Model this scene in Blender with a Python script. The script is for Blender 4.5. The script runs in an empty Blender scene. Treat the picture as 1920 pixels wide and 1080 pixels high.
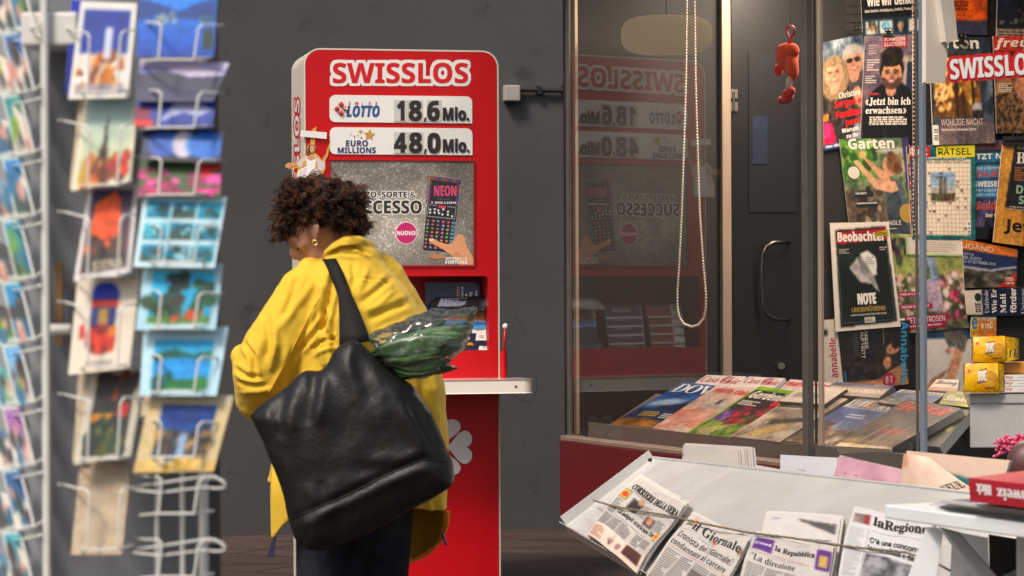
import bpy, math, random, os
import numpy as np
from mathutils import Vector, Matrix
S = bpy.context.scene
COLL = S.collection
R = math.radians
V = Vector
# ------------------------------------------------------------------ camera, world, sun, exposure
F = 5000.0            # focal length in photo pixels (1920 wide)
CAMZ = 1.2
HOR = 550.0           # row of the horizon in the photo
ROLL = 0.0045
cam_d = bpy.data.cameras.new('camera')
cam = bpy.data.objects.new('camera', cam_d)
COLL.objects.link(cam)
cam_d.sensor_width = 36.0
cam_d.lens = F / 1920 * 36.0
cam_d.shift_y = (HOR - 540.0) / 1920.0
cam_d.clip_end = 500
CR = V((math.cos(ROLL), 0, -math.sin(ROLL)))
CU = V((math.sin(ROLL), 0, math.cos(ROLL)))
CF = V((0, 1, 0))
cam.matrix_world = Matrix(((CR.x, CU.x, -CF.x, 0), (CR.y, CU.y, -CF.y, 0), (CR.z, CU.z, -CF.z, CAMZ), (0, 0, 0, 1)))
cam_d.dof.use_dof = True
cam_d.dof.focus_distance = 9.3
cam_d.dof.aperture_fstop = 6.9
S.camera = cam
w = bpy.data.worlds.new('World')
S.world = w
w.use_nodes = True
nt = w.node_tree
SUN_EL, SUN_AZ = 52.0, 215.0     # azimuth: compass-like, clockwise from +Y (the light comes from behind the camera's left)
sky = nt.nodes.new('ShaderNodeTexSky')
sky.sky_type = 'NISHITA'
sky.sun_disc = False
sky.sun_elevation = R(SUN_EL)
sky.sun_rotation = R(SUN_AZ)
sky.air_density = 1.4
sky.dust_density = 4.0
bg = nt.nodes['Background']
bg.inputs['Strength'].default_value = 0.072
nt.links.new(sky.outputs[0], bg.inputs['Color'])
sun_d = bpy.data.lights.new('sun', 'SUN')
sun_d.energy = 1.75
sun_d.angle = R(13)
sun_d.color = (1.0, 0.93, 0.83)
sun = bpy.data.objects.new('sun', sun_d)
COLL.objects.link(sun)
_az, _el = R(SUN_AZ), R(SUN_EL)
_sd = V((math.sin(_az) * math.cos(_el), math.cos(_az) * math.cos(_el), math.sin(_el)))
sun.rotation_euler = _sd.to_track_quat('Z', 'Y').to_euler()
S.view_settings.view_transform = 'Standard'
S.view_settings.look = 'None'
S.view_settings.exposure = 0.95
S.cycles.max_bounces = 8
S.cycles.transparent_max_bounces = 24
S.cycles.caustics_reflective = False
S.cycles.caustics_refractive = False

# ------------------------------------------------------------------ pixels to places
CAM = V((0, 0, CAMZ))
def ray(px, py):
    return CF + CR * ((px - 960.0) / F) + CU * ((HOR - py) / F)
def at(px, py, Y):
    return CAM + ray(px, py) * Y
class Plane:
    def __init__(s, p, n):
        s.p, s.n = V(p), V(n).normalized()
    def on(s, px, py):
        r = ray(px, py)
        return CAM + r * ((s.p - CAM).dot(s.n) / r.dot(s.n))
    def off(s, d):
        return Plane(s.p + s.n * d, s.n)
def pix(p):
    q = p - CAM
    return 960 + F * q.dot(CR) / q.y, HOR - F * q.dot(CU) / q.y

# ------------------------------------------------------------------ colours and materials
def lin(c):
    if isinstance(c, str):
        c = tuple(int(c[i:i + 2], 16) / 255 for i in (0, 2, 4))
    return tuple((x / 12.92 if x <= 0.04045 else ((x + 0.055) / 1.055) ** 2.4) for x in c[:3])
def srgb(c):
    return np.array([int(c[i:i + 2], 16) / 255 for i in (0, 2, 4)]) if isinstance(c, str) else np.array(c, float)
def mat(name, col, rough=0.5, metal=0.0, noise=0.0, scale=8.0, bump=0.0, bscale=60.0, coat=0.0, emit=0.0, spec=0.5, sheen=0.0, col2=None, detail=6.0, stretch=None, sss=0.0, trans=0.0):
    m = bpy.data.materials.new(name)
    m.use_nodes = True
    t = m.node_tree
    b = t.nodes['Principled BSDF']
    c = lin(col) if isinstance(col, str) else col
    b.inputs['Base Color'].default_value = (*c, 1)
    b.inputs['Roughness'].default_value = rough
    b.inputs['Metallic'].default_value = metal
    b.inputs['Specular IOR Level'].default_value = spec
    b.inputs['Coat Weight'].default_value = coat
    b.inputs['Coat Roughness'].default_value = 0.08
    if sheen:
        b.inputs['Sheen Weight'].default_value = sheen
    if sss:
        b.inputs['Subsurface Weight'].default_value = sss
        b.inputs['Subsurface Radius'].default_value = (0.01, 0.004, 0.002)
    if trans:
        b.inputs['Transmission Weight'].default_value = trans
    if emit:
        b.inputs['Emission Color'].default_value = (*c, 1)
        b.inputs['Emission Strength'].default_value = emit
    tc = t.nodes.new('ShaderNodeTexCoord')
    src = tc.outputs['Object']
    if stretch:
        mp = t.nodes.new('ShaderNodeMapping')
        mp.inputs['Scale'].default_value = stretch
        t.links.new(src, mp.inputs[0])
        src = mp.outputs[0]
    if noise:
        n = t.nodes.new('ShaderNodeTexNoise')
        n.inputs['Scale'].default_value = scale
        n.inputs['Detail'].default_value = detail
        n.inputs['Roughness'].default_value = 0.6
        t.links.new(src, n.inputs['Vector'])
        rp = t.nodes.new('ShaderNodeValToRGB')
        rp.color_ramp.elements[0].position = 0.3
        rp.color_ramp.elements[1].position = 0.72
        c2 = lin(col2) if isinstance(col2, str) else (col2 or c)
        if col2 is None:
            lo = tuple(x * (1 - noise) for x in c); hi = tuple(min(1, x * (1 + noise)) for x in c)
        else:
            lo, hi = c2, c
        rp.color_ramp.elements[0].color = (*lo, 1)
        rp.color_ramp.elements[1].color = (*hi, 1)
        t.links.new(n.outputs['Fac'], rp.inputs[0])
        t.links.new(rp.outputs[0], b.inputs['Base Color'])
        mr = t.nodes.new('ShaderNodeMapRange')
        mr.inputs[3].default_value = max(0, rough - 0.08); mr.inputs[4].default_value = min(1, rough + 0.08)
        t.links.new(n.outputs['Fac'], mr.inputs[0])
        t.links.new(mr.outputs[0], b.inputs['Roughness'])
    if bump:
        n2 = t.nodes.new('ShaderNodeTexNoise')
        n2.inputs['Scale'].default_value = bscale
        n2.inputs['Detail'].default_value = 5
        t.links.new(src, n2.inputs['Vector'])
        bp = t.nodes.new('ShaderNodeBump')
        bp.inputs['Strength'].default_value = bump
        bp.inputs['Distance'].default_value = 0.01
        t.links.new(n2.outputs['Fac'], bp.inputs['Height'])
        t.links.new(bp.outputs[0], b.inputs['Normal'])
    return m
def attr_mat(name, rough, coat=0.0, spec=0.5, bump=0.0, bscale=40):
    m = mat(name, (0.5, 0.5, 0.5), rough, coat=coat, spec=spec, bump=bump, bscale=bscale)
    a = m.node_tree.nodes.new('ShaderNodeAttribute')
    a.attribute_name = 'Col'
    m.node_tree.links.new(a.outputs['Color'], m.node_tree.nodes['Principled BSDF'].inputs['Base Color'])
    return m
M = {}
M['gloss'] = attr_mat('printed_gloss_paper', 0.32, coat=0.25, bump=0.03, bscale=9)
M['matte'] = attr_mat('printed_newsprint', 0.85, spec=0.2, bump=0.12, bscale=14)
M['print'] = attr_mat('printed_board', 0.45, bump=0.0)

# ------------------------------------------------------------------ mesh builder
class MB:
    def __init__(s):
        s.v, s.f, s.m, s.c = [], [], [], []
    def add(s, vs, fs, mi=0, col=None):
        o = len(s.v)
        s.v.extend([tuple(p) for p in vs])
        s.f.extend([tuple(i + o for i in q) for q in fs])
        s.m.extend([mi] * len(fs))
        if col is None:
            col = (0.5, 0.5, 0.5)
        if isinstance(col, np.ndarray) and col.ndim == 2:
            s.c.extend([tuple(x) for x in col])
        else:
            cc = lin(col) if isinstance(col, str) else tuple(col)
            s.c.extend([cc] * len(vs))
        return s
    def obox(s, p, a, b, c, mi=0, col=None):
        p, a, b, c = V(p), V(a), V(b), V(c)
        if a.cross(b).dot(c) < 0:
            a, b = b, a
        vs = [p, p + a, p + a + b, p + b, p + c, p + a + c, p + a + b + c, p + b + c]
        return s.add(vs, [(3, 2, 1, 0), (4, 5, 6, 7), (0, 1, 5, 4), (1, 2, 6, 5), (2, 3, 7, 6), (3, 0, 4, 7)], mi, col)
    def cbox(s, c, a, b, d, mi=0, col=None):      # centre and half vectors
        c, a, b, d = V(c), V(a), V(b), V(d)
        return s.obox(c - a - b - d, a * 2, b * 2, d * 2, mi, col)
    def prism(s, pts, ext, mi=0, col=None):
        n = len(pts)
        pts = [V(p) for p in pts]
        e = V(ext)
        nrm = V((0, 0, 0))
        for i in range(n):
            nrm += pts[i].cross(pts[(i + 1) % n])
        if nrm.dot(e) > 0:
            pts = pts[::-1]
        vs = pts + [p + e for p in pts]
        fs = [tuple(range(n)), tuple(range(2 * n - 1, n - 1, -1))]
        fs += [(i, n + i, n + (i + 1) % n, (i + 1) % n) for i in range(n)]
        fs[2:] = [q[::-1] for q in fs[2:]]
        return s.add(vs, [q[::-1] for q in fs], mi, col) if False else s.add(vs, fs, mi, col)
    def tube(s, path, r, n=6, mi=0, col=None, caps=True, closed=False):
        path = [V(p) for p in path]
        k = len(path)
        rs = r if isinstance(r, (list, tuple)) else [r] * k
        vs, fs = [], []
        up = None
        for i, p in enumerate(path):
            if closed:
                t = path[(i + 1) % k] - path[i - 1]
            else:
                t = path[min(i + 1, k - 1)] - path[max(i - 1, 0)]
            t = t.normalized() if t.length > 1e-9 else V((0, 0, 1))
            if up is None:
                up = t.orthogonal().normalized()
            up = (up - t * up.dot(t))
            up = up.normalized() if up.length > 1e-6 else t.orthogonal().normalized()
            b = t.cross(up)
            for j in range(n):
                a = 2 * math.pi * j / n
                vs.append(p + (up * math.cos(a) + b * math.sin(a)) * rs[i])
        for i in range(k if closed else k - 1):
            for j in range(n):
                i2 = (i + 1) % k
                fs.append((i * n + j, i * n + (j + 1) % n, i2 * n + (j + 1) % n, i2 * n + j))
        if caps and not closed:
            fs.append(tuple(range(n - 1, -1, -1)))
            fs.append(tuple((k - 1) * n + j for j in range(n)))
        return s.add(vs, fs, mi, col)
    def ball(s, c, rx, ry=None, rz=None, ax=None, nu=16, nv=10, mi=0, col=None):
        ry = ry or rx; rz = rz or rx
        ax = ax or (V((1, 0, 0)), V((0, 1, 0)), V((0, 0, 1)))
        c = V(c)
        vs = [c - ax[2] * rz]
        for i in range(1, nv):
            t = -math.pi / 2 + math.pi * i / nv
            for j in range(nu):
                a = 2 * math.pi * j / nu
                vs.append(c + ax[0] * (rx * math.cos(t) * math.cos(a)) + ax[1] * (ry * math.cos(t) * math.sin(a)) + ax[2] * (rz * math.sin(t)))
        vs.append(c + ax[2] * rz)
        fs = [(0, 1 + (j + 1) % nu, 1 + j) for j in range(nu)]
        for i in range(nv - 2):
            for j in range(nu):
                a = 1 + i * nu
                fs.append((a + j, a + (j + 1) % nu, a + nu + (j + 1) % nu, a + nu + j))
        a = 1 + (nv - 2) * nu
        fs += [(a + j, a + (j + 1) % nu, len(vs) - 1) for j in range(nu)]
        return s.add(vs, fs, mi, col)
    def rings(s, rings, mi=0, col=None, caps=True):
        n = len(rings[0])
        vs = [p for r in rings for p in r]
        fs = []
        for i in range(len(rings) - 1):
            for j in range(n):
                fs.append((i * n + j, i * n + (j + 1) % n, (i + 1) * n + (j + 1) % n, (i + 1) * n + j))
        if caps:
            fs.append(tuple(range(n - 1, -1, -1)))
            fs.append(tuple((len(rings) - 1) * n + j for j in range(n)))
        return s.add(vs, fs, mi, col)
    def mesh(s, name, mats, origin=(0, 0, 0), smooth=False):
        me = bpy.data.meshes.new(name)
        o = np.array(tuple(origin))
        me.from_pydata([tuple(np.array(p) - o) for p in s.v] if any(origin) else s.v, [], s.f)
        mats = mats if isinstance(mats, (list, tuple)) else [mats]
        for mm in mats:
            me.materials.append(M[mm] if isinstance(mm, str) else mm)
        me.polygons.foreach_set('material_index', s.m)
        a = me.attributes.new('Col', 'FLOAT_COLOR', 'POINT')
        a.data.foreach_set('color', np.concatenate([np.array(s.c, float), np.ones((len(s.c), 1))], 1).ravel())
        if smooth:
            me.polygons.foreach_set('use_smooth', [True] * len(me.polygons))
        me.update()
        return me
def origin_of(o):
    p = V((0, 0, 0))
    while o is not None:
        p += o.location
        o = o.parent
    return p
def tag(o, label=None, cat=None, group=None, kind=None):
    for k, x in (('label', label), ('category', cat), ('group', group), ('kind', kind)):
        if x:
            o[k] = x
    return o
def build(mb, name, mats, parent=None, label=None, cat=None, group=None, kind=None, smooth=False, bevel=0.0, autos=False, sub=0):
    if parent is not None:
        org = origin_of(parent)
    elif kind == 'structure':
        org = V((0, 0, 0))
    else:
        arr = np.array(mb.v)
        org = V((arr[:, 0].mean(), arr[:, 1].mean(), arr[:, 2].min()))
    me = mb.mesh(name, mats, org, smooth)
    o = bpy.data.objects.new(name, me)
    COLL.objects.link(o)
    o.parent = parent
    if parent is None:
        o.location = org
    tag(o, label, cat, group, kind)
    if bevel:
        b = o.modifiers.new('b', 'BEVEL')
        b.width = bevel; b.segments = 2; b.limit_method = 'ANGLE'; b.angle_limit = R(40)
    if sub:
        b = o.modifiers.new('s', 'SUBSURF'); b.levels = sub; b.render_levels = sub
    return o
def empty(name, loc, label, cat, group=None):
    o = bpy.data.objects.new(name, None)
    COLL.objects.link(o)
    o.location = V(loc)
    o.empty_display_size = 0.1
    return tag(o, label, cat, group)

# ------------------------------------------------------------------ lettering
FONTS = {}
def load_fonts():
    try:
        d = bpy.utils.system_resource('DATAFILES', path='fonts')
        for k, fn in (('sans', 'Inter.woff2'), ('math', 'NotoSansMath-Regular.woff2')):
            p = os.path.join(d, fn)
            if os.path.exists(p):
                FONTS[k] = bpy.data.fonts.load(p)
    except Exception:
        pass
load_fonts()
def mathify(t, up, lo, dg=None):
    r = ''
    for ch in t:
        if 'A' <= ch <= 'Z':
            r += chr(up + ord(ch) - 65)
        elif 'a' <= ch <= 'z':
            r += chr(lo + ord(ch) - 97)
        elif dg and '0' <= ch <= '9':
            r += chr(dg + ord(ch) - 48)
        else:
            r += ch
    return r
STY = {'bold': (0x1D5D4, 0x1D5EE, 0x1D7EC), 'boldit': (0x1D63C, 0x1D656, 0x1D7EC), 'serif': (0x1D400, 0x1D41A, 0x1D7CE),
       'serifit': (0x1D468, 0x1D482, 0x1D7CE), 'script': (0x1D4D0, 0x1D4EA, None)}
_glyphs = {}
def glyphs(t, font='sans', offset=0.0, space=1.0, shear=0.0, res=3):
    key = (t, font, offset, space, shear)
    if key in _glyphs:
        return _glyphs[key]
    c = bpy.data.curves.new('t', 'FONT')
    if font in STY and 'math' in FONTS and not any(ord(ch) > 127 and ch not in '«»' for ch in t):
        c.font = FONTS['math']
        c.body = mathify(t, *STY[font])
    else:
        if 'sans' in FONTS:
            c.font = FONTS['sans']
        c.body = t
        if font != 'sans':
            offset += 0.022
    c.offset = offset
    c.space_character = space
    c.shear = shear
    c.resolution_u = res
    o = bpy.data.objects.new('t', c)
    me = o.to_mesh()
    v = np.array([x.co[:2] for x in me.vertices]) if len(me.vertices) else np.zeros((0, 2))
    f = [tuple(p.vertices) for p in me.polygons]
    o.to_mesh_clear()
    bpy.data.objects.remove(o)
    bpy.data.curves.remove(c)
    if len(v):
        lo, hi = v.min(0), v.max(0)
        v = (v - lo) / np.maximum(hi - lo, 1e-6)
        asp = (hi - lo)
    else:
        asp = np.array([1, 1])
    _glyphs[key] = (v, f, asp, np.array([0, 0]))
    return _glyphs[key]

# ------------------------------------------------------------------ printed pictures as coloured grids with crisp lettering on top
def vnoise(x, y, seed=0):
    rng = np.random.RandomState(seed)
    tb = rng.rand(64, 64)
    xi, yi = np.floor(x).astype(int), np.floor(y).astype(int)
    fx, fy = x - xi, y - yi
    fx, fy = fx * fx * (3 - 2 * fx), fy * fy * (3 - 2 * fy)
    g = lambda a, b: tb[b % 64, a % 64]
    return (g(xi, yi) * (1 - fx) + g(xi + 1, yi) * fx) * (1 - fy) + (g(xi, yi + 1) * (1 - fx) + g(xi + 1, yi + 1) * fx) * fy
def fbm(x, y, seed=0, o=4):
    s, a, t = 0, 0.5, 0
    for i in range(o):
        s = s + a * vnoise(x * 2 ** i, y * 2 ** i, seed + i); t += a; a *= 0.5
    return s / t
PR = [1.22, 0.98, 1.0, 0.0]     # contrast, density, saturation and photographic unevenness of the print being made
def ink(c):
    c = PR[1] * np.asarray(c, float) ** PR[0]
    g = (c @ np.array([.25, .65, .10]))[..., None]
    return np.clip(g + (c - g) * PR[2], 0, 1)
class Art:
    def __init__(s, nx, ny, base='ffffff'):
        s.nx, s.ny = nx, ny
        s.U, s.W = np.meshgrid(np.linspace(0, 1, nx), np.linspace(0, 1, ny))
        s.C = np.zeros((ny, nx, 3)) + srgb(base)
        s.over = []
        s.asp = ny / nx      # how much wider than tall one unit of u is: corrected by the cover's own proportions
    def put(s, mask, c):
        c = srgb(c) if isinstance(c, (str, tuple, list)) else c
        m = np.clip(mask, 0, 1)[..., None]
        s.C = s.C * (1 - m) + c * m
        return s
    def box_mask(s, x0, y0, x1, y1):
        return ((s.U >= x0) & (s.U <= x1) & (s.W >= y0) & (s.W <= y1)).astype(float)
    def rect(s, x0, y0, x1, y1, c):
        return s.put(s.box_mask(x0, y0, x1, y1), c)
    def grad(s, x0, y0, x1, y1, cb, ct, horiz=False):
        t = (s.U - x0) / max(x1 - x0, 1e-6) if horiz else (s.W - y0) / max(y1 - y0, 1e-6)
        t = np.clip(t, 0, 1)[..., None]
        return s.put(s.box_mask(x0, y0, x1, y1), srgb(cb) * (1 - t) + srgb(ct) * t)
    def ell(s, cx, cy, rx, ry, c, rot=0, soft=0.0):
        a = R(rot); dx, dy = s.U - cx, s.W - cy
        x = (dx * math.cos(a) + dy * math.sin(a)) / rx; y = (-dx * math.sin(a) + dy * math.cos(a)) / ry
        d = np.sqrt(x * x + y * y)
        return s.put(np.clip((1 - d) / max(soft, 1e-3) + 0.5, 0, 1) if soft else (d < 1).astype(float), c)
    def pmask(s, pts):
        ins = np.zeros(s.U.shape, bool); n = len(pts)
        for i in range(n):
            (x0, y0), (x1, y1) = pts[i], pts[(i + 1) % n]
            if y0 == y1:
                continue
            cond = ((y0 > s.W) != (y1 > s.W)) & (s.U < (x1 - x0) * (s.W - y0) / (y1 - y0) + x0)
            ins ^= cond
        return ins.astype(float)
    def poly(s, pts, c):
        return s.put(s.pmask(pts), c)
    def blobs(s, x0, y0, x1, y1, n, cols, r0, r1, seed=0, asp=1.0):
        rng = random.Random(seed)
        for i in range(n):
            r = rng.uniform(r0, r1)
            s.ell(rng.uniform(x0, x1), rng.uniform(y0, y1), r, r * asp * rng.uniform(0.6, 1.3), rng.choice(cols), rng.uniform(0, 180), 0.4)
        return s
    def tex(s, x0, y0, x1, y1, ca, cb, sx=6, sy=6, seed=0, amt=1.0, mask=None, sharp=1.0):
        n = np.clip((fbm(s.U * sx, s.W * sy, seed) - 0.5) * 2.2 * sharp + 0.5, 0, 1)[..., None]
        m = s.box_mask(x0, y0, x1, y1) * amt if mask is None else mask * amt
        return s.put(m, srgb(ca) * (1 - n) + srgb(cb) * n)
    def grain(s, a=0.05, seed=0):
        s.C = np.clip(s.C * (1 + a * (np.random.RandomState(seed).rand(s.ny, s.nx, 1) * 2 - 1)), 0, 1)
        return s
    def text(s, t, x0, y0, x1, y1, c='ffffff', font='bold', offset=0.0, rot=0, shear=0.0, outline=None, ow=0.03, lvl=0, space=1.0):
        if outline:
            hh = (x1 - x0) if rot in (90, -90) else (y1 - y0)
            k_ = s.asp
            for i in range(10):
                an = i * 0.6283
                dx, dy = math.cos(an) * hh * ow * k_, math.sin(an) * hh * ow
                s.text(t, x0 + dx, y0 + dy, x1 + dx, y1 + dy, outline, font, 0.0, rot, shear, lvl=lvl, space=space)
            lvl += 1
        if offset > 0:
            hh = (x1 - x0) if rot in (90, -90) else (y1 - y0)
            for dx, dy in ((1, .6), (-1, .6), (0, -1)):
                dx, dy = dx * hh * offset * s.asp, dy * hh * offset
                s.text(t, x0 + dx, y0 + dy, x1 + dx, y1 + dy, c, font, 0.0, rot, shear, lvl=lvl, space=space)
            offset = 0.0
        v, f, a, _ = glyphs(t, font, offset, space, shear)
        if len(v) == 0:
            return s
        p = v.copy()
        if rot == 90:
            p = np.stack([1 - v[:, 1], v[:, 0]], 1)
        elif rot == -90:
            p = np.stack([v[:, 1], 1 - v[:, 0]], 1)
        elif rot == 180:
            p = 1 - v
        p = p * np.array([x1 - x0, y1 - y0]) + np.array([x0, y0])
        s.over.append((p, f, c, lvl))
        return s
    def q(s, x0, y0, x1, y1, c, lvl=0):
        s.over.append((np.array([(x0, y0), (x1, y0), (x1, y1), (x0, y1)]), [(0, 1, 2, 3)], c, lvl))
        return s
    def pl(s, pts, c, lvl=0):
        s.over.append((np.array(pts, float), [tuple(range(len(pts)))], c, lvl))
        return s
    def disc(s, cx, cy, rx, ry, c, lvl=0, n=28):
        return s.pl([(cx + rx * math.cos(2 * math.pi * i / n), cy + ry * math.sin(2 * math.pi * i / n)) for i in range(n)], c, lvl)
    def greek(s, x0, y0, x1, y1, rows, c='333333', seed=0, fill=0.55, ragged=True):
        rng = random.Random(seed)
        h = (y1 - y0) / rows
        for i in range(rows):
            y = y1 - (i + 1) * h + h * (1 - fill) / 2
            x = x0
            xe = x1 if not ragged or rng.random() < 0.7 else x0 + (x1 - x0) * rng.uniform(0.5, 0.95)
            while x < xe:
                wd = (x1 - x0) * rng.uniform(0.05, 0.17)
                s.q(x, y, min(x + wd, xe), y + h * fill, c)
                x += wd + (x1 - x0) * 0.025
        return s
    def face(s, cx, cy, r, skin='d9a487', hair='3a2418', asp=0.7, smile=True, beard=None, long_hair=False, glasses=False):
        # asp = page width-unit per height-unit; r = half height of the face
        rx = r * 0.92 / asp
        if long_hair:
            s.ell(cx, cy - r * 0.3, rx * 1.25, r * 1.7, hair, 0, 0.15)
        s.ell(cx, cy + r * 0.38, rx * 0.92, r * 0.95, hair, 0, 0.15)
        s.ell(cx, cy - r * 0.95, rx * 0.42, r * 0.55, skin)
        s.ell(cx, cy, rx * 0.78, r, skin, 0, 0.08)
        s.ell(cx + rx * 0.3, cy - r * 0.2, rx * 0.42, r * 0.65, tuple(srgb(skin) * 0.86), 0, 0.6)
        sk = srgb(skin)
        s.ell(cx - rx * 0.25, cy + r * 0.5, rx * 0.35, r * 0.3, tuple(np.clip(sk * 1.1, 0, 1)), 0, 0.8)
        for e in (-1, 1):
            s.ell(cx + e * rx * 0.4, cy - r * 0.22, rx * 0.2, r * 0.16, tuple(np.clip(sk * np.array([1.06, .97, .95]), 0, 1)), 0, 0.9)
        if beard:
            bm = (((s.U - cx) / (rx * .80)) ** 2 + ((s.W - cy) / (r * 1.02)) ** 2 < 1) & (s.W < cy - r * .18) & ~((((s.U - cx) / (rx * .5)) ** 2 + ((s.W - cy + r * .12) / (r * .26)) ** 2) < 1)
            s.put(bm * 0.8, beard)
        s.ell(cx - rx * .1, cy + r * 0.86, rx * 0.75, r * 0.30, hair, 0, 0.3)
        for e in (-1, 1):
            if glasses:
                s.ell(cx + e * rx * 0.31, cy + r * 0.14, rx * 0.27, r * 0.17, '3a2c2a', 0, .15)
            else:
                s.ell(cx + e * rx * 0.31, cy + r * 0.16, rx * 0.2, r * 0.10, tuple(sk * 0.72), 0, 0.6)
                s.ell(cx + e * rx * 0.31, cy + r * 0.15, rx * 0.10, r * 0.05, '3a2620', 0, 0.3)
                s.ell(cx + e * rx * 0.33, cy + r * 0.31, rx * 0.22, r * 0.045, tuple(srgb(hair) * 0.8 + sk * .15), e * -8, 0.4)
        s.ell(cx + rx * 0.05, cy - r * 0.02, rx * 0.10, r * 0.2, tuple(sk * 0.9), 0, 0.8)
        s.ell(cx + rx * 0.03, cy - r * 0.19, rx * 0.17, r * 0.07, tuple(sk * 0.72), 0, 0.7)
        s.ell(cx, cy - r * 0.46, rx * 0.32, r * 0.10, 'a85a50', 0, 0.4)
        if smile:
            s.ell(cx, cy - r * 0.44, rx * 0.25, r * 0.055, 'e6dad0', 0, 0.3)
        return s
    def emit(s, mb, quad, thick=0.004, bend=0.0, bend_v=0.0, mi=0, edge='d8d2c8', rough_edge=0.0, warp=None, lift=0.0006):
        """put the picture on a real sheet: quad = TL, TR, BR, BL in the world"""
        TL, TR, BR, BL = [V(p) for p in quad]
        n = (TR - TL).cross(TL - BL)
        n.normalize()
        if n.dot(CAM - TL) < 0:
            n = -n
        A = [np.array(p) for p in (BL, BR, TL, TR)]
        nn = np.array(n)
        def P(u, v, off=0.0):
            u = np.asarray(u)[..., None]; v = np.asarray(v)[..., None]
            p = A[0] * (1 - u) * (1 - v) + A[1] * u * (1 - v) + A[2] * (1 - u) * v + A[3] * u * v
            d = bend * 4 * u * (1 - u) + bend_v * 4 * v * (1 - v) + off
            if warp is not None:
                d = d + warp(u, v)
            return p + nn * d
        nx, ny = s.nx, s.ny
        if PR[3] > 0:
            C = s.C
            for _ in range(1 if nx < 50 else 2):
                Q = np.pad(C, ((1, 1), (1, 1), (0, 0)), 'edge')
                C = (Q[:-2, 1:-1] + Q[2:, 1:-1] + Q[1:-1, :-2] + Q[1:-1, 2:] + 2 * Q[1:-1, 1:-1]) / 6
            sd_ = (nx * 7 + ny * 13 + int(abs(TL.x * 977 + TL.z * 613))) % 50
            e1 = (fbm(s.U * 5, s.W * 7, sd_) - .5)[..., None]; e2 = (fbm(s.U * 26, s.W * 34, sd_ + 3, 3) - .5)[..., None]; e3 = np.random.RandomState(sd_).rand(ny, nx, 1) - .5
            lum = (C @ np.array([.3, .6, .1]))[..., None]; wh = np.clip((.86 - lum) * 3.2, .10, 1)
            e1, e2, e3 = e1 * wh, e2 * wh, e3 * wh
            s.C = np.clip(C * (1 + PR[3] * (1.0 * e1 + 1.1 * e2 + .35 * e3)) + PR[3] * .10 * (e1 * np.array([1, .2, -1.])), 0, 1)
        g = P(s.U, s.W).reshape(-1, 3)
        c = ink(_lin_arr(np.clip(s.C.reshape(-1, 3), 0, 1)))
        ii = np.arange(ny - 1)[:, None] * nx + np.arange(nx - 1)[None]
        fs = np.stack([ii, ii + 1, ii + nx + 1, ii + nx], -1).reshape(-1, 4)
        flip = (TR - TL).cross(TL - BL).dot(n) < 0
        fl = [tuple(q[::-1]) for q in fs.tolist()] if flip else [tuple(q) for q in fs.tolist()]
        mb.add(g, fl, mi, c)
        # back and edges
        us = np.concatenate([np.linspace(0, 1, 9), np.ones(9), np.linspace(1, 0, 9), np.zeros(9)])
        vs_ = np.concatenate([np.zeros(9), np.linspace(0, 1, 9), np.ones(9), np.linspace(1, 0, 9)])
        f_ = P(us, vs_, -0.00005); b_ = P(us, vs_, -thick)
        k = len(us)
        e = [(i, (i + 1) % k, k + (i + 1) % k, k + i) for i in range(k)]
        mb.add(np.concatenate([f_, b_]), [q[::-1] for q in e] if not flip else e, mi, edge)
        bu, bv = np.meshgrid(np.linspace(0, 1, 9), np.linspace(0, 1, 9))
        bb = P(bu, bv, -thick).reshape(-1, 3)
        bf = [(r * 9 + q, r * 9 + q + 9, r * 9 + q + 10, r * 9 + q + 1) for r in range(8) for q in range(8)]
        mb.add(bb, bf, mi, edge)
        for k, (p, f, col, lvl) in enumerate(s.over):
            mb.add(P(p[:, 0], p[:, 1], lift + lvl * 0.0004 + k * 2e-6), f if not flip else [q[::-1] for q in f], mi, tuple(ink(lin(col))))
        return mb
def _lin_arr(c):
    return np.where(c <= 0.04045, c / 12.92, ((c + 0.055) / 1.055) ** 2.4)
def fix_normals(o):
    import bmesh
    b = bmesh.new(); b.from_mesh(o.data); bmesh.ops.recalc_face_normals(b, faces=b.faces); b.to_mesh(o.data); b.free()
    return o
# ------------------------------------------------------------------ materials of the setting
def wall_mat():
    m = mat('dark_grey_render', '4a494a', 0.85, noise=0.3, scale=1.3, bump=0.2, bscale=120, col2='3f3c3c', detail=9)
    t = m.node_tree
    b = t.nodes['Principled BSDF']
    old = b.inputs['Base Color'].links[0].from_socket
    n = t.nodes.new('ShaderNodeTexNoise'); n.inputs['Scale'].default_value = 7; n.inputs['Detail'].default_value = 9
    tc = [x for x in t.nodes if x.type == 'TEX_COORD'][0]
    t.links.new(tc.outputs['Object'], n.inputs['Vector'])
    r = t.nodes.new('ShaderNodeValToRGB')
    r.color_ramp.elements[0].position = 0.27; r.color_ramp.elements[1].position = 0.36
    r.color_ramp.elements[0].color = (0.4, 0.36, 0.33, 1); r.color_ramp.elements[1].color = (1, 1, 1, 1)
    t.links.new(n.outputs['Fac'], r.inputs[0])
    mx = t.nodes.new('ShaderNodeMix'); mx.data_type = 'RGBA'; mx.blend_type = 'MULTIPLY'; mx.inputs[0].default_value = 0.6
    t.links.new(old, mx.inputs[6]); t.links.new(r.outputs[0], mx.inputs[7])
    t.links.new(mx.outputs[2], b.inputs['Base Color'])
    return m
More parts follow.
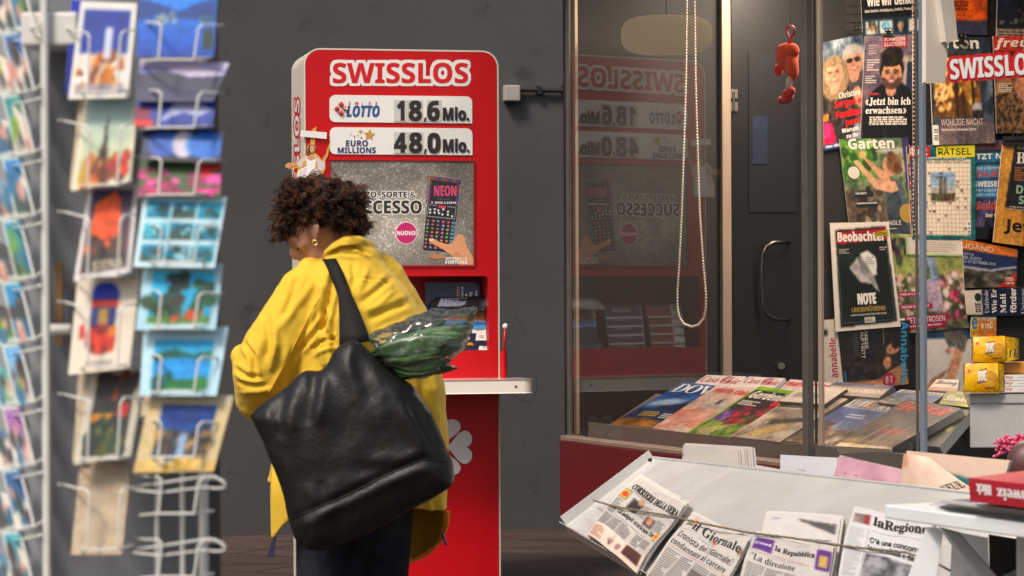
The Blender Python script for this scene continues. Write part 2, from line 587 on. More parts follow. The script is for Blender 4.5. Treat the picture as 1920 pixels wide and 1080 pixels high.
def floor_mat():
    m = mat('dark_stone_paving', '4b3c35', 0.55, noise=0.35, scale=2.0, bump=0.15, bscale=30, stretch=(0.5, 2.0, 1))
    t = m.node_tree
    b = t.nodes['Principled BSDF']
    old = b.inputs['Base Color'].links[0].from_socket
    tc = [x for x in t.nodes if x.type == 'TEX_COORD'][0]
    mp = t.nodes.new('ShaderNodeMapping'); mp.inputs['Rotation'].default_value = (0, 0, R(31))
    br = t.nodes.new('ShaderNodeTexBrick')
    br.inputs['Scale'].default_value = 1.0; br.inputs['Brick Width'].default_value = 1.15; br.inputs['Row Height'].default_value = 0.62
    br.inputs['Mortar Size'].default_value = 0.012
    br.inputs['Color1'].default_value = (1, 1, 1, 1); br.inputs['Color2'].default_value = (0.78, 0.76, 0.75, 1); br.inputs['Mortar'].default_value = (0.28, 0.26, 0.25, 1)
    t.links.new(tc.outputs['Object'], mp.inputs[0]); t.links.new(mp.outputs[0], br.inputs['Vector'])
    mx = t.nodes.new('ShaderNodeMix'); mx.data_type = 'RGBA'; mx.blend_type = 'MULTIPLY'; mx.inputs[0].default_value = 1
    t.links.new(old, mx.inputs[6]); t.links.new(br.outputs['Color'], mx.inputs[7]); t.links.new(mx.outputs[2], b.inputs['Base Color'])
    return m
M['wall'] = wall_mat()
M['floor'] = floor_mat()
M['cream'] = mat('cream_powder_coat', 'cfc6b8', 0.42, noise=0.05, scale=5, coat=0.1)
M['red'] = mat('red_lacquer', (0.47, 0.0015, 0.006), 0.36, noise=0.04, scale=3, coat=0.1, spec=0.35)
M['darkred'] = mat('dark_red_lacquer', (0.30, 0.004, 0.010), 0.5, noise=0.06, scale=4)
M['white'] = mat('white_foil', 'dcdbd9', 0.4)
M['grey_plate'] = mat('grey_digit_plate', 'bdbdbc', 0.35)
M['black'] = mat('black_print', '231f1f', 0.5)
M['blue'] = mat('blue_print', '1f4f8f', 0.4)
M['navy'] = mat('navy_print', '262a66', 0.4)
M['gold'] = mat('gold_print', 'b8903c', 0.35, noise=0.2, scale=60)
M['dicered'] = mat('red_dice', 'b01c22', 0.2, coat=0.6)
M['redprint'] = mat('red_print', 'c4101c', 0.4)
M['shelfwhite'] = mat('white_gloss_shelf', 'd8d2ca', 0.16, noise=0.03, scale=4, coat=0.5)
M['grey_box'] = mat('grey_plastic', 'a39b96', 0.55, noise=0.06, scale=20)
M['black_rub'] = mat('black_rubber', '1c1a1a', 0.6)
M['steel'] = mat('brushed_steel', 'a09a94', 0.3, metal=1.0, noise=0.1, scale=40)
M['darksteel'] = mat('worn_dark_steel', '5a5550', 0.35, metal=1.0, noise=0.25, scale=25)
M['ceiling'] = mat('arcade_concrete', '6e6862', 0.9, noise=0.15, scale=2, bump=0.1)

WA = R(12.3)
WD = V((math.cos(WA), math.sin(WA), 0)); WN = V((math.sin(WA), -math.cos(WA), 0)); UP = V((0, 0, 1))
# ------------------------------------------------------------------ ground and back wall
mb = MB(); mb.add([(-40, -25, 0), (40, -25, 0), (40, 60, 0), (-40, 60, 0)], [(0, 1, 2, 3)])
build(mb, 'pavement', 'floor', kind='structure')
WP = Plane(V((0, 13.15, 0)), WN)      # passes behind the terminal
q = WP.on(943, 992.5)
WP = Plane(at(943, 992.5, CAMZ / ((992.5 - HOR) / F + 0.0)), WN)
wb = V((WP.p.x, WP.p.y, 0))
mb = MB(); mb.obox(wb - WD * 12 - UP * 0.05, WD * 26, -WN * 0.3, UP * 5.0)
build(mb, 'concrete_wall', 'wall', label='long plain dark grey rendered wall behind the red terminal', cat='wall')
# a dark gap line along its foot
jb = empty('junction_box', WP.on(956, 176), 'small light grey junction box with a dark conduit on the back wall', 'junction box')
mb = MB(); a, b = WP.on(942, 161), WP.on(971, 191)
mb.obox(V((a.x, a.y, b.z)) + WN * 0.002, V((b.x - a.x, b.y - a.y, 0)), UP * (a.z - b.z), WN * 0.06)
build(mb, 'box', 'grey_box', jb, bevel=0.006)
mb = MB(); p = [WP.off(0.025).on(x, 168 + (x - 971) * 0.022) for x in (970, 1100, 1300)]
mb.tube(p, 0.012, 8)
for x in (1010, 1058): mb.cbox(WP.off(0.02).on(x, 169), WD * 0.012, UP * 0.02, WN * 0.02)
build(mb, 'conduit', 'black_rub', jb)

# ------------------------------------------------------------------ red lottery terminal
TP = Plane(at(740, 550, 10.6), WN)
T0 = V((TP.p.x, TP.p.y, 0))
def tl(px, py, off=0.0):
    p = TP.off(off).on(px, py)
    return (p - T0).dot(WD), p.z
def tp(s, z, off=0.0):
    return T0 + WD * s + UP * z + WN * off
def rrect(s0, z0, s1, z1, r, k=6):      # r: BL, BR, TR, TL
    out = []
    for (cx, cz, rr, a0) in ((s0, z0, r[0], 180), (s1, z0, r[1], 270), (s1, z1, r[2], 0), (s0, z1, r[3], 90)):
        if rr <= 0:
            out.append((cx, cz)); continue
        mx, mz = (cx + rr if cx == s0 else cx - rr), (cz + rr if cz == z0 else cz - rr)
        for i in range(k + 1):
            a = R(a0 + 90 * i / k)
            out.append((mx + rr * math.cos(a), mz + rr * math.sin(a)))
    return out
s0, zt = tl(569.5, 90.5); s1, zt2 = tl(934.5, 94.5); zt = (zt + zt2) / 2
TD = 0.37
term = empty('lottery_terminal', tp((s0 + s1) / 2, 0, -TD / 2), 'tall red lottery terminal with cream sides, jackpot boards and a white shelf', 'lottery terminal')
outl = rrect(s0, 0.0, s1, zt, (0, 0, 0.066, 0.066), 10)
inl = rrect(s0 + .006, 0.006, s1 - .006, zt - .006, (0, 0, 0.06, 0.06), 10)
mb = MB()
n = len(outl)
vs = [tp(a, b, 0.0) for a, b in outl] + [tp(a, b, -TD) for a, b in outl] + [tp(a, b, 0.0) for a, b in inl] + [tp(a, b, -TD + .01) for a, b in inl]
fs = []
for i in range(n):
    j = (i + 1) % n
    fs += [(i, j, n + j, n + i), (i, 2 * n + i, 2 * n + j, j), (2 * n + i, 3 * n + i, 3 * n + j, 2 * n + j)]
fs.append(tuple(range(n, 2 * n)))
mb.add(vs, fs)
# thin seams and screws on the visible left side
for z in (1.95, 1.42, 0.9):
    for o_ in (-0.06, -0.31): mb.cbox(tp(s0, z, o_), WD * .0015, UP * .006, WN * .006)
build(mb, 'casing', 'cream', term)
# front panel with the leaflet recess
ra, rz1 = tl(588, 518.5); rb, rz0 = tl(916, 657)
pa, pb, pz = s0 + .0075, s1 - .0075, zt - .0075
mb = MB()
top = [(pa, rz1), (pb, rz1)] + rrect(pa, rz1, pb, pz, (0, 0, 0.058, 0.058), 10)[2:]
def slab(mb, pts, o0, o1, mi=0): mb.prism([tp(a, b, o0) for a, b in pts], WN * (o1 - o0), mi)
slab(mb, top, -.004, .0015)
slab(mb, [(pa, 0), (pb, 0), (pb, rz0), (pa, rz0)], -.004, .0015)
slab(mb, [(pa, rz0), (ra, rz0), (ra, rz1), (pa, rz1)], -.004, .0015)
cr = 0.02
slab(mb, [(rb, rz0), (pb, rz0), (pb, rz1), (rb - cr, rz1)] + [(rb - cr + cr * math.cos(R(90 - 15 * i)), rz1 - cr + cr * math.sin(R(90 - 15 * i))) for i in range(1, 7)], -.004, .0015)
build(mb, 'front_panel', 'red', term)
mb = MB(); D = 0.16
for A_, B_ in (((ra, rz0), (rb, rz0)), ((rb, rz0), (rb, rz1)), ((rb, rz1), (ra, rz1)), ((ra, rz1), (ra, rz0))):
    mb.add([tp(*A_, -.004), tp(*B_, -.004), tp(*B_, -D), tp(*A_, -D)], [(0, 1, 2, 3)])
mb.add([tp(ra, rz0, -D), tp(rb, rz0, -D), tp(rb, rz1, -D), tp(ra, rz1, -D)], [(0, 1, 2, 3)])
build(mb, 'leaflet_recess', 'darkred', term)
# lettering helper on the terminal's front
def tword(mb, t, x0, y0, x1, y1, off, mi=0, font='bold', offset=0.0, shear=0.0, plane=None, space=1.0, res=4):
    v, f, a, _ = glyphs(t, font, 0.0, space, shear, res)
    fat = offset * (y1 - y0)
    for k, (dx, dy) in enumerate([(0, 0)] + ([(1, 1), (-1, 1), (1, -1), (-1, -1)] if fat > 0 else [])):
        pl_ = (plane or TP).off(off + k * .00003)
        ox, oy = dx * fat, dy * fat
        TL, TR, BR, BL = [pl_.on(*c) for c in ((x0 + ox, y0 + oy), (x1 + ox, y0 + oy), (x1 + ox, y1 + oy), (x0 + ox, y1 + oy))]
        mb.add([BL * ((1 - u) * (1 - w_)) + BR * (u * (1 - w_)) + TL * ((1 - u) * w_) + TR * (u * w_) for u, w_ in v], f, mi)
def spread_outline(mb, t, x0, y0, x1, y1, off, r, mi=0, font='bold', offset=0.0, k=14, plane=None, rot=False):
    for i in range(k):
        a = 2 * math.pi * i / k
        dx, dy = r * math.cos(a), r * math.sin(a)
        m_ = max(abs(math.cos(a)), abs(math.sin(a))) if True else 1
        dx, dy = dx / m_ * 0.92, dy / m_ * 0.92
        tword(mb, t, x0 + dx, y0 + dy, x1 + dx, y1 + dy, off + i * 0.00004, mi, font, 0.0, plane=plane)
mb = MB(); spread_outline(mb, 'SWISSLOS', 624.5, 118, 877, 155.5, .003, 6.6, offset=.012); sg = build(mb, 'name_sign', 'white', term)
mb = MB(); tword(mb, 'SWISSLOS', 624.5, 118, 877, 155.5, .0045, offset=.012); build(mb, 'letters', 'redprint', sg)
# jackpot boards
def board(x0, y0, x1, y1, plates, digits, logo):
    a, zt_ = tl(x0, y0); b, zb_ = tl(x1, y1)
    mb = MB(); slab(mb, rrect(a, zb_, b, zt_, (.022, 0, .024, .024)), .001, .006)
    bd = build(mb, 'jackpot_board', 'white', term)
    for (p0, p1, y0_, y1_) in plates:
        mb = MB(); c, z1_ = tl(p0, y0_); d, z0_ = tl(p1, y1_)
        slab(mb, [(c, z0_), (d, z0_), (d, z1_), (c, z1_)], .006, .0085)
        build(mb, 'digit_plate', 'grey_plate', bd)
    mb = MB()
    for (t, a_, b_, c_, d_) in digits: tword(mb, t, a_, b_, c_, d_, .0095, 0, 'bold', .032)
    build(mb, 'digits', 'black', bd)
    logo(bd)
def logo1(bd):
    mb = MB(); tword(mb, 'LOTTO', 650, 198, 711.6, 218.8, .0075, 0, 'boldit', .02); build(mb, 'logo_word', 'blue', bd)
    mb = MB()
    for i, ch in enumerate('SWISS'): tword(mb, ch, 653 + i * 12.6, 190.8, 653 + i * 12.6 + (7.5 if ch == 'W' else 2.2 if ch == 'I' else 4.6), 196.4, .0075, 0, 'boldit')
    build(mb, 'logo_caption', 'redprint', bd)
    mb = MB(); pl_ = TP.off(.010)
    for (x, y) in ((639.8, 195.8), (631.9, 204), (647.5, 204), (639.8, 212.4)): mb.ball(pl_.on(x, y), .0102, .005, .0102, (WD, WN, UP), 18, 10)
    lb = build(mb, 'logo_balls', 'dicered', bd, smooth=True)
    mb = MB(); c = TP.off(.0158).on(649.5, 203.8)
    mb.cbox(c, WD * .0018, UP * .006, WN * .0004); mb.cbox(c, WD * .006, UP * .0018, WN * .0005)
    build(mb, 'logo_cross', 'white', lb)
def star(mb, x, y, r, off, rot=8):
    pl_ = TP.off(off)
    mb.prism([pl_.on(x + (r if i % 2 == 0 else r * .45) * math.cos(R(rot + 90 + 36 * i)), y - (r if i % 2 == 0 else r * .45) * math.sin(R(rot + 90 + 36 * i))) for i in range(10)], WN * .0006)
def logo2(bd):
    mb = MB()
    tword(mb, 'EURO', 648.8, 263, 689.7, 274.4, .0075, 0, 'bold', .012); tword(mb, 'MILLIONS', 633.4, 276.2, 704.5, 287, .0075, 0, 'bold', .012)
    build(mb, 'logo_word', 'navy', bd)
    mb = MB()
    for a_ in ((692.8, 253, 11.5, .0075, -6), (676, 246.6, 4.2, .0075), (664.7, 256, 2.6, .0075), (677, 257.8, 2.6, .0075), (658, 252, 1.7, .0075), (671, 253.2, 1.7, .0075)): star(mb, *a_)
    build(mb, 'logo_stars', 'gold', bd)
board(617.5, 178, 885, 231.5, ((738, 764.7, 187, 228), (765.5, 792, 187, 228), (799, 826.4, 187, 228)),
      (('1', 745.5, 190, 757.5, 225), ('8', 767.5, 189.5, 790, 226), (',', 794.5, 220.5, 799.5, 229), ('6', 801.8, 190, 823.5, 226), ('Mio.', 830.8, 201, 879, 225.7)), logo1)
board(618, 238.5, 885.5, 291, ((738, 764.7, 247, 287.5), (765.5, 792, 247, 287.5)),
      (('4', 739.6, 250, 761.6, 285.3), ('8', 768, 249.4, 790.5, 286), (',', 794.8, 279.5, 800, 288.5), ('0', 802.5, 250, 825, 286), ('Mio.', 831, 260.3, 879.5, 285.2)), logo2)
# poster
PR[:] = [1.0, 1.15, 1.0, 0.0]
A_ = Art(225, 169, '77726c')
rs = np.random.RandomState(3)
def uv(px, py): return (px - 620) / 268.0, 1 - (py - 301) / 196.0
A_.tex(0, 0, 1, 1, '8c867e', '57534f', 3, 3, 5)
cells = rs.rand(85, 113); big = fbm(np.linspace(0, 7, 113)[None] + 0 * np.zeros((85, 1)), np.linspace(0, 6, 85)[:, None] + 0 * np.zeros((1, 113)), 8)
thr = 1.18 - big * .75
on = (cells > thr).astype(float)
lv = 0.40 + 0.16 * rs.rand(85, 113)
img = np.where(on[..., None] > 0, np.array([.80, .77, .72]) * (0.72 + .35 * rs.rand(85, 113, 1)), np.array([1, .97, .92]) * lv[..., None] * (0.7 + .6 * big[..., None]))
full = np.repeat(np.repeat(img, 2, 0), 2, 1)[:169, :225]
A_.C = A_.C * .42 + full * .62
A_.C = A_.C * np.clip(0.78 + .5 * np.exp(-((A_.U - .35) ** 2 + (A_.W - .4) ** 2) * 6), 0, 1.2)[..., None]
pts = [uv(x, y) for x, y in ((805.5, 326.7), (866.6, 333.8), (848, 474), (791.3, 469))]
A_.poly(pts, '211d24')
T_ = [np.array(p) for p in pts]
def tk(u, v):  # ticket-local
    p = (T_[0] * (1 - u) + T_[1] * u) * v + (T_[3] * (1 - u) + T_[2] * u) * (1 - v)
    return tuple(p)
def tkq(u0, v0, u1, v1, c, l=0): A_.pl([tk(u0, v0), tk(u1, v0), tk(u1, v1), tk(u0, v1)], c, l)
for (u, v) in [(x / 9, .97) for x in range(9)] + [(0.02, .9 - i * .06) for i in range(5)] + [(.96, .9 - i * .06) for i in range(5)]:
    x, y = tk(u, v); A_.ell(x, y, .016, .022, random.Random(int(u * 99 + v * 999)).choice(['6a3a58', '7a4a30', '453a66']), 0, .6)
for e in ((.0, 0, 1, .005), (0, .995, 1, 1), (0, 0, .012, 1), (.988, 0, 1, 1)): tkq(*e, 'a09ca0')
x, y = tk(.18, .72); x2, y2 = tk(.86, .93); A_.text('NEON', x + .006, y + .008, x2 - .004, y2 - .02, 'c23a6a', 'bold', outline='d86a90', ow=.015)
x, y = tk(.12, .628); x2, y2 = tk(.9, .70); A_.text('1 MILLION', x, y, x2, y2 - .006, 'd8d4d2', 'bold', .01)
x, y = tk(.3, .70); x2, y2 = tk(.7, .715); A_.text('GEWINNE BIS ZU', x, y, x2, y2, 'b8b0b4')
for e in ((.05, .455, .93, .462), (.05, .61, .93, .617), (.05, .46, .062, .61), (.92, .46, .932, .61)): tkq(*e, '9aa4a8')
A_.pl([tk(.33, .63), tk(.65, .63), tk(.65, .58), tk(.49, .545), tk(.33, .58)], '3a1a26', 1); tkq(.38, .585, .6, .615, 'c23a5a', 2)
rr = random.Random(5)
for i in range(11):
    u, v = .12 + (i % 6) * .14 + rr.uniform(-.02, .02), .5 + (i // 6) * .055 + rr.uniform(-.015, .015)
    A_.pl([tk(u - .04, v + .012), tk(u + .04, v + .012), tk(u, v - .018)], 'e0e0e2', 1)
for r_ in range(8):
    for c_ in range(6):
        u, v = .09 + c_ * .165, .405 - r_ * .05
        col = '6ab0cc' if c_ == 5 else rr.choice(['c8704a', 'd08a5a', '6aa05a', 'b05a80', '7a9ac0', 'c86a8a'])
        if c_ == 5: tkq(u - .05, v - .014, u + .055, v + .014, col); tkq(u - .03, v - .007, u + .04, v + .007, '1c2028', 1)
        else:
            x, y = tk(u, v); A_.pl([(x + .0095 * rr.uniform(.6, 1.2) * math.cos(k_ * 1.05), y + .0125 * rr.uniform(.5, 1.2) * math.sin(k_ * 1.05)) for k_ in range(6)], col)
for pp, cc in (([(801, 481), (815, 474), (832, 479), (840, 483), (815, 485)], 'a8714f'), ([(804, 446), (812, 446), (822, 452), (838, 457), (846, 455), (855, 444), (860, 437), (869, 440), (876, 462), (888, 484), (888, 497), (862, 497), (846, 478), (830, 466), (812, 457), (804, 451)], 'c68b66')):
    A_.pl([uv(x, y) for x, y in pp], cc, 3)
A_.pl([uv(x, y) for x, y in ((804, 446), (811, 445.5), (813, 450), (808, 453), (804, 451))], 'dba78a', 4)
A_.pl([uv(x, y) for x, y in ((846, 478), (858, 470), (868, 480), (884, 497), (862, 497))], 'b87c58', 4)
def ptxt(t, x0, y0, x1, y1, c, **k):
    a, b = uv(x0, y1); c2, d = uv(x1, y0); A_.text(t, a, b, c2, d, c, **k)
ptxt('SFARZO, SORTE &', 647, 358, 779, 371, '2b2828', font='bold', offset=.02, outline='dcd8d0', ow=.14)
ptxt('SUCCESSO', 640, 374.8, 790, 399, '2b2828', font='bold', offset=.025, outline='dcd8d0', ow=.10)
x, y = uv(761.2, 435.8); A_.disc(x, y, 21 / 268, 21.5 / 196, 'dcc9d0', 2); A_.disc(x, y, 19.4 / 268, 19.9 / 196, 'b01f62', 3)
a, b = uv(744, 440); c2, d = uv(779.5, 432); A_.text('NUOVO!', a, b, c2, d, 'e8dfe2', 'bold', .02, lvl=5)
ptxt('AFFERRA LA', 835, 481.4, 876.8, 486.6, 'e0dcd6', lvl=6); ptxt('FORTUNA', 835, 487.6, 876.8, 494.3, 'e6e2dc', lvl=6, offset=.015)
ptxt('SWISSLOS', 628, 488, 662, 493, 'b8283a', lvl=4)
mb = MB(); A_.emit(mb, [TP.off(.004).on(*c) for c in ((620, 301.5), (887.5, 303.5), (887.5, 497.5), (620, 498.5))], .003)
ps = build(mb, 'poster', 'print', term)
mb = MB()
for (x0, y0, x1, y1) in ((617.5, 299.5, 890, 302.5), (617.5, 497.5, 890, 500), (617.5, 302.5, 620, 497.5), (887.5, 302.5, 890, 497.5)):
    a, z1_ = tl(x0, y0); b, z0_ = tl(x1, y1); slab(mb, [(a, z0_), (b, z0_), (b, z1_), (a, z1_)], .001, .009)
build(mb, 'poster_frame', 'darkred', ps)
# shelf
SO = 0.27
sr, z1_ = tl(1003, 711.5, SO); _, z0_ = tl(995, 737, SO); sl = -0.46
def shelf_outline(k=8, r=.05):
    p = [(sl, .0), (sl, SO - r)] + [(sl + r - r * math.cos(R(90 * i / k)), SO - r + r * math.sin(R(90 * i / k))) for i in range(1, k + 1)]
    p += [(sr - r + r * math.sin(R(90 * i / k)), SO - r + r * math.cos(R(90 * i / k))) for i in range(0, k + 1)] + [(sr, .0)]
    return p
mb = MB(); mb.prism([tp(a, z0_, .002 + b) for a, b in shelf_outline()], UP * (z1_ - z0_))
sh = build(mb, 'shelf', 'shelfwhite', term, bevel=.003)
for x in (967, 560):
    mb = MB(); a, z_ = tl(x, 724.5, SO); mb.tube([tp(a, z_, SO + .0015), tp(a, z_, SO + .0045)], .0042, 12); build(mb, 'screw', 'darksteel', sh)
# pen in its holder, with its cord
a, zb_ = tl(944, 706, .03); _, zt_ = tl(944, 658, .03)
mb = MB(); mb.tube([tp(a, z1_, .03), tp(a, zt_, .03)], .0145, 18)
build(mb, 'pen_holder', 'red', term, smooth=False)
mb = MB(); b1 = tl(947.5, 613, .03); mb.tube([tp(a, zt_ - .02, .03), tp(b1[0], b1[1], .03)], [.0062, .0052], 12)
pn = build(mb, 'pen', 'red', term, smooth=True)
mb = MB(); mb.ball(tp(*tl(947.5, 611.5, .03), .03), .0112); build(mb, 'pen_tip', 'white', pn, smooth=True)
mb = MB(); cp = [(949, 604), (953, 598), (960, 595.5), (969, 597), (978, 605), (986, 622), (992, 645), (997, 672), (1002, 700), (1006, 722), (1006.5, 738), (1002, 749), (994, 755), (984, 754.5), (972, 749), (962, 741), (957, 736)]
mb.tube([tp(*tl(x, y, .05), .05 + .03 * math.sin(i)) for i, (x, y) in enumerate(cp)], .0011, 5)
build(mb, 'pen_cord', 'darksteel', pn, sub=1, smooth=True)
# clover emblem
mb = MB()
cx, cy = 832.5, 838.5
def heart(ang):
    out = []
    for i in range(40):
        t = 2 * math.pi * i / 40
        hx = 16 * math.sin(t) ** 3; hy = 13 * math.cos(t) - 5 * math.cos(2 * t) - 2 * math.cos(3 * t) - math.cos(4 * t)
        hx, hy = hx * 1.95, (hy + 17.2) * 1.72 + 2.5
        a = R(ang)
        out.append(TP.off(.0018).on(cx + hx * math.cos(a) + hy * math.sin(a), cy + hx * math.sin(a) - hy * math.cos(a)))
    return out
for g in (0, 90, 180, 270): mb.prism(heart(g), WN * .002)
build(mb, 'clover_emblem', 'white', term)
# vertical lettering on the cream side
SP = Plane(tp(s0, 0, 0), -WD)
def sidecell(x0, y0, x1, y1): return [SP.off(.0006).on(*c) for c in ((x0, y0), (x1, y0), (x1, y1), (x0, y1))]
mbR, mbW = MB(), MB()
ybot, ytop = 452, 186
v, f, a, _ = glyphs('SWISSLOS', 'bold', 0.0, 1.0, 0, 4)
for mb_, off, gr in ((mbR, .0006, 1), (mbW, .002, 0)):
    pl_ = SP.off(off)
    reps = [(0, 0)] if not gr else [(2.0 * math.cos(i * .52), 5 * math.sin(i * .52)) for i in range(12)]
    for k, (dx, dy) in enumerate(reps):
        pl2 = SP.off(off + k * .00004)
        mb_.add([pl2.on(551.8 + dx + 9.5 * (1 - w_), ybot + dy + (ytop - ybot) * u) for u, w_ in v], f)
so = build(mbR, 'side_sign', 'redprint', term); build(mbW, 'side_letters', 'white', so)

PR[:] = [1.22, .98, 1.0, .25]
# ------------------------------------------------------------------ leaflets in the recess (each a thing of its own)
LEAF = 'betting leaflets in the terminal recess'
def leaflet(x0, y0, x1, y1, off, col, label, deco=None, lean=.03, th=.004):
    pl_ = TP.off(off)
    A = Art(24, 16, col); 
    if deco: deco(A)
    a, b, c, d = [pl_.on(*p) for p in ((x0, y0), (x1, y0), (x1, y1), (x0, y1))]
    a, b = a - WN * lean, b - WN * lean
    mb = MB(); A.emit(mb, [a, b, c, d], th, edge='c8c6c4')
    return build(mb, 'betting_leaflet', 'gloss', label=label, cat='leaflet', group=LEAF)
def deco_tall(A):
    A.tex(0, 0, 1, 1, '20264e', '343a6a', 2, 2, 1)
    for x, y0_, h, c in ((.9, .3, .6, 'e8e8ee'), (.8, .1, .8, 'e8e8ee'), (.72, .1, .75, 'dcdce4')):
        A.text({.9: 'sporttip', .8: 'Scommetti', .72: 'sostenere'}[x], x, y0_, x + .055, y0_ + h * .85, c, 'bold', rot=-90)
    A.text('svizzera.', .655, .3, .7, .9, 'dcdce4', 'bold', rot=-90); A.text('Ogni tanto, sempre', .6, .2, .63, .9, 'a8a8b8', rot=-90); A.q(.57, .5, .595, .9, 'c07a88')
leaflet(799, 529, 902, 612, -.09, '242a55', 'tall navy leaflet with sideways white lettering at the back of the recess', deco_tall, .02)
def deco_blk(A): A.greek(.12, .15, .62, .9, 5, '8a8c9c', 3)
for i in range(4):
    pl_ = TP.off(-.03 + i * .002)
    y = 557.5 + i * 1.6
    a, b, c, d = [pl_.on(*p) for p in ((818 + i, y), (919 - i * 2, y - 3 + i), (911 - i, y + 18), (806 + i, y + 20))]
    A = Art(24, 16, '17161c'); deco_blk(A)
    mb = MB(); A.emit(mb, [a - WN * .03, b - WN * .03, c, d], .002, edge='b8b6b6')
    build(mb, 'betting_leaflet', 'gloss', label='black leaflet in the tilted sheaf lying across the recess', cat='leaflet', group='tilted sheaf of black leaflets')
leaflet(812, 577, 914.5, 600, -.060, '8a5a1c', 'orange and brown leaflet, highest of the stepped stack', lambda A: (A.rect(0, .4, 1, 1, '8a8684'), A.rect(0, 0, 1, .45, 'b5741e')), .02, .006)
leaflet(815, 592.5, 918.5, 616, -.052, '4a9cd0', 'light blue leaflet in the stepped stack', lambda A: A.text('una scommessa', .62, .5, .93, .75, 'e8f0f6', 'boldit'), .02, .006)
def deco_c(lx0, sun_=False, blue_=False):
    def f_(A):
        A.tex(0, 0, 1, 1, '1e2138', '2b3050', 3, 3, 4); A.pl([(lx0, .35), (.94, .35), (.94, .93), (lx0 + .03, .93)], 'e2ded8'); A.text('Concorso', lx0 + .07, .5, .85, .76, '4a4a56', 'sans', 0, shear=.15, lvl=1)
        if sun_: A.pl([(.6 + .06 * math.cos(R(a_)), .02 + .2 * math.sin(R(a_))) for a_ in range(0, 181, 15)], 'd08a20', 1)
        if blue_: A.q(.94, .3, 1, .95, '4a9cd0')
    return f_
leaflet(816, 607.5, 921, 634, -.044, '22263e', 'dark leaflet with a white title tab edged in light blue', deco_c(.66, False, True), .02, .007)
leaflet(818, 620.5, 924, 648, -.034, '22263e', 'navy leaflet with a white title tab and half an orange sun', deco_c(.70, True), .02, .007)
leaflet(812, 642.5, 931, 664, -.022, '1c1c2e', 'dark navy leaflet with a narrow white title tab, lowest of the stepped stack', deco_c(.72, True), .02, .007)
for col, xs, cols in (('red', (606, 690), ('9a1822', 'e0dcd8')), ('dark', (704, 790), ('2a2c44', 'd8d6dc'))):
    for i in range(5):
        y = 575 + i * 17
        leaflet(xs[0] - 2 + i * 2, y, xs[1] + i, y + 26, -.06 + i * .009, cols[0], ('red and white' if col == 'red' else 'dark purple and white') + ' leaflet from the stepped rows at the left of the recess',
                (lambda A: (A.rect(0, 0, .32 if xs[0] < 700 else .0, 1, cols[1]), A.rect(0, 0, 1, .18, 'c8c4c0'), A.text('LOTTO', .04, .5, .26, .85, '2a3a80', 'boldit') if xs[0] < 700 else A.text('EUROMILLIONS', .3, .5, .8, .8, 'c8c8d0'))), .02, .006)
# ------------------------------------------------------------------ paper cut-out of a lady in white, taped to the terminal
cut = empty('paper_cutout', TP.off(.01).on(585, 345), 'small cut-out of a lady in a white gown holding a golden wand', 'cut-out')
GO, SK = 'cf9b3e', 'c98e68'
C1 = MB()
def cpoly(pts, c, k): C1.prism([TP.off(.004 + k * .0006).on(x, y) for x, y in pts], WN * .0022, 0, c)
def zp(pts): return [(520 + x / 6, 170 + y / 6) for x, y in pts]
cpoly(zp([(330, 640), (350, 610), (368, 600), (376, 520), (388, 440), (440, 405), (430, 520), (420, 605), (434, 640), (425, 700), (470, 740), (500, 780), (520, 745), (545, 715), (560, 660), (596, 560), (605, 565), (580, 665), (568, 735), (540, 790), (540, 880), (520, 920), (500, 1150), (190, 1150), (185, 1000), (215, 930), (235, 870), (130, 882), (90, 862), (88, 840), (120, 812), (215, 810), (290, 730), (335, 720)]), GO, 0)
cpoly(zp([(300, 740), (340, 735), (420, 735), (465, 760), (490, 790), (530, 800), (532, 870), (500, 905), (440, 880), (430, 770), (335, 770), (322, 850), (250, 865), (215, 815)]), 'c9bfc4', 1)
cpoly(zp([(330, 760), (372, 775), (432, 755), (440, 880), (490, 930), (480, 1140), (196, 1140), (200, 1000), (240, 900), (320, 850)]), 'e8e2e6', 2)
cpoly(zp([(286, 805), (324, 778), (328, 846), (280, 854)]), GO, 3); cpoly(zp([(428, 795), (446, 800), (450, 866), (424, 868)]), GO, 3)
cpoly(zp([(250, 905), (330, 860), (300, 1000), (205, 1040)]), 'd2c8ce', 3)
cpoly(zp([(96, 845), (125, 820), (215, 818), (218, 842), (130, 872), (100, 865)]), SK, 2)
cpoly(zp([(512, 760), (548, 725), (564, 730), (545, 775), (522, 790)]), SK, 2)
cpoly(zp([(345, 735), (415, 735), (432, 765), (372, 785), (335, 765)]), SK, 3)
cpoly(zp([(366, 600), (398, 605), (426, 640), (425, 680), (405, 705), (372, 705), (355, 735), (335, 730), (340, 650)]), '5a3f2a', 3)
cpoly(zp([(372, 622), (398, 618), (415, 640), (414, 675), (396, 700), (376, 690), (366, 660)]), 'd6a47e', 4)
cpoly(zp([(378, 650), (388, 648), (388, 654), (378, 656)]), '3a2418', 5); cpoly(zp([(400, 648), (409, 650), (409, 655), (400, 654)]), '3a2418', 5); cpoly(zp([(386, 678), (402, 676), (396, 684)]), 'a04a42', 5)
cpoly(zp([(358, 612), (378, 598), (408, 604), (422, 628), (414, 626), (398, 612), (372, 614)]), 'b08a3c', 5)
build(C1, 'figure', 'print', cut)
mb = MB(); mb.prism([TP.off(.012).on(x, y) for x, y in zp([(262, 445), (556, 470), (552, 543), (258, 515)])], WN * .0015)
build(mb, 'tape_strip', 'white', cut)
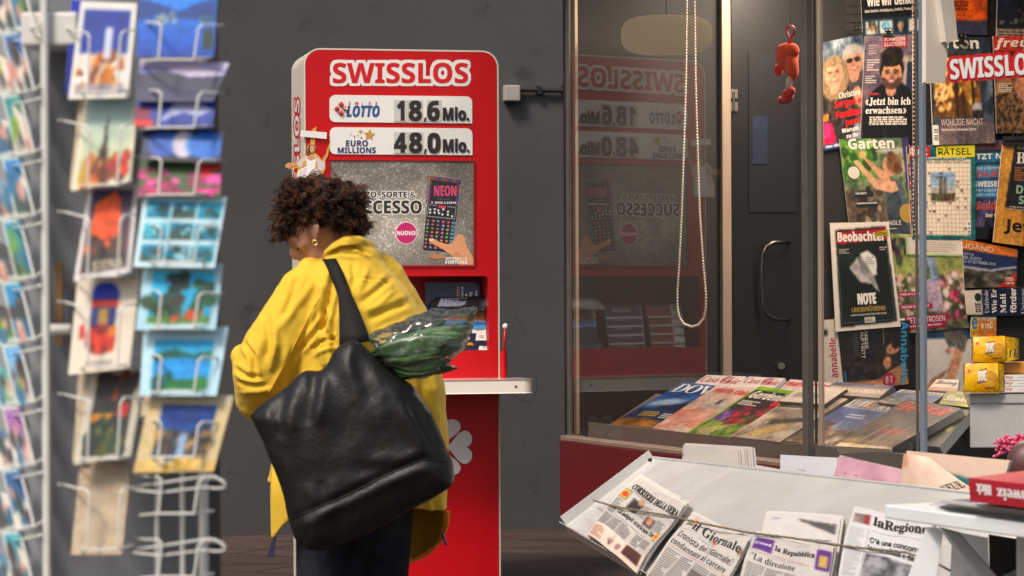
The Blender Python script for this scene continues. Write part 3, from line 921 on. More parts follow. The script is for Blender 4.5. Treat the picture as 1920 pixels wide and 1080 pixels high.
# ------------------------------------------------------------------ news kiosk
M['alu_dark'] = mat('dark_anodised_frame', '5b5854', 0.38, metal=0.35, noise=0.12, scale=20)
M['alu_blue'] = mat('pale_anodised_frame', '8b95a3', 0.35, metal=0.4, noise=0.08, scale=12, stretch=(1, 1, .1))
M['alu_tan'] = mat('tan_anodised_frame', 'a5917f', 0.4, metal=0.3, noise=0.1, scale=9, stretch=(3, 3, .3))
M['panel_red'] = mat('dark_red_base_panel', '5e161c', 0.42, noise=0.14, scale=2.5, col2='501318')
M['sill'] = mat('brown_aluminium_sill', '8a7468', 0.4, metal=0.3, noise=0.15, scale=15)
M['kick'] = mat('tan_inner_board', 'a08a7a', 0.5, noise=0.1, scale=6)
M['inner_dark'] = mat('dark_inner_lining', '2b2424', 0.5, noise=0.15, scale=3)
M['door_dark'] = mat('dark_door_leaf', '100f11', 0.35, noise=0.1, scale=2, coat=0.1)
M['deck'] = mat('grey_display_deck', '6a625c', 0.5, noise=0.08, scale=6)
M['offwhite'] = mat('off_white_board', 'd8cec2', 0.5, noise=0.05, scale=6)
M['white_metal'] = mat('worn_white_enamel', 'b0aeac', 0.27, noise=0.10, scale=4, coat=0.3, bump=0.10, bscale=5)
M['pearl'] = mat('ivory_bead', 'e6dac4', 0.25, coat=0.4)
M['blue_dim'] = mat('blue_door_sign', '1f4c86', 0.5)
M['plush_red'] = mat('orange_red_plush', (0.95, 0.09, 0.012), 0.95, sheen=0.2, noise=0.12, scale=90, bump=0.6, bscale=220)
M['plush_dark'] = mat('red_plush', (0.75, 0.02, 0.015), 0.95, sheen=0.4, noise=0.12, scale=90, bump=0.5, bscale=220)
M['plush_white'] = mat('cream_plush', 'd8c2ac', 0.95, sheen=0.4, bump=0.4, bscale=220)
M['pink_plastic'] = mat('pink_plastic', 'c23a4a', 0.35)
M['lampshade'] = mat('lit_beige_lampshade', (.01, .008, .006), 0.9, spec=0.05)
M['lampshade'].node_tree.nodes['Principled BSDF'].inputs['Emission Color'].default_value = (1, .72, .44, 1)
M['lampshade'].node_tree.nodes['Principled BSDF'].inputs['Emission Strength'].default_value = .12
def glass_mat(name, tint, boost, rough=0.0, ior=1.5, haze=0.0):
    m = bpy.data.materials.new(name); m.use_nodes = True
    t = m.node_tree; t.nodes.remove(t.nodes['Principled BSDF'])
    out = [n for n in t.nodes if n.type == 'OUTPUT_MATERIAL'][0]
    tr = t.nodes.new('ShaderNodeBsdfTransparent'); tr.inputs[0].default_value = (*tint, 1)
    gl = t.nodes.new('ShaderNodeBsdfGlossy'); gl.inputs['Roughness'].default_value = rough
    geo = t.nodes.new('ShaderNodeNewGeometry')
    fr = t.nodes.new('ShaderNodeFresnel'); fr.inputs['IOR'].default_value = ior
    bfi = t.nodes.new('ShaderNodeMath'); bfi.operation = 'MULTIPLY_ADD'      # same curve from both sides of the sheet
    bfi.inputs[1].default_value = 1.0 / ior - ior; bfi.inputs[2].default_value = ior
    t.links.new(geo.outputs['Backfacing'], bfi.inputs[0])
    ml = t.nodes.new('ShaderNodeMath'); ml.operation = 'MULTIPLY'; ml.inputs[1].default_value = boost; ml.use_clamp = True
    t.links.new(fr.outputs[0], ml.inputs[0])
    mx = t.nodes.new('ShaderNodeMixShader')
    t.links.new(ml.outputs[0], mx.inputs[0]); t.links.new(tr.outputs[0], mx.inputs[1]); t.links.new(gl.outputs[0], mx.inputs[2])
    if haze:
        df = t.nodes.new('ShaderNodeBsdfDiffuse'); df.inputs[0].default_value = (.8, .82, .8, 1)
        nz = t.nodes.new('ShaderNodeTexNoise'); nz.inputs['Scale'].default_value = 28; nz.inputs['Detail'].default_value = 5
        mr = t.nodes.new('ShaderNodeMapRange'); mr.inputs[1].default_value = .42; mr.inputs[2].default_value = .75; mr.inputs[3].default_value = haze * .3; mr.inputs[4].default_value = haze * 2.2
        t.links.new(nz.outputs['Fac'], mr.inputs[0])
        m2 = t.nodes.new('ShaderNodeMixShader'); t.links.new(mr.outputs[0], m2.inputs[0]); t.links.new(mx.outputs[0], m2.inputs[1]); t.links.new(df.outputs[0], m2.inputs[2]); mx = m2
    t.links.new(mx.outputs[0], out.inputs[0])
    return m
M['glass'] = glass_mat('window_glass', (0.90, 0.91, 0.93), 0.88)
M['glass_clean'] = glass_mat('sliding_glass', (0.95, 0.96, 0.97), 1.0)

KA = R(23)
KN = V((math.cos(KA), math.sin(KA), 0)); KU = V((-math.sin(KA), math.cos(KA), 0))
# the pane mirrors the terminal: the logo at column 628 comes back at column 1281
_P = TP.on(628, 205)
_k = (1281 - 960) / F
_t = (_k * _P.y - _P.x) / (2 * KN.x - 2 * _k * KN.y)
KP = Plane(_P + KN * _t, -KN)
def kpt(px, off=0.0, z=0.0):
    p = KP.off(off).on(px, HOR); return V((p.x, p.y, z))
KZ0 = KP.on(1071, 818).z          # foot of the glass
KZ1 = 2.75
C0 = kpt(1062)
kiosk = empty('news_kiosk', kpt(1500), 'glazed news kiosk with a dark red base panel and metal window frames', 'kiosk')
def post(name, m, x0, x1, z0, z1, o=0.0, fr=0.55):
    w_ = x1 - x0
    a, b = kpt(x0, o, z0), kpt(x0 + w_ * (1 - fr), o, z0)
    mb = MB(); mb.obox(a, b - a, UP * (z1 - z0), KN * (fr * w_ * a.y / F / .93))
    return build(mb, name, m, kiosk, bevel=.002)
post('corner_post', 'alu_dark', 1062, 1072.5, KZ0 - .02, KZ1, .004)
post('window_bead', 'alu_tan', 1074.5, 1086, KZ0 + .008, KZ1, -.004)
post('window_post', 'alu_dark', 1503, 1526, KZ0 - .05, KZ1, .004)
post('window_post', 'black_rub', 1526.3, 1532.5, KZ0 - .05, KZ1, .0)  # no post: black strip standing for the shaded gap between frame members
post('window_post', 'alu_tan', 1533, 1546, KZ0 + .02, KZ1, .002)
post('sliding_sash', 'alu_dark', 1716, 1723, KZ0 + .004, KZ1, .006, .3)
post('sliding_sash', 'alu_blue', 1723.3, 1739, KZ0 + .004, KZ1, .008)
zf0, zf1 = KP.on(1512, 860).z, KP.on(1512, 832).z
mb = MB(); a, b = kpt(1526, .004, zf0), kpt(2300, .004, zf0); mb.obox(a, b - a, UP * (zf1 - zf0), KN * .05); build(mb, 'bottom_rail', 'alu_dark', kiosk, bevel=.002)
mb = MB()
a, b = kpt(1072.6), kpt(1503)
mb.add([V((a.x, a.y, KZ0)), V((b.x, b.y, KZ0)), V((b.x, b.y, KZ1)), V((a.x, a.y, KZ1))], [(0, 1, 2, 3)])
build(mb, 'window_pane', 'glass', kiosk)
mb = MB(); a, b = kpt(1546), kpt(1716)
mb.add([V((a.x, a.y, zf1)), V((b.x, b.y, zf1)), V((b.x, b.y, KZ1)), V((a.x, a.y, KZ1))], [(0, 1, 2, 3)])
build(mb, 'window_pane', 'glass_clean', kiosk)
# base
q0 = KP.off(.07).on(1049, 826); q1 = KP.off(.07).on(1051, 966)
mb = MB(); L = -KU * 5.2
mb.obox(V((q0.x, q0.y, q1.z)), L, UP * (q0.z - q1.z), KN * .03); build(mb, 'base_panel', 'panel_red', kiosk, bevel=.003)
mb = MB(); mb.obox(V((q0.x, q0.y, q0.z + .002)) + KN * .004, L, UP * .012, KN * .10)
mb.obox(V((C0.x, C0.y, q0.z + .016)) - KN * .03, L, UP * (KZ0 - q0.z - .02), KN * .06)
for i in range(12): mb.tube([kpt(1085, .032, KZ0 - .012) - KU * (.32 * i), kpt(1085, .036, KZ0 - .012) - KU * (.32 * i)], .005, 8)
build(mb, 'sill', 'sill', kiosk)
mb = MB(); mb.obox(V((C0.x, C0.y, q1.z - .02)) + KN * .002 - KU * .02, L, KN * 2.6, UP * .04); build(mb, 'floor_slab', 'inner_dark', kiosk)
mb = MB(); mb.obox(V((C0.x, C0.y, 0)) + KN * .5 - KU * .45, -KU * 4.4, KN * 1.8, UP * (q1.z - .025)); build(mb, 'plinth', 'black_rub', kiosk)
mb = MB(); mb.obox(V((C0.x, C0.y, KZ1)) - KN * .35 + KU * .25, -KU * 5.6, KN * 3.2, UP * .18); build(mb, 'roof', 'alu_dark', kiosk)
# rear wall, white upright and dark glazed door
RP = Plane(V((C0.x, C0.y, 0)), WN)
def rpt(px, off=0.0, z=0.0):
    p = RP.off(off).on(px, HOR); return V((p.x, p.y, z))
mb = MB(); a = rpt(1062); mb.obox(V((a.x, a.y, q1.z + .025)) - WN * .04, WD * 3.6, UP * (KZ1 - q1.z - .03), WN * .04)
build(mb, 'rear_wall', mat('dark_rear_lining', '100e0e', .6, noise=.15, scale=3), kiosk)
mb = MB(); a, b = rpt(1350, .004), rpt(1367, .004); mb.obox(V((a.x, a.y, .36)), b - a, UP * (KZ1 - .37), WN * .04); build(mb, 'upright', 'alu_tan', kiosk, bevel=.003)
dr_a, dr_b = rpt(1371, .004), rpt(1506, .004)
mb = MB(); mb.obox(V((dr_a.x, dr_a.y, .36)), dr_b - dr_a, UP * 2.2, WN * .02); door = build(mb, 'door', 'door_dark', kiosk)
mb = MB(); a, z1_ = rpt(1405, .027), RP.on(1405, 100).z; b = rpt(1492, .027); z0_ = RP.on(1405, 398).z
mb.obox(V((a.x, a.y, z0_)), b - a, UP * (z1_ - z0_), WN * .004); build(mb, 'door_glazing', mat('dim_door_glass', '15161a', .35, coat=.05), door)
hp = RP.off(.075)
mb = MB(); mb.tube([RP.off(.028).on(1480, 454), hp.on(1474, 453), hp.on(1450, 455), hp.on(1437, 462), hp.on(1430, 478), hp.on(1428, 520), hp.on(1430, 570), hp.on(1437, 588), hp.on(1450, 597), hp.on(1474, 599), RP.off(.028).on(1480, 599)], .0085, 10)
build(mb, 'door_handle', 'darksteel', door, smooth=True)
mb = MB(); mb.tube([RP.off(.025).on(1465, 686), RP.off(.05).on(1465, 686)], .014, 14); build(mb, 'door_lock', 'steel', door)
mb = MB()
for y in (176, 200): mb.cbox(RP.off(.03).on(1376, y), WD * .014, UP * .018, WN * .006)
mb.tube([RP.off(.04).on(1376, 172), RP.off(.04).on(1376, 206)], .005, 8)
build(mb, 'hinge', 'steel', door)
mb = MB(); A = Art(12, 30, '142a48'); A.tex(0, 0, 1, 1, '122540', '18304e', 2, 4, 3); A.emit(mb, [RP.off(.036).on(*c) for c in ((1411, 217), (1439, 217), (1439, 307), (1411, 307))], .002); build(mb, 'door_sign', 'print', door)
# inner board and sloping display deck
IP = KP.off(-.025)
lz = IP.on(1102, 792).z
mb = MB(); a, b = IP.on(1102, HOR), IP.on(1560, HOR)
mb.obox(V((a.x, a.y, KZ0 - .03)), V((b.x - a.x, b.y - a.y, 0)), UP * (lz - KZ0 + .03), KN * .006); build(mb, 'inner_board', 'kick', kiosk)
TL_ = R(30)
DU = KN * math.cos(TL_) + UP * math.sin(TL_); DN = UP * math.cos(TL_) - KN * math.sin(TL_)
DP = Plane(V((a.x, a.y, lz)) + KN * .040 - UP * .004, DN)
mb = MB(); d0 = V((a.x, a.y, lz)) + KN * .030 - UP * .045
mb.obox(d0, (kpt(1665, -.03) - kpt(1102, -.03)).dot(-KU) * -KU, DU * .30, -DN * .012); build(mb, 'display_deck', 'deck', kiosk)
# ceiling light of the kiosk (it lights the magazines; it hangs just above the frame)
lp = kpt(1630, -.66, 2.62)
mb = MB(); mb.cbox(lp, KU * .75, KN * .09, UP * .02); cl = build(mb, 'ceiling_light', mat('warm_light_diffuser', (1, .8, .6), .5, emit=6.0), kiosk)
ld = bpy.data.lights.new('kiosk_light', 'AREA'); ld.shape = 'RECTANGLE'; ld.size = 1.5; ld.size_y = .2; ld.energy = 36; ld.color = (1.0, .80, .62)
lo = bpy.data.objects.new('kiosk_light', ld); COLL.objects.link(lo); lo.location = lp - UP * .03; lo.rotation_euler = (0, 0, math.atan2(KU.y, KU.x)); lo['kind'] = 'helper'
for (x, y, rx, rz, off) in ((1250, 66, 86, 37, .35),):
    pl_ = RP.off(off); c = pl_.on(x, y)
    ln = empty('pendant_lamp', c, 'wide oval beige pendant lamp glowing dimly behind the left kiosk pane' if rx > 50 else 'faint round beige pendant lamp near the kiosk door', 'lamp')
    mb = MB(); k_ = c.y / F; rg = []
    for t_ in range(13):
        an = -math.pi / 2 + math.pi * t_ / 12; w_ = abs(math.cos(an)) ** .55; h_ = math.copysign(abs(math.sin(an)) ** .7, math.sin(an))
        rg.append([c + V((rx * k_ * w_ * math.copysign(abs(math.cos(q_)) ** .7, math.cos(q_)), rx * .6 * k_ * w_ * math.copysign(abs(math.sin(q_)) ** .7, math.sin(q_)), rz * k_ * h_)) for q_ in [2 * math.pi * s__ / 36 for s__ in range(36)]])
    mb.rings(rg); build(mb, 'lamp_shade', 'lampshade', ln, smooth=True)
    mb = MB(); mb.tube([c + UP * (rz * k_), V((c.x, c.y, KZ1))], .003, 6); build(mb, 'lamp_cord', 'black_rub', ln)

# ------------------------------------------------------------------ bead chain and plush toy hanging inside the pane
BP = KP.off(-.07)
pts = []
left = [(1287.5, -430), (1287.5, 0), (1286, 150), (1282, 280), (1278, 400), (1273, 500), (1270, 545), (1270, 575), (1274, 595), (1283, 608), (1297, 613)]
right = [(1310, 609), (1319, 597), (1323, 578), (1323.5, 550), (1319, 500), (1312, 400), (1308, 280), (1304, 150), (1302, 0), (1301.5, -430)]
path = [BP.on(x, y) for x, y in left + right]
acc = []
for i in range(len(path) - 1):
    d = path[i + 1] - path[i]; k = max(1, int(d.length / .0005))
    acc += [path[i] + d * (j / k) for j in range(k)]
mb = MB(); last = None
for p in acc:
    if last is None or (p - last).length >= .0108:
        mb.ball(p, .0046, nu=8, nv=6); last = p
mb.tube(path, .0012, 4)
build(mb, 'bead_chain', 'pearl', label='long looped chain of ivory beads hanging behind the left pane', cat='bead chain', smooth=True)
mb = MB(); a_, last = [], None
mb2 = MB()
GP = RP.off(.25)
for i in range(60):
    y = -20 + i * 8.2; x = 1711 + 2.5 * math.sin(i * .06) + (0 if i < 50 else (i - 50) * .9)
    mb2.ball(GP.on(x, y), .0042, nu=8, nv=6)
mb2.tube([GP.on(1711, -20), GP.on(1711, 200), GP.on(1713, 400), GP.on(1720, 464)], .0012, 4)
build(mb2, 'bead_chain', 'alu_tan', label='pale bead chain hanging beside the sliding sash in front of the magazines', cat='bead chain', smooth=True)
HP_ = KP.off(-.10)
s_ = HP_.on(1478, 120).y / F
toy = empty('plush_toy', HP_.on(1478, 198), 'small orange and red plush toy with dangling legs hanging on a pink clip', 'plush toy')
def hb(mb, x, y, rx, rz, rot=0, ry=None, dy=0.0):
    a = R(rot); ax = (CR * math.cos(a) - UP * math.sin(a), CF.copy(), CR * math.sin(a) + UP * math.cos(a))
    mb.ball(HP_.on(x - 3, y) - CF * dy, rx * s_, (ry or rx) * s_, rz * s_, ax, 22, 14)
mb = MB(); hb(mb, 1479, 107, 22, 27, 4, 17); hb(mb, 1488, 126, 13, 27, -4, 14); hb(mb, 1472, 95, 15, 13, 0, 13); hb(mb, 1489, 95, 13, 14, 0, 12); build(mb, 'body', 'plush_red', toy, smooth=True)
for nm, m_, bits in (('arm', 'plush_white', [(1466, 118, 5.5, 11, -22, None, .03)]), ('hand', 'plush_dark', [(1461, 133, 8.5, 11, 6, None, .03), (1457, 129, 5, 6, 0, None, .03)]), ('leg', 'plush_white', [(1481, 156, 6.5, 15, 10, None, .03)]), ('foot', 'plush_dark', [(1478, 181, 12, 14, 14, None, .03), (1469, 189, 10.5, 8, -6, None, .03), (1485, 172, 8, 8, 0, None, .03)])):
    mb = MB()
    for b_ in bits: hb(mb, *b_)
    build(mb, nm, m_, toy, smooth=True)
mb = MB(); mb.tube([HP_.on(x, y) for x, y in ((1479, 82), (1480, 70), (1476, 62), (1475, 54), (1479, 49), (1485, 49), (1490, 54), (1489, 62), (1483, 70), (1483, 82))], .0042, 8); build(mb, 'clip_ring', 'pink_plastic', toy, smooth=True)
mb = MB(); mb.tube([HP_.on(1482, 49), HP_.on(1481, -560)], .0008, 4); build(mb, 'hanging_thread', 'black_rub', toy)
# hanging price board and the name sticker in the serving opening
hpn = kpt(1762, -.02)
HBP = Plane(hpn, V((.5, -1, 0)))
mb = MB(); mb.prism([HBP.on(x, y) for x, y in ((1738, -60), (1757, -60), (1776, 78), (1771, 152), (1738, 155))], -HBP.n * .02)
hb_ = build(mb, 'hanging_board', 'offwhite', label='white angled board hanging at the top of the serving opening', cat='board', bevel=.003)
mb = MB(); mb.prism([HBP.off(.03).on(x, y) for x, y in ((1757, -60), (1781, -60), (1794, 72), (1776, 79))], -HBP.n * .03)
build(mb, 'board_flap', 'offwhite', hb_, bevel=.003)
SGP = Plane(kpt(1850, .05), V((0.08, -1, 0)))
def tilt_word(mb, off, r):
    v, f, a, _ = glyphs('SWISSLOS', 'bold', 0, 1, 0, 4)
    for k in range(18 if r else 1):
        an = k * math.pi / 9
        pl_ = SGP.off(off + k * .00003)
        dx, dy = r * math.cos(an), r * math.sin(an)
        TL, TR, BR, BL = [pl_.on(x + dx, y + dy) for x, y in ((1781, 112), (1944, 98), (1946, 138), (1783, 149))]
        mb.add([BL * ((1 - u) * (1 - w_)) + BR * (u * (1 - w_)) + TL * ((1 - u) * w_) + TR * (u * w_) for u, w_ in v], f)
mb = MB(); tilt_word(mb, 0, 6.5); tilt_word(mb, .0002, 4)
mb.prism([SGP.off(-.003).on(x, y) for x, y in ((1785, 116), (1942, 102), (1944, 136), (1787, 146))], SGP.n * .002)
ss = build(mb, 'name_sticker', 'redprint', label='red edged white lettering sticker in front of the magazines, slightly tilted', cat='sticker')
mb = MB(); tilt_word(mb, .003, 0); tilt_word(mb, .0032, .7); build(mb, 'letters', 'white', ss)
PR[:] = [1.25, .98, 1.0, .45]
# ------------------------------------------------------------------ magazines on the kiosk's rear wall
WALLG = 'magazines hung on the kiosk rear wall'
def cover(A, plane, off, quad, name, label, cat, group=None, mat_='gloss', thick=.005, bend=0.0, bend_v=0.0, edge='d8d2c8', warp=None, lean=0.0):
    TL, TR, BR, BL = quad
    w_ = math.hypot(TR[0] - TL[0], TR[1] - TL[1]); h_ = math.hypot(BL[0] - TL[0], BL[1] - TL[1])
    pl_ = plane.off(off)
    q = [pl_.on(*c) for c in quad]
    if lean:
        q[2] = q[2] + plane.n * lean; q[3] = q[3] + plane.n * lean
    mb = MB(); A.emit(mb, q, thick, bend, bend_v, edge=edge, warp=warp)
    return build(mb, name, mat_, label=label, cat=cat, group=group)
def barcode(A, x0, y0, x1, y1, horiz=False):
    A.q(x0, y0, x1, y1, 'e8e4e0', 3)
    rng = random.Random(int(x0 * 99)); k = 11
    for i in range(k):
        if rng.random() < .7:
            if horiz: A.q(x0 + (x1 - x0) * (.08 + .84 * i / k), y0 + (y1 - y0) * .2, x0 + (x1 - x0) * (.08 + .84 * (i + .55) / k), y1 - (y1 - y0) * .1, '1a1818', 4)
            else: A.q(x0 + (x1 - x0) * .2, y0 + (y1 - y0) * (.08 + .84 * i / k), x1 - (x1 - x0) * .1, y0 + (y1 - y0) * (.08 + .84 * (i + .55) / k), '1a1818', 4)
NX, NY = 78, 104
# brain magazine
A = Art(NX, 84, '15151a'); A.rect(0, 0, 1, .22, '2c4a5a')
A.ell(.52, 1.0, .28, .42, 'b0866a', 0, .1); A.ell(.62, .95, .16, .4, '8a6450', 0, .6); A.ell(.5, .72, .13, .05, '8a4a40'); A.ell(.1, .8, .22, .4, '2a2a22', 0, .5); A.ell(.9, .85, .2, .4, '33302c', 0, .5)
for i, c in enumerate(('d8cfc0', 'dcd6cc', '2a2a2e', 'd0ccc4')):
    x = .06 + i * .25; A.rect(x, .03, x + .21, .19, c)
    if i == 0: A.blobs(x + .03, .05, x + .18, .17, 14, ['6a5a48', 'b09a80', '4a4038'], .012, .03, 2, 1)
    if i == 1: A.ell(x + .1, .12, .08, .05, '5aa0c0', 0, .2); A.ell(x + .11, .12, .05, .03, '8ac4d8', 0, .4)
    if i == 2: A.face(x + .11, .11, .05, 'c0a898', '8a8078', .75, False)
A.text('Wie wir denken', .1, .375, 1.0, .5, 'efe9e0', 'bold', .02); A.text('Das Gehirn: Intelligenz, Gefühl, Bewusstsein', .06, .29, 1.0, .335, 'd8d2ca', 'serif')
cover(A, RP, .012, [(1610, -82), (1722, -88), (1724, 62), (1618, 70)], 'magazine', 'dark magazine about thinking with four small pictures along its foot', 'magazine', WALLG)
# couple
A = Art(96, 150, '8a93a0'); A.tex(0, .5, 1, 1, '5a6a7a', 'c8ccd0', 6, 5, 2)
A.ell(.73, .44, .42, .26, '5a5450', 0, .1); A.ell(.3, .3, .42, .34, '2e2624', 0, .1); A.tex(0, 0, .62, .6, '2a2222', '8a7a70', 14, 14, 3, .5, A.pmask([(0, 0), (.62, 0), (.66, .5), (.4, .6), (.05, .55)]))
A.ell(.83, .42, .14, .09, 'c89878', -30, .2)
A.face(.74, .76, .13, 'c99a80', 'b8b2ac', .42, True, glasses=True); A.face(.27, .68, .125, 'd8a488', 'a08868', .42, True, long_hair=True)
A.poly([(.0, .25), (.2, .22), (.3, .0), (0, 0)], 'c82058'); A.ell(.06, .16, .12, .07, 'e04080'); A.rect(0, .25, .12, .32, 'c88a3a')
A.text('Christina Surer', .36, .44, 1.2, .5, 'e8dccc', 'bold', .01); A.text('Sorgen wegen', .26, .34, 1.25, .425, 'd8242c', 'bold', .02); A.text('Familienglück', .28, .24, 1.25, .325, 'd8242c', 'bold', .02); A.text('perfekt!', .5, .155, 1.1, .24, 'd8242c', 'bold', .02)
A.text('Warum ihr Papi', .4, .1, 1.2, .155, 'efe8e0', 'bold', .015); A.text('zu ihr gezogen', .5, .045, 1.2, .095, 'efe8e0', 'bold', .015)
A.q(0, -.02, 1, .035, '2a4f86', 1); A.text('Viele Rätsel und Schicksalsg', .02, -.008, .98, .026, 'e6e2de', 'bold', .01, lvl=2)
A.over = [(np.clip(p, None, 1.0) if p[:, 0].max() > 1 else p, f, c, l) for p, f, c, l in A.over]
cover(A, RP, .020, [(1541, 80), (1618, 64), (1630, 262), (1545, 279)], 'magazine', 'tilted magazine with a smiling blonde woman and a white haired man', 'magazine', WALLG)
# bearded man
A = Art(104, 150, '6e6168'); A.grad(0, 0, 1, 1, '5e5058', '857480'); A.rect(.78, .4, .97, .8, 'a89a94'); A.rect(.86, .46, .98, .74, '2c3a55'); A.rect(.82, .2, 1, .38, '7a6a72')
A.ell(.58, .18, .56, .38, '16161c', 0, .06); A.ell(.55, .06, .52, .3, '16161c'); A.blobs(.2, .02, .95, .45, 40, ['33333c', '2a2226', '3c3634'], .015, .03, 5)
A.face(.56, .62, .14, 'c9977a', '1e1614', .5, True, beard='5a3a2c'); A.ell(.55, .80, .205, .085, '211814', 0, .15)
rng = random.Random(12)
for i in range(90):
    t_ = rng.uniform(0, 6.28); q_ = rng.uniform(.3, 1.0); A.ell(.55 + .215 * q_ * math.cos(t_), .80 + .09 * q_ * math.sin(t_), rng.uniform(.02, .035), rng.uniform(.010, .018), rng.choice(['1e1714', '352620', '14100e', '42302a']), rng.uniform(0, 180), .5)
A.put(A.box_mask(.36, .88, .83, .985) * (A.C.mean(-1) > .2), 'b81f2e')
A.text('ILLUSTRIERTE', .385, .895, .8, .935, 'e8dcd8', 'bold', .01); A.text('SCHWEIZER', .385, .945, .8, .98, 'e8dcd8', 'bold', .01)
A.text('«', .07, .335, .125, .385, 'efe6dc', 'sans', .02); A.text('Jetzt bin ich', .14, .325, .96, .405, 'efe6dc', 'serif', .012); A.text('erwachsen', .08, .25, .8, .315, 'efe6dc', 'serif', .012); A.text('»', .82, .25, .88, .30, 'efe6dc', 'sans', .02)
A.q(.12, .43, .32, .45, 'b03a44'); A.greek(.16, .14, .9, .225, 4, 'd8cfc6', 2, .75); A.greek(.08, .82, .24, .92, 4, 'c8b8b8', 3, .5); A.greek(.06, .66, .3, .78, 5, 'd8ccc8', 4, .5); A.greek(.04, .54, .26, .62, 4, 'd0c4c0', 6, .5)
cover(A, RP, .030, [(1622, 68), (1717, 64), (1708, 262), (1613, 262)], 'magazine', 'magazine with a smiling dark haired bearded man in a black shirt', 'magazine', WALLG)
# garden woman
A = Art(104, 150, '8a8878'); A.grad(0, 0, 1, 1, '7a6a58', 'b8b2a8'); A.tex(0, .45, 1, 1, '3a5a34', '9aa878', 9, 8, 4, .75); A.rect(.62, .45, 1, .9, 'b0aca2'); A.tex(.55, .3, 1, .85, '3c5a3a', '98a080', 10, 10, 9, .6)
A.blobs(0, .62, .5, .98, 90, ['4a7a34', '6a9a44', '86b050', '3a5c2a'], .02, .06, 3); A.blobs(.62, .4, 1, .72, 30, ['4a6a44', '3a5440', '6a8458'], .02, .05, 4)
A.rect(0, .1, .55, .5, '6a5a4c'); A.blobs(.02, .14, .5, .5, 30, ['8a7a68', '3a322c', 'a89a88', '54483c'], .03, .07, 6)
A.poly([(.56, .62), (.82, .56), (.92, .1), (.95, 0), (.58, 0)], '4a525c'); A.poly([(.74, .6), (.82, .56), (.93, .1), (.86, .05)], '5f6874')
A.poly([(.28, .84), (.34, .82), (.64, .64), (.7, .56), (.6, .5), (.52, .6)], 'd0a080'); A.poly([(.16, .78), (.22, .8), (.46, .6), (.74, .57), (.78, .48), (.66, .46), (.44, .5)], 'd8aa8a')
A.ell(.3, .85, .045, .04, 'd0a080'); A.ell(.68, .72, .1, .1, 'cf9e80', 20); A.ell(.75, .75, .11, .1, '8a6446', 0, .3); A.ell(.72, .82, .06, .05, '7a563c', 0, .3); A.ell(.8, .7, .06, .06, '6a4a34', 0, .4)
A.disc(.15, .67, .085, .06, 'd0ccc0', 1); A.greek(.09, .64, .21, .70, 4, '8a8478', 3); A.disc(.86, .25, .11, .095, 'b89a50', 1); A.greek(.78, .2, .94, .3, 5, 'dcd0a8', 4)
A.q(.13, .43, .4, .48, '2f333a', 1); A.text('HOCHBEETE', .14, .455, .3, .475, 'e0dcd8', lvl=2); A.q(.13, .33, .45, .385, '2f333a', 1); A.text('SCHNEEGLÖCKCHEN', .14, .36, .44, .38, 'e0dcd8', lvl=2); A.greek(.14, .435, .38, .45, 1, 'c8c4c0', 2); A.greek(.14, .338, .42, .352, 1, 'c8c4c0', 2)
A.text('Garten', .12, .9, .78, 1.0, 'dcd8d0', 'bold', .03); A.text('im grünen Bereich', .5, .865, .82, .885, 'e0dcd4', 'sans', shear=.3)
A.text('URBAN JUNGLE', .2, .14, .76, .185, 'e8e0d8', 'sans'); A.text('Wohnen mit Zimmerpflanzen', .2, .095, .68, .115, 'e0d8d0', 'bold'); barcode(A, .06, .02, .14, .16)
A.rect(.9, 0, 1, 1, '4a3a6a')
cover(A, RP, .040, [(1574, 261), (1703, 258), (1724, 446), (1596, 453)], 'magazine', 'gardening magazine with a woman in a grey top reaching up to leaves', 'magazine', WALLG, thick=.008)
# puzzle magazine
A = Art(NX, NY, '1f6a70'); A.rect(.06, .04, .93, .84, 'e6d8c8'); A.grad(0, 0, .06, 1, '20505a', '5a3a7a')
for i in range(14): A.q(.06 + .87 * i / 14, .04, .063 + .87 * i / 14, .8, '8a7a6e')
for i in range(18): A.q(.06, .04 + .76 * i / 17, .93, .042 + .76 * i / 17, '8a7a6e')
A.greek(.08, .805, .9, .835, 2, '6a5c54', 2, .4)
rng = random.Random(4)
for i in range(46): x, y = .07 + .062 * rng.randrange(13), .05 + .0447 * rng.randrange(16); A.greek(x + .006, y + .008, x + .05, y + .036, 3, '5a4c46', i, .5)
A.rect(.3, .4, .68, .7, '9ab4c8'); A.grad(.3, .5, .68, .7, 'c0d0d8', '7a9cc0'); A.rect(.3, .4, .68, .49, '5a7a4a'); A.blobs(.32, .41, .66, .47, 24, ['8a3a34', '6a8a4a', 'a04a40'], .012, .02, 3); A.rect(.32, .48, .66, .535, 'b8b0a8')
for x in (.46, .53): A.rect(x - .025, .48, x + .025, .63, '6a6460'); A.poly([(x - .025, .63), (x + .025, .63), (x, .68)], '4a5a5a')
A.q(0, .87, .3, .99, 'c41f2a', 1); A.text('Blick', -.06, .89, .26, .975, 'efe8e4', 'bold', .02, lvl=2); A.q(.4, .865, .985, .99, 'd8cf38', 1); A.text('RÄTSEL', .43, .89, .93, .975, '1e1e1a', 'sans', .02, lvl=2)
A.text('grosse Schweizer Rätselvergnügen', .12, .835 + .012, .86, .872, 'e8e4dc', 'bold'); barcode(A, .86, .06, .92, .2)
A.over = [(np.clip(p, 0.0, 1.0), f, c, l) for p, f, c, l in A.over]
cover(A, RP, .050, [(1705, 272), (1829, 270), (1829, 450), (1712, 448)], 'magazine', 'crossword magazine with a yellow title box and a twin towered church', 'magazine', WALLG, thick=.008)
A = Art(14, NY, '2a4a58')
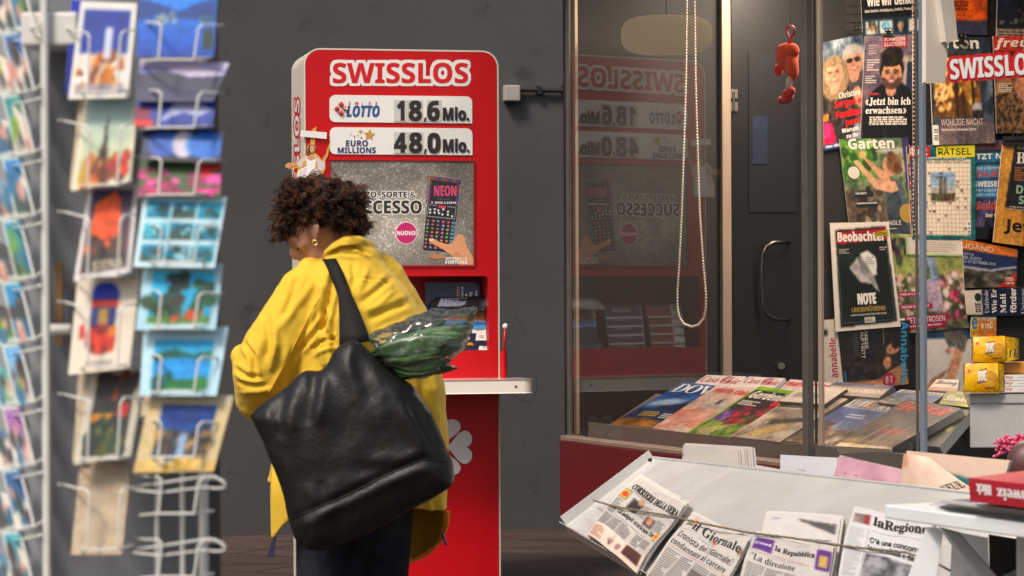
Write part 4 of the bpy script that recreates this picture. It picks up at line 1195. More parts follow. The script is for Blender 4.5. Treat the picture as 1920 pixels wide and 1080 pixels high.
for i, (t, c) in enumerate((('RÄTSEL', 'c8b838'), ('Blick', 'b82a34'), ('+', 'b82a34'), ('RÄTSEL', 'c8b838'), ('Blick', 'b82a34'), ('+', 'b82a34'), ('RÄTSEL', 'c8b838'))):
    y = .86 - i * .13; A.q(.1, y - .05, .9, y + .055, c, 1); A.text(t, .25, y - .04, .75, y + .045, 'ece4dc' if c[0] == 'b' else '2a2a22', 'bold', rot=90, lvl=2)
cover(A, RP, .048, [(1700, 274), (1708, 274), (1717, 448), (1710, 449)], 'magazine', 'spine of a second crossword magazine with red and yellow tabs', 'magazine', WALLG, thick=.012)
# cosy night
A = Art(NX, NY, '3a4450'); A.tex(0, 0, 1, 1, '2a3440', '8a8a92', 5, 5, 6, .7); A.rect(.05, .25, .8, .8, '6a4a2c'); A.tex(.05, .25, .8, .8, '5a3c22', 'c88a3c', 4, 5, 3, .9); A.poly([(.05, .8), (.42, 1.0), (.8, .8)], '4a3a30'); A.grad(0, .85, 1, 1, '3c4a58', '2a3644')
A.blobs(.06, .32, .3, .78, 80, ['e8c080', 'f0d8a8', 'c88a3c'], .012, .03, 2); A.blobs(.32, .4, .76, .74, 34, ['e0a040', '8a5420', 'f0c878', '5a3418'], .015, .05, 3); A.ell(.6, .55, .08, .14, 'c08a30', 0, .3); A.ell(.6, .68, .05, .05, '6a4028'); A.rect(.4, .25, .43, .85, '33261c'); A.rect(.66, .25, .69, .82, '33261c'); A.ell(.77, .34, .12, .05, 'b8b4b4', 0, .2); A.rect(.7, .2, .84, .32, '3a342e')
A.tex(0, 0, 1, .2, '6a5a5e', 'a08a86', 9, 5, 8, .8); A.blobs(.84, .3, 1, .9, 30, ['4a5666', '6a7484', '2e3844'], .03, .06, 4)
A.text('Garten', -.1, .89, .8, .99, 'e8e2d8', 'bold', .03); A.text('WOHLIGE NACHT', .14, .175, .82, .235, 'e0c8bc', 'sans'); A.text('Weihnachten draussen feiern', .14, .125, .7, .15, 'e8d8d0', 'bold'); barcode(A, .0, .0, .09, .18)
A.over = [(np.clip(p, 0.0, 1.0), f, c, l) for p, f, c, l in A.over]
cover(A, RP, .062, [(1742, 66), (1857, 70), (1866, 268), (1750, 272)], 'magazine', 'magazine with a glowing lamplit garden house at dusk', 'magazine', WALLG, thick=.008)
# leopard
A = Art(NX, NY, '6a3a34'); A.grad(0, .5, 1, 1, '8a4438', 'a82c24'); A.ell(.62, .62, .4, .42, 'c08a6c', 0, .1); A.ell(.62, .82, .26, .2, 'c8957a', 0, .1); A.ell(.2, .8, .26, .3, '3a2018', 0, .4); A.ell(.62, .73, .1, .03, '9a2a2a'); A.poly([(0, 0), (0, .6), (.2, .66), (.55, .2), (.75, .5), (1, .6), (1, 0)], '9a7450')
rng = random.Random(9)
for i in range(420):
    x, y = rng.random(), rng.random() * .62
    if y < .6 - abs(x - .6) * .2 and not (.25 < x < .9 and y > .25 + abs(x - .55) * .9): A.ell(x, y, .018, .012, '2e2018', rng.uniform(0, 180), .3)
A.rect(0, .84, .5, 1, 'c43a2a'); A.text('freundin', .02, .86, 1.2, .98, 'efe4da', 'boldit', .01); A.greek(.06, .42, .3, .52, 5, 'dcd0c0', 3)
A.over = [(np.clip(p, 0.0, 1.0), f, c, l) for p, f, c, l in A.over]
cover(A, RP, .056, [(1862, 68), (1972, 66), (1972, 250), (1869, 250)], 'magazine', 'fashion magazine with a woman in a leopard print blouse', 'magazine', WALLG, thick=.008)
# orange sheet, city magazine
A = Art(40, 40, 'd8651e'); A.rect(0, 0, 1, .22, '4a4560'); A.text('Kleines Feines', -.5, .66, .84, .86, '2a201c', 'sans'); A.text('von Nestlé', -.35, .36, .5, .56, '2a201c', 'sans')
A.over = [(np.clip(p, 0.0, 1.0), f, c, l) for p, f, c, l in A.over]
cover(A, RP, .030, [(1778, -60), (1851, -60), (1851, 66), (1778, 64)], 'poster', 'orange sheet with dark lettering above a violet stripe', 'poster', mat_='gloss')
A = Art(60, 60, '23283a'); A.grad(0, 0, 1, 1, '1e2030', '3a4060')
rng = random.Random(2)
for i in range(16): x = rng.random(); h = rng.uniform(.2, .7); A.rect(x, .12, x + .12, h, '1a1c26'); A.blobs(x + .02, .2, x + .1, h, 14, ['8a8a84', 'a89a7a', '5a6474'], .008, .014, i)
A.rect(0, 0, 1, .12, 'a89a8c'); A.greek(.05, .02, .95, .1, 2, '4a403a', 3, .5)
cover(A, RP, .034, [(1872, -60), (1965, -60), (1962, 72), (1868, 70)], 'magazine', 'magazine with dark city towers at night, partly out of view', 'magazine', WALLG)
# guide stack
A = Art(60, 120, '3a3848')
for y0, y1, c in ((.9, 1, '2a6a8a'), (.78, .88, '2a7aa0'), (.62, .75, '2a86b0'), (.42, .6, '2a7aa8')): A.rect(0, y0, 1, y1, c)
A.rect(0, 0, 1, .4, '3a3050'); A.tex(0, 0, 1, .4, '241e34', '8a78a8', 7, 8, 4, .9); A.rect(0, 0, 1, .12, '1a1820')
A.text('VENDITA', .03, .915, 1.3, .985, 'b03a2a', 'boldit', .02, outline='d8d0c8', ow=.03); A.text('JETZT NEU', -.2, .795, 1.3, .865, 'e4e0d8', 'bold', .02); A.text('edicole e librerie', -.12, .705, .84, .74, 'dcd8d0', 'sans'); A.text('GUIDA 2018', -.2, .63, .98, .69, 'b8332a', 'bold', .02, outline='e0d8d0', ow=.04); A.text('WEGWEISER', -.35, .53, .9, .585, 'e4e0d8', 'bold', .02); A.text('in etlichen Lokalen der', -.3, .48, 1, .515, 'd0d4d8', 'sans'); A.text('an Kiosken und in Buch', -.3, .435, 1, .47, 'd0d4d8', 'sans')
A.text('Guida', .06, .3, .92, .38, 'b8282a', 'bold', .02, outline='e0d8d0', ow=.04); A.text('Der Wegweiser', .38, .21, 1.4, .26, 'e4e0d8', 'bold')
A.over = [(np.clip(p, 0.0, 1.0), f, c, l) for p, f, c, l in A.over]
cover(A, RP, .036, [(1824, 264), (1884, 262), (1884, 448), (1827, 448)], 'poster', 'blue and violet guide poster in stacked banners beside the crossword magazine', 'poster')
# ochre envelope with a dark book picture
A = Art(60, 84, 'c8933f'); A.tex(0, 0, 1, 1, 'bd8836', 'd2a050', 3, 3, 5); A.poly([(.27, .98), (1, .96), (1, .3), (.16, .36)], '1c1a22'); A.tex(.3, .4, 1, .85, '1c1a22', '6a5a80', 5, 5, 6, .5, A.pmask([(.27, .9), (1, .9), (1, .38), (.2, .42)]))
A.text('SCALE-UPS', .32, .93, .8, .965, 'e0d8cc', 'serif'); A.text('BILANZ', .32, .79, 1.5, .9, 'ece4d8', 'serif'); A.text('DER', .36, .5, .78, .58, '9ab8a0', 'bold', .02); A.text('SCHWEIZ', .42, .4, 1.3, .48, '9ab8a0', 'bold', .02); A.text('Jetzt', .18, .1, .95, .24, '2a221c', 'bold', .03); A.greek(.3, .62, .5, .76, 6, 'b07a3c', 3); A.greek(.25, .33, .9, .38, 2, 'b0a898', 4)
A.over = [(np.clip(p, 0.0, 1.0), f, c, l) for p, f, c, l in A.over]
cover(A, RP, .070, [(1880, 266), (1966, 266), (1966, 468), (1862, 454)], 'magazine', 'ochre card holding a dark business magazine, hung by a black clip', 'magazine', WALLG)
# paper plane
A = Art(NX, NY, 'ded4ca'); A.poly([(.08, .035), (.96, .05), (.94, .96), (.08, .93)], '15201e'); A.poly([(.1, .8), (.94, .83), (.93, .945), (.1, .915)], 'a8202c')
A.tex(.1, .3, .9, .8, '121a1a', '22302c', 3, 3, 5, 1, A.pmask([(.09, .05), (.95, .06), (.94, .8), (.09, .78)]))
A.poly([(.28, .58), (.42, .68), (.5, .66), (.44, .56), (.7, .42), (.74, .33), (.62, .42), (.44, .44)], 'c0bcb8'); A.poly([(.46, .7), (.6, .74), (.74, .66), (.72, .5), (.66, .5)], 'dcd8d4'); A.poly([(.44, .56), (.48, .7), (.68, .48), (.74, .33)], 'a09c9a'); A.poly([(.42, .68), (.5, .66), (.47, .6)], '8a8686')
A.greek(.32, .56, .42, .62, 4, '8a8684', 2, .4); A.greek(.56, .6, .7, .68, 4, '9a9694', 3, .4)
A.text('Beobachter', .12, .825, .91, .915, 'e8e0da', 'bold', .03); A.pl([(.72, .9), (.98, .93), (.97, .87), (.75, .86)], 'b8a838', 2); A.text('EXTRA!', .76, .875, .95, .905, '2a2a1a', 'bold', lvl=3)
A.text('NOTE', .38, .235, .66, .335, 'e8e2dc', 'bold', .05); A.text('UNGENÜGEND', .27, .165, .8, .22, 'a08a4a', 'bold', .03); A.text('LERNEN SCHÜLER OHNE PRÜFUNGEN MEHR?', .25, .13, .81, .15, 'ccc6c0', 'bold'); barcode(A, .46, .06, .62, .11, True); A.greek(.13, .71, .3, .76, 3, 'b0aaa4', 3); A.greek(.8, .73, .93, .77, 2, 'b0aaa4', 3)
for e in ((.11, .07, .115, .79), (.92, .08, .925, .8), (.11, .07, .92, .074)): A.q(*e, '6a7472')
cover(A, RP, .066, [(1556, 418), (1666, 416), (1689, 612), (1567, 622)], 'magazine', 'dark magazine on a white card showing a folded paper plane', 'magazine', WALLG, bend=-.004)
# rose magazine
A = Art(NX, NY, '8a9464'); A.grad(0, 0, 1, 1, '6a6a4a', '9aa06a'); A.tex(0, .5, 1, 1, '8a9a5a', 'b8b478', 4, 4, 3, .8); A.tex(0, 0, 1, .55, '3c4a30', '9a8a7a', 10, 10, 4, .8)
A.blobs(.55, .1, 1, .62, 90, ['a02a58', 'c8507c', 'd8a8b0', 'e0d4d0', '4a5a3c'], .015, .04, 3); A.blobs(0, .1, .3, .6, 50, ['d8b0a8', 'e0ccc0', '5a6a44', '9a8070'], .015, .04, 4); A.blobs(0, .72, .24, .95, 22, ['3a4a34', '4a3040', '5a6a4a'], .02, .05, 5)
A.poly([(.4, .92), (.58, .94), (.64, .5), (.4, .5)], '8a98b0'); A.poly([(.4, .52), (.64, .52), (.66, .2), (.44, .2)], 'b0a0b0'); A.ell(.46, .9, .06, .12, '4a3022', 0, .3); A.poly([(.34, .7), (.5, .72), (.52, .55), (.36, .5)], '5a6a44'); A.ell(.42, .68, .06, .04, 'c89a7c')
A.q(.02, .37, .44, .415, 'b02a60', 1); A.text('NEUBLÜTEN', .05, .38, .42, .405, 'e8d8d8', 'bold', lvl=2); A.q(.02, .24, .5, .285, 'b02a60', 1); A.text('NATUR IM HERBST', .05, .25, .45, .275, 'e8d8d8', 'bold', lvl=2); A.q(.08, .03, .68, .17, '9a2a58', 1); A.text('PFINGSTROSEN', .11, .095, .66, .155, 'ecdcdc', 'sans', lvl=2); A.text('Die Entdeckung der Vielfalt', .11, .05, .6, .075, 'ecdcdc', 'bold', lvl=2); A.disc(.83, .84, .1, .07, 'd8d0c4', 1); A.greek(.75, .8, .91, .88, 5, 'b04a5a', 3); barcode(A, .0, .0, .07, .15)
cover(A, RP, .044, [(1668, 438), (1800, 442), (1817, 614), (1690, 626)], 'magazine', 'gardening magazine with a woman among pink and white roses', 'magazine', WALLG)
# rotated women's magazine and its white spine sheet
A = Art(NX, 70, '2c2a30'); A.grad(0, 0, 1, 1, '3a342f', '25242b'); A.rect(0, 0, 1, .12, 'b88a62'); A.poly([(.1, .0), (.5, .1), (.75, .25), (.95, .35), (1, 0)], 'b88a62'); A.poly([(.0, .75), (.2, .6), (.62, .45), (.72, .3), (.5, .12), (.05, .15)], '1c181a'); A.tex(.05, .1, .7, .6, '1a1618', '6a5a50', 18, 18, 4, .6, A.pmask([(.0, .75), (.2, .6), (.62, .45), (.72, .3), (.5, .12), (.05, .15)])); A.ell(.68, .36, .06, .1, 'b88a6c'); A.ell(.77, .58, .085, .12, 'c0957a', -50); A.ell(.84, .66, .07, .11, '2a1c16', -50, .3); A.ell(.72, .56, .015, .02, '8a2a2a'); A.ell(.77, .63, .02, .012, '2a1a14'); A.ell(.79, .55, .02, .012, '2a1a14')
A.text('Annabelle', .88, .02, .985, .98, '3a9ac0', 'bold', .02, rot=-90); A.text('STARKER', .365, .6, .41, .98, 'd8d2cc', 'sans', .01, rot=-90); A.text('AUFTRITT', .31, .46, .355, .86, 'd8d2cc', 'sans', .01, rot=-90); A.text('Drei Tage mit Martina Hingis', .62, .66, .645, .96, 'a89a3a', 'bold', rot=-90); A.disc(.7, .1, .1, .11, 'b02050', 1); A.text('Jetzt', .715, .05, .755, .16, 'e8d8d8', 'bold', rot=-90, lvl=2); A.text('NEU', .645, .05, .69, .15, 'e8d8d8', 'bold', rot=-90, lvl=2); A.text('ANNABELLE.CH', .03, .03, .055, .3, '3a9ac0', 'bold', rot=-90); A.greek(.2, .5, .28, .95, 14, '6a6460', 3, .4)
cover(A, RP, .052, [(1569, 606), (1706, 600), (1703, 720), (1583, 734)], 'magazine', "women's magazine hung sideways with a reclining woman in a black lace dress", 'magazine', WALLG)
A = Art(16, 40, 'cfc6be'); A.text('annabelle', .3, .2, .7, .75, 'b8285a', 'bold', rot=90); A.rect(0, .78, .25, .86, '2a2626')
A.over = [(np.stack([p[:, 0], p[:, 1]], 1), f, c, l) for p, f, c, l in A.over]
cover(A, RP, .046, [(1544, 600), (1572, 598), (1586, 735), (1546, 735)], 'magazine', 'white magazine edge with a sideways pink title below the paper plane card', 'magazine', WALLG)
# seated legs
A = Art(60, 70, 'cfcac6'); A.grad(0, 0, 1, 1, 'c8c2be', 'd8d4d0'); A.rect(0, .75, 1, 1, '2f4f6a'); A.poly([(.36, .95), (.62, 1), (.9, .74), (.8, .55), (.62, .64), (.5, .62), (.42, .74)], '6a6662'); A.tex(.3, .5, 1, 1, '5a5652', '8a847e', 10, 10, 3, .7, A.pmask([(.36, .95), (.62, 1), (.9, .74), (.8, .55), (.62, .64), (.5, .62), (.42, .74)])); A.poly([(.62, .62), (.8, .56), (.72, .36), (.52, .06), (.36, .06), (.5, .34)], 'c8987c'); A.poly([(.5, .34), (.62, .4), (.3, .18), (.08, .02), (0, .06), (.14, .2)], 'b88a70'); A.ell(.5, .58, .06, .04, 'c08c70')
cover(A, RP, .038, [(1733, 600), (1824, 600), (1824, 738), (1735, 738)], 'magazine', 'pale magazine showing bare legs below a grey knitted jumper', 'magazine', WALLG)
# town festival poster
A = Art(60, 60, '2f3c66'); A.rect(0, .78, 1, 1, 'c8752c'); A.grad(0, 0, 1, .45, '2a2824', '54504c'); A.tex(0, 0, 1, .42, '2a2824', '8a8478', 7, 8, 3, .9); A.poly([(0, .42), (.5, .36), (1, .5), (1, .56), (.5, .42), (0, .46)], 'b0b4c0'); A.poly([(.62, 0), (1, 0), (1, .4)], 'b83a2c'); A.text('LUGANO', -.1, .82, .56, .94, 'e0c8b0', 'sans', .01); A.text('CITTÀ', -.0, .68, .2, .74, 'c8ccd8', 'sans'); A.text('DEL GUSTO', .0, .6, .34, .66, 'c8ccd8', 'sans'); A.text('13-23 SETTEMBRE 2018', .0, .52, .6, .58, 'c8ccd8', 'sans'); A.text('2018', .8, .07, .95, .13, 'e8dcd4', 'bold'); A.greek(.78, .16, .94, .26, 3, 'e8d8d0', 2)
A.over = [(np.clip(p, 0.0, 1.0), f, c, l) for p, f, c, l in A.over]
cover(A, RP, .060, [(1804, 448), (1908, 468), (1906, 538), (1808, 540)], 'poster', 'blue festival poster with an orange band and a red corner', 'poster')
A = Art(60, 36, '2c3650'); A.rect(0, .04, .26, 1, 'cfc6bc'); A.disc(.2, .72, .055, .16, '3a3a3a', 1); A.text('DIE', .15, .14, .235, .5, '2a2a2a', 'bold', .03, rot=90); A.text('Unfriede', .3, .1, .37, .96, 'b8bcc8', 'serif', rot=90); A.text('Wie Er', .42, .1, .5, .99, 'e4e0dc', 'serif', .02, rot=90); A.text('Mali', .56, .1, .65, .8, 'e4e0dc', 'serif', .02, rot=90); A.text('förder', .72, .1, .82, .99, 'e4e0dc', 'bold', .01, rot=90); A.text('Unterne', .9, .06, .96, .95, 'b8bcc8', 'serif', rot=90)
cover(A, RP, .064, [(1809, 545), (1926, 538), (1926, 592), (1813, 592)], 'newspaper', 'navy and white newspaper hung sideways above the biscuit packets', 'newspaper', mat_='matte')
A = Art(30, 20, 'd8cfc4'); A.rect(0, 0, 1, .1, '7aa048'); A.rect(.97, 0, 1, 1, '7aa048'); A.rect(0, 0, .03, 1, '7aa048'); A.greek(.2, .2, .8, .8, 5, 'a89c90', 2, .25)
cover(A, RP, .047, [(1698, 444), (1816, 448), (1815, 482), (1700, 479)], 'note', 'white note with a green border under the crossword magazine', 'note')
A = Art(30, 20, 'c8813a'); A.rect(0, 0, .28, 1, 'd8b040'); A.text('e', .04, .4, .24, .95, '3a8ab0', 'bold', .03); A.text('2018', .03, .1, .26, .3, 'b83a30', 'bold'); A.text('s mü', .4, .4, .85, .75, 'e8d8c0', 'boldit'); A.rect(.28, .8, 1, 1, 'b8aca0')
cover(A, RP, .060, [(1821, 594), (1868, 594), (1868, 630), (1820, 632)], 'packet', 'small orange packet behind the yellow biscuits', 'packet')
# dark grid panel and clips
M['panel_black'] = mat('black_grid_panel', '211d1d', .6)
mb = MB(); a, b = RP.on(1584, 0), RP.on(1940, 0)
mb.obox(V((a.x, a.y, RP.on(1584, 62).z)) + WN * .0005, WD * ((b - a).length), UP * .8, WN * .004)
for i in range(26): mb.obox(V((a.x, a.y, RP.on(1584, 62).z)) + WD * (.012 + .03 * i) + WN * .0045, WD * .004, UP * .8, WN * .003)
for i in range(24): mb.obox(V((a.x, a.y, RP.on(1584, 62).z + .01 + .033 * i)) + WN * .0076, WD * .78, UP * .004, WN * .003)
build(mb, 'grid_panel', 'panel_black', kiosk)
mb = MB(); a, b = RP.off(.004).on(1862, 596), RP.off(.004).on(1990, 740); mb.obox(V((a.x, a.y, b.z)), WD * .28, UP * (a.z - b.z), WN * .01); build(mb, 'dark_slab', 'panel_black', kiosk)  # flat black slab in front of the rear wall
def bulldog(px, py, s, m_, label, tilt=0):
    pl_ = RP.off(.085)
    k = s / F * 10.5
    c = pl_.on(px, py); X = (WD * math.cos(tilt) + UP * math.sin(tilt)); Z = (UP * math.cos(tilt) - WD * math.sin(tilt))
    mb = MB()
    mb.prism([c + X * (a_ * k) + Z * (b_ * k) for a_, b_ in ((-11, -9), (11, -9), (11, -6), (5, -4), (4, 3), (-4, 3), (-5, -4), (-11, -6))], WN * (4 * k))
    for sx in (-1, 1):
        mb.tube([c + X * (sx * 4 * k + 3.4 * k * math.cos(i * .628)) + Z * (6 * k + 3.4 * k * math.sin(i * .628)) + WN * 2 * k for i in range(10)], 1.1 * k, 6, closed=True)
    mb.tube([c - X * 5 * k + Z * 3 * k + WN * 3 * k, c + X * 5 * k + Z * 3 * k + WN * 3 * k], 1.8 * k, 8)
    build(mb, 'bulldog_clip', m_, label=label, cat='clip', group='clips holding the magazines')
bulldog(1665, 62, 1.0, 'darksteel', 'worn steel bulldog clip above the bearded man')
bulldog(1607, 58, 1.0, 'darksteel', 'dark steel bulldog clip above the couple magazine', .2)
bulldog(1802, 74, 1.1, 'darksteel', 'steel bulldog clip under the orange sheet', -.1)
pl_ = RP.off(.082)
mb = MB(); mb.tube([pl_.on(1882, 262), pl_.on(1922, 261)], .014, 14); mb.prism([pl_.on(x, y) for x, y in ((1879, 258), (1924, 256), (1924, 271), (1879, 273))], WN * .008); mb.tube([pl_.on(1896, 259) + WN * .01, pl_.on(1898, 250) + WN * .014, pl_.on(1904, 250) + WN * .014, pl_.on(1906, 259) + WN * .01], .0025, 6)
build(mb, 'binder_clip', 'black_rub', label='black binder clip with a wire handle on the ochre card', cat='clip', group='clips holding the magazines')

# ------------------------------------------------------------------ magazines lying on the sloping deck
DECKG = 'magazines lying on the display deck'
def lying(A, off, quad, label, thick=.006, edge='cfc6bd', m_='gloss', bend=0.0, name='magazine'):
    return cover(A, DP, off, quad, name, label, 'magazine', DECKG, m_, thick, bend=bend, edge=edge)
A = Art(60, 60, '2a568c'); A.grad(0, .4, 1, 1, '3f6a9c', '20508c'); A.rect(0, 0, 1, .4, '24406a'); A.poly([(0, 0), (0, .16), (.4, .2), (.8, .1), (1, .0)], 'b07a3c'); A.poly([(.3, .5), (.6, .62), (.8, .5), (1, .46), (1, .36), (.3, .4)], '1e3452'); A.tex(0, 0, 1, .2, '6a4a28', 'c08a4a', 8, 5, 3, .7, A.pmask([(0, 0), (0, .16), (.4, .2), (.8, .1), (1, .0)])); A.ell(.3, .55, .3, .08, '9ab0c8', 10, .6)
A.text('DOVE', .05, .78, .98, .97, 'dcdcd8', 'serif', space=.9); A.greek(.2, .22, .5, .34, 3, 'c8a850', 2); A.greek(.56, .2, .85, .32, 3, 'd0ccc4', 3)
for x in (.03, .1): A.pl([(x, .0), (x + .015, 0), (x + .06, .98), (x + .03, .98)], 'd8d8dc', 1) if False else None
lying(A, .004, [(1280, 717), (1372, 728), (1262, 806), (1142, 796)], 'blue travel magazine with a shiny cover at the left end of the deck', bend=.004)
def casa(): 
    A = Art(50, 60, 'd8cac6'); A.rect(0, 0, 1, .45, 'a89c98'); A.tex(0, 0, 1, .5, '8a8080', 'd8d0cc', 5, 5, 3, .8); A.text('Casa', .05, .7, .48, .95, 'a8203a', 'serif'); A.text('Chic', .52, .68, .98, .98, 'a8203a', 'script', .01); return A
lying(casa(), .004, [(1325, 703), (1399, 706), (1345, 752), (1262, 745)], 'white magazine with red script title behind the blue travel magazine', .014)
lying(casa(), .006, [(1405, 706), (1472, 709), (1425, 752), (1345, 746)], 'white magazine with red script title behind the green edged magazine', .014)
A = Art(50, 60, 'c8b4ae'); A.text('marie claire', .05, .75, 1.0, .95, 'c83048', 'bold', .02); A.tex(0, 0, 1, .7, '9a8680', 'd0bcb4', 4, 4, 5, .8)
lying(A, .008, [(1482, 711), (1560, 718), (1510, 765), (1430, 757)], 'pinkish magazine with a red title beside the dark window post', .012)
A = Art(60, 70, 'cdb4a8'); A.tex(0, 0, 1, 1, 'b89c90', 'dcc8ba', 3, 4, 6); A.rect(0, .2, .5, .45, 'c88a78'); A.tex(0, .1, .8, .5, 'c8806e', 'e0bca8', 5, 6, 4, .7); A.poly([(0, 0), (.2, 0), (.5, .24), (.3, .24)], 'd09a90'); A.rect(.3, .5, .9, .7, 'bcaca2'); A.rect(.5, .62, .56, .7, '5a504a'); A.text('marie claire', .12, .85, .98, .96, 'c83048', 'bold', .02)
lying(A, .012, [(1345, 722), (1424, 732), (1322, 818), (1222, 803)], 'pale pink magazine with a red title between blue and green covers', bend=.003)
A = Art(70, 80, '4a3430'); A.grad(0, 0, 1, 1, '5a5a34', '3a2a30'); A.blobs(0, 0, 1, .3, 50, ['6a8a3a', '8aa04a', '4a6a2c', 'a8a070'], .04, .1, 3); A.blobs(.3, .25, 1, .6, 40, ['a01f48', 'c03058', '7a2040', '6a5a3a'], .03, .08, 4); A.blobs(0, .28, .3, .5, 16, ['6a4a8a', '8a6aa0'], .03, .07, 5); A.blobs(.3, .1, .8, .24, 14, ['8a9a50', 'b0b070'], .03, .08, 8)
A.rect(0, .93, 1, 1, '8ab822'); A.rect(0, 0, .045, 1, '8ab822'); A.text('Gardenia', .1, .77, .97, .92, 'e4ddd2', 'boldit', .01); A.greek(.1, .62, .55, .72, 3, 'd8d0c4', 3); A.disc(.88, .72, .09, .06, 'c02038', 1)
lying(A, .018, [(1425, 724), (1498, 735), (1372, 822), (1288, 811)], 'garden magazine with a bright green border and red flowers', .010, 'a8b860')
A = Art(60, 70, 'b8a89a'); A.tex(0, 0, 1, 1, '8a7a6c', 'd0c0ae', 3, 5, 7); A.rect(.5, .5, 1, .9, 'a89a8c'); A.poly([(.3, .3), (.9, .46), (.9, .56), (.3, .42)], '5a5048'); A.ell(.5, .2, .3, .1, 'c0a878', 20, .4); A.rect(.1, .86, .5, .96, '3a3430'); A.rect(.0, 0, .03, 1, 'd8b8a0')
lying(A, .026, [(1499, 734), (1590, 748), (1462, 829), (1370, 818)], 'cream interior magazine on a thick pile left of the window post', .03, 'a2948a')
A = Art(60, 50, 'b8a89c'); A.rect(0, .55, 1, 1, 'a89484'); A.text('VILLEGIARDINI', .03, .3, .98, .6, 'e0d4c6', 'serif', .01); A.rect(0, .8, 1, 1, '4a4a6a'); A.tex(0, .75, 1, 1, '3a3c60', '9a9494', 8, 3, 3, .8)
lying(A, .03, [(1565, 716), (1676, 723), (1648, 746), (1545, 738)], 'beige villa magazine on a pile at the back of the deck', .03, '8a8078')
A = Art(40, 40, 'd4c8bd'); A.rect(.1, .3, .7, .6, 'b0a498')
lying(A, .04, [(1510, 722), (1588, 729), (1546, 758), (1460, 752)], 'white magazine topping a thick pile just right of the window post', .04, '6a625c')
def ville(seed):
    A = Art(60, 60, '3e5688'); A.grad(0, 0, 1, .8, 'a8a09a', '42588a'); A.rect(0, .78, 1, 1, 'ccc4bc'); A.text('VILLE&CASALI', .03, .8, .99, .97, '4a4452', 'serif'); A.text('&', .36, .8, .46, .97, 'c08a3a', 'serif', lvl=2); A.tex(0, 0, 1, .35, '7a6454', 'c8b49c', 6, 6, seed, .9); A.ell(.14, .26, .14, .05, '7ab0c0', 0, .3); A.blobs(0, .25, .3, .45, 10, ['5a5a3a', '6a4a34'], .03, .06, seed); A.greek(.3, .58, .6, .68, 2, 'b8bccc', 2); return A
lying(ville(2), .022, [(1610, 745), (1716, 758), (1580, 842), (1470, 826)], 'villa magazine with a blue sky and a small pool', .02, 'a89c90')
lying(ville(5), .030, [(1690, 730), (1775, 738), (1735, 765), (1645, 754)], 'villa magazine half hidden behind the sliding sash', .02, 'a89c90')
A = Art(40, 40, 'd8ccc2'); A.text('Living', .08, .45, .95, .9, '4a3a36', 'script', .01); A.rect(0, 0, 1, .3, 'c89a80')
lying(A, .034, [(1757, 711), (1798, 712), (1795, 735), (1738, 731)], 'white magazine with a dark script title beside the white box', .012)
A = Art(40, 40, '98983c'); A.text('Linea', .08, .3, .95, .75, 'e0dcc0', 'script', .02); A.text('Verde', .4, .78, .8, .9, 'e8e4d0', 'bold')
lying(A, .036, [(1776, 733), (1822, 734), (1822, 764), (1760, 757)], 'olive green magazine with a white script title', .012, '6a6a34')
A = Art(40, 40, '3a3c2a'); A.blobs(0, 0, 1, 1, 30, ['5a6a34', '2a2c22', '8a8a4a', '4a5a3a'], .05, .12, 3)
lying(A, .03, [(1770, 762), (1822, 768), (1762, 838), (1690, 832)], 'dark green garden magazine under the large dark cover', .03, '8a8682')
A = Art(70, 80, '3a3230'); A.grad(0, 0, 1, 1, 'b8a490', '2e2826'); A.tex(0, 0, 1, .7, '8a7a6e', 'd8c4b4', 4, 3, 8, .75); A.rect(0, .55, 1, 1, '352e2c'); A.grad(0, .3, 1, .75, '9a8678', '352e2c'); A.ell(.6, .36, .25, .05, 'c86a58', 0, .6); A.tex(0, 0, .6, .2, 'a08a68', 'd0b890', 6, 3, 3, .8)
for i in range(3): A.pl([(.25 + i * .2, .05), (.3 + i * .2, .05), (.36 + i * .2, .5), (.34 + i * .2, .5)], 'c8b8ac', 0)
A.text('DECOR', .06, .78, .95, .95, 'd84a38', 'script', .03)
lying(A, .055, [(1701, 747), (1803, 766), (1668, 842), (1566, 836)], 'large dark interior magazine with a red handwritten title on a thick pile', .035, '9a928a')
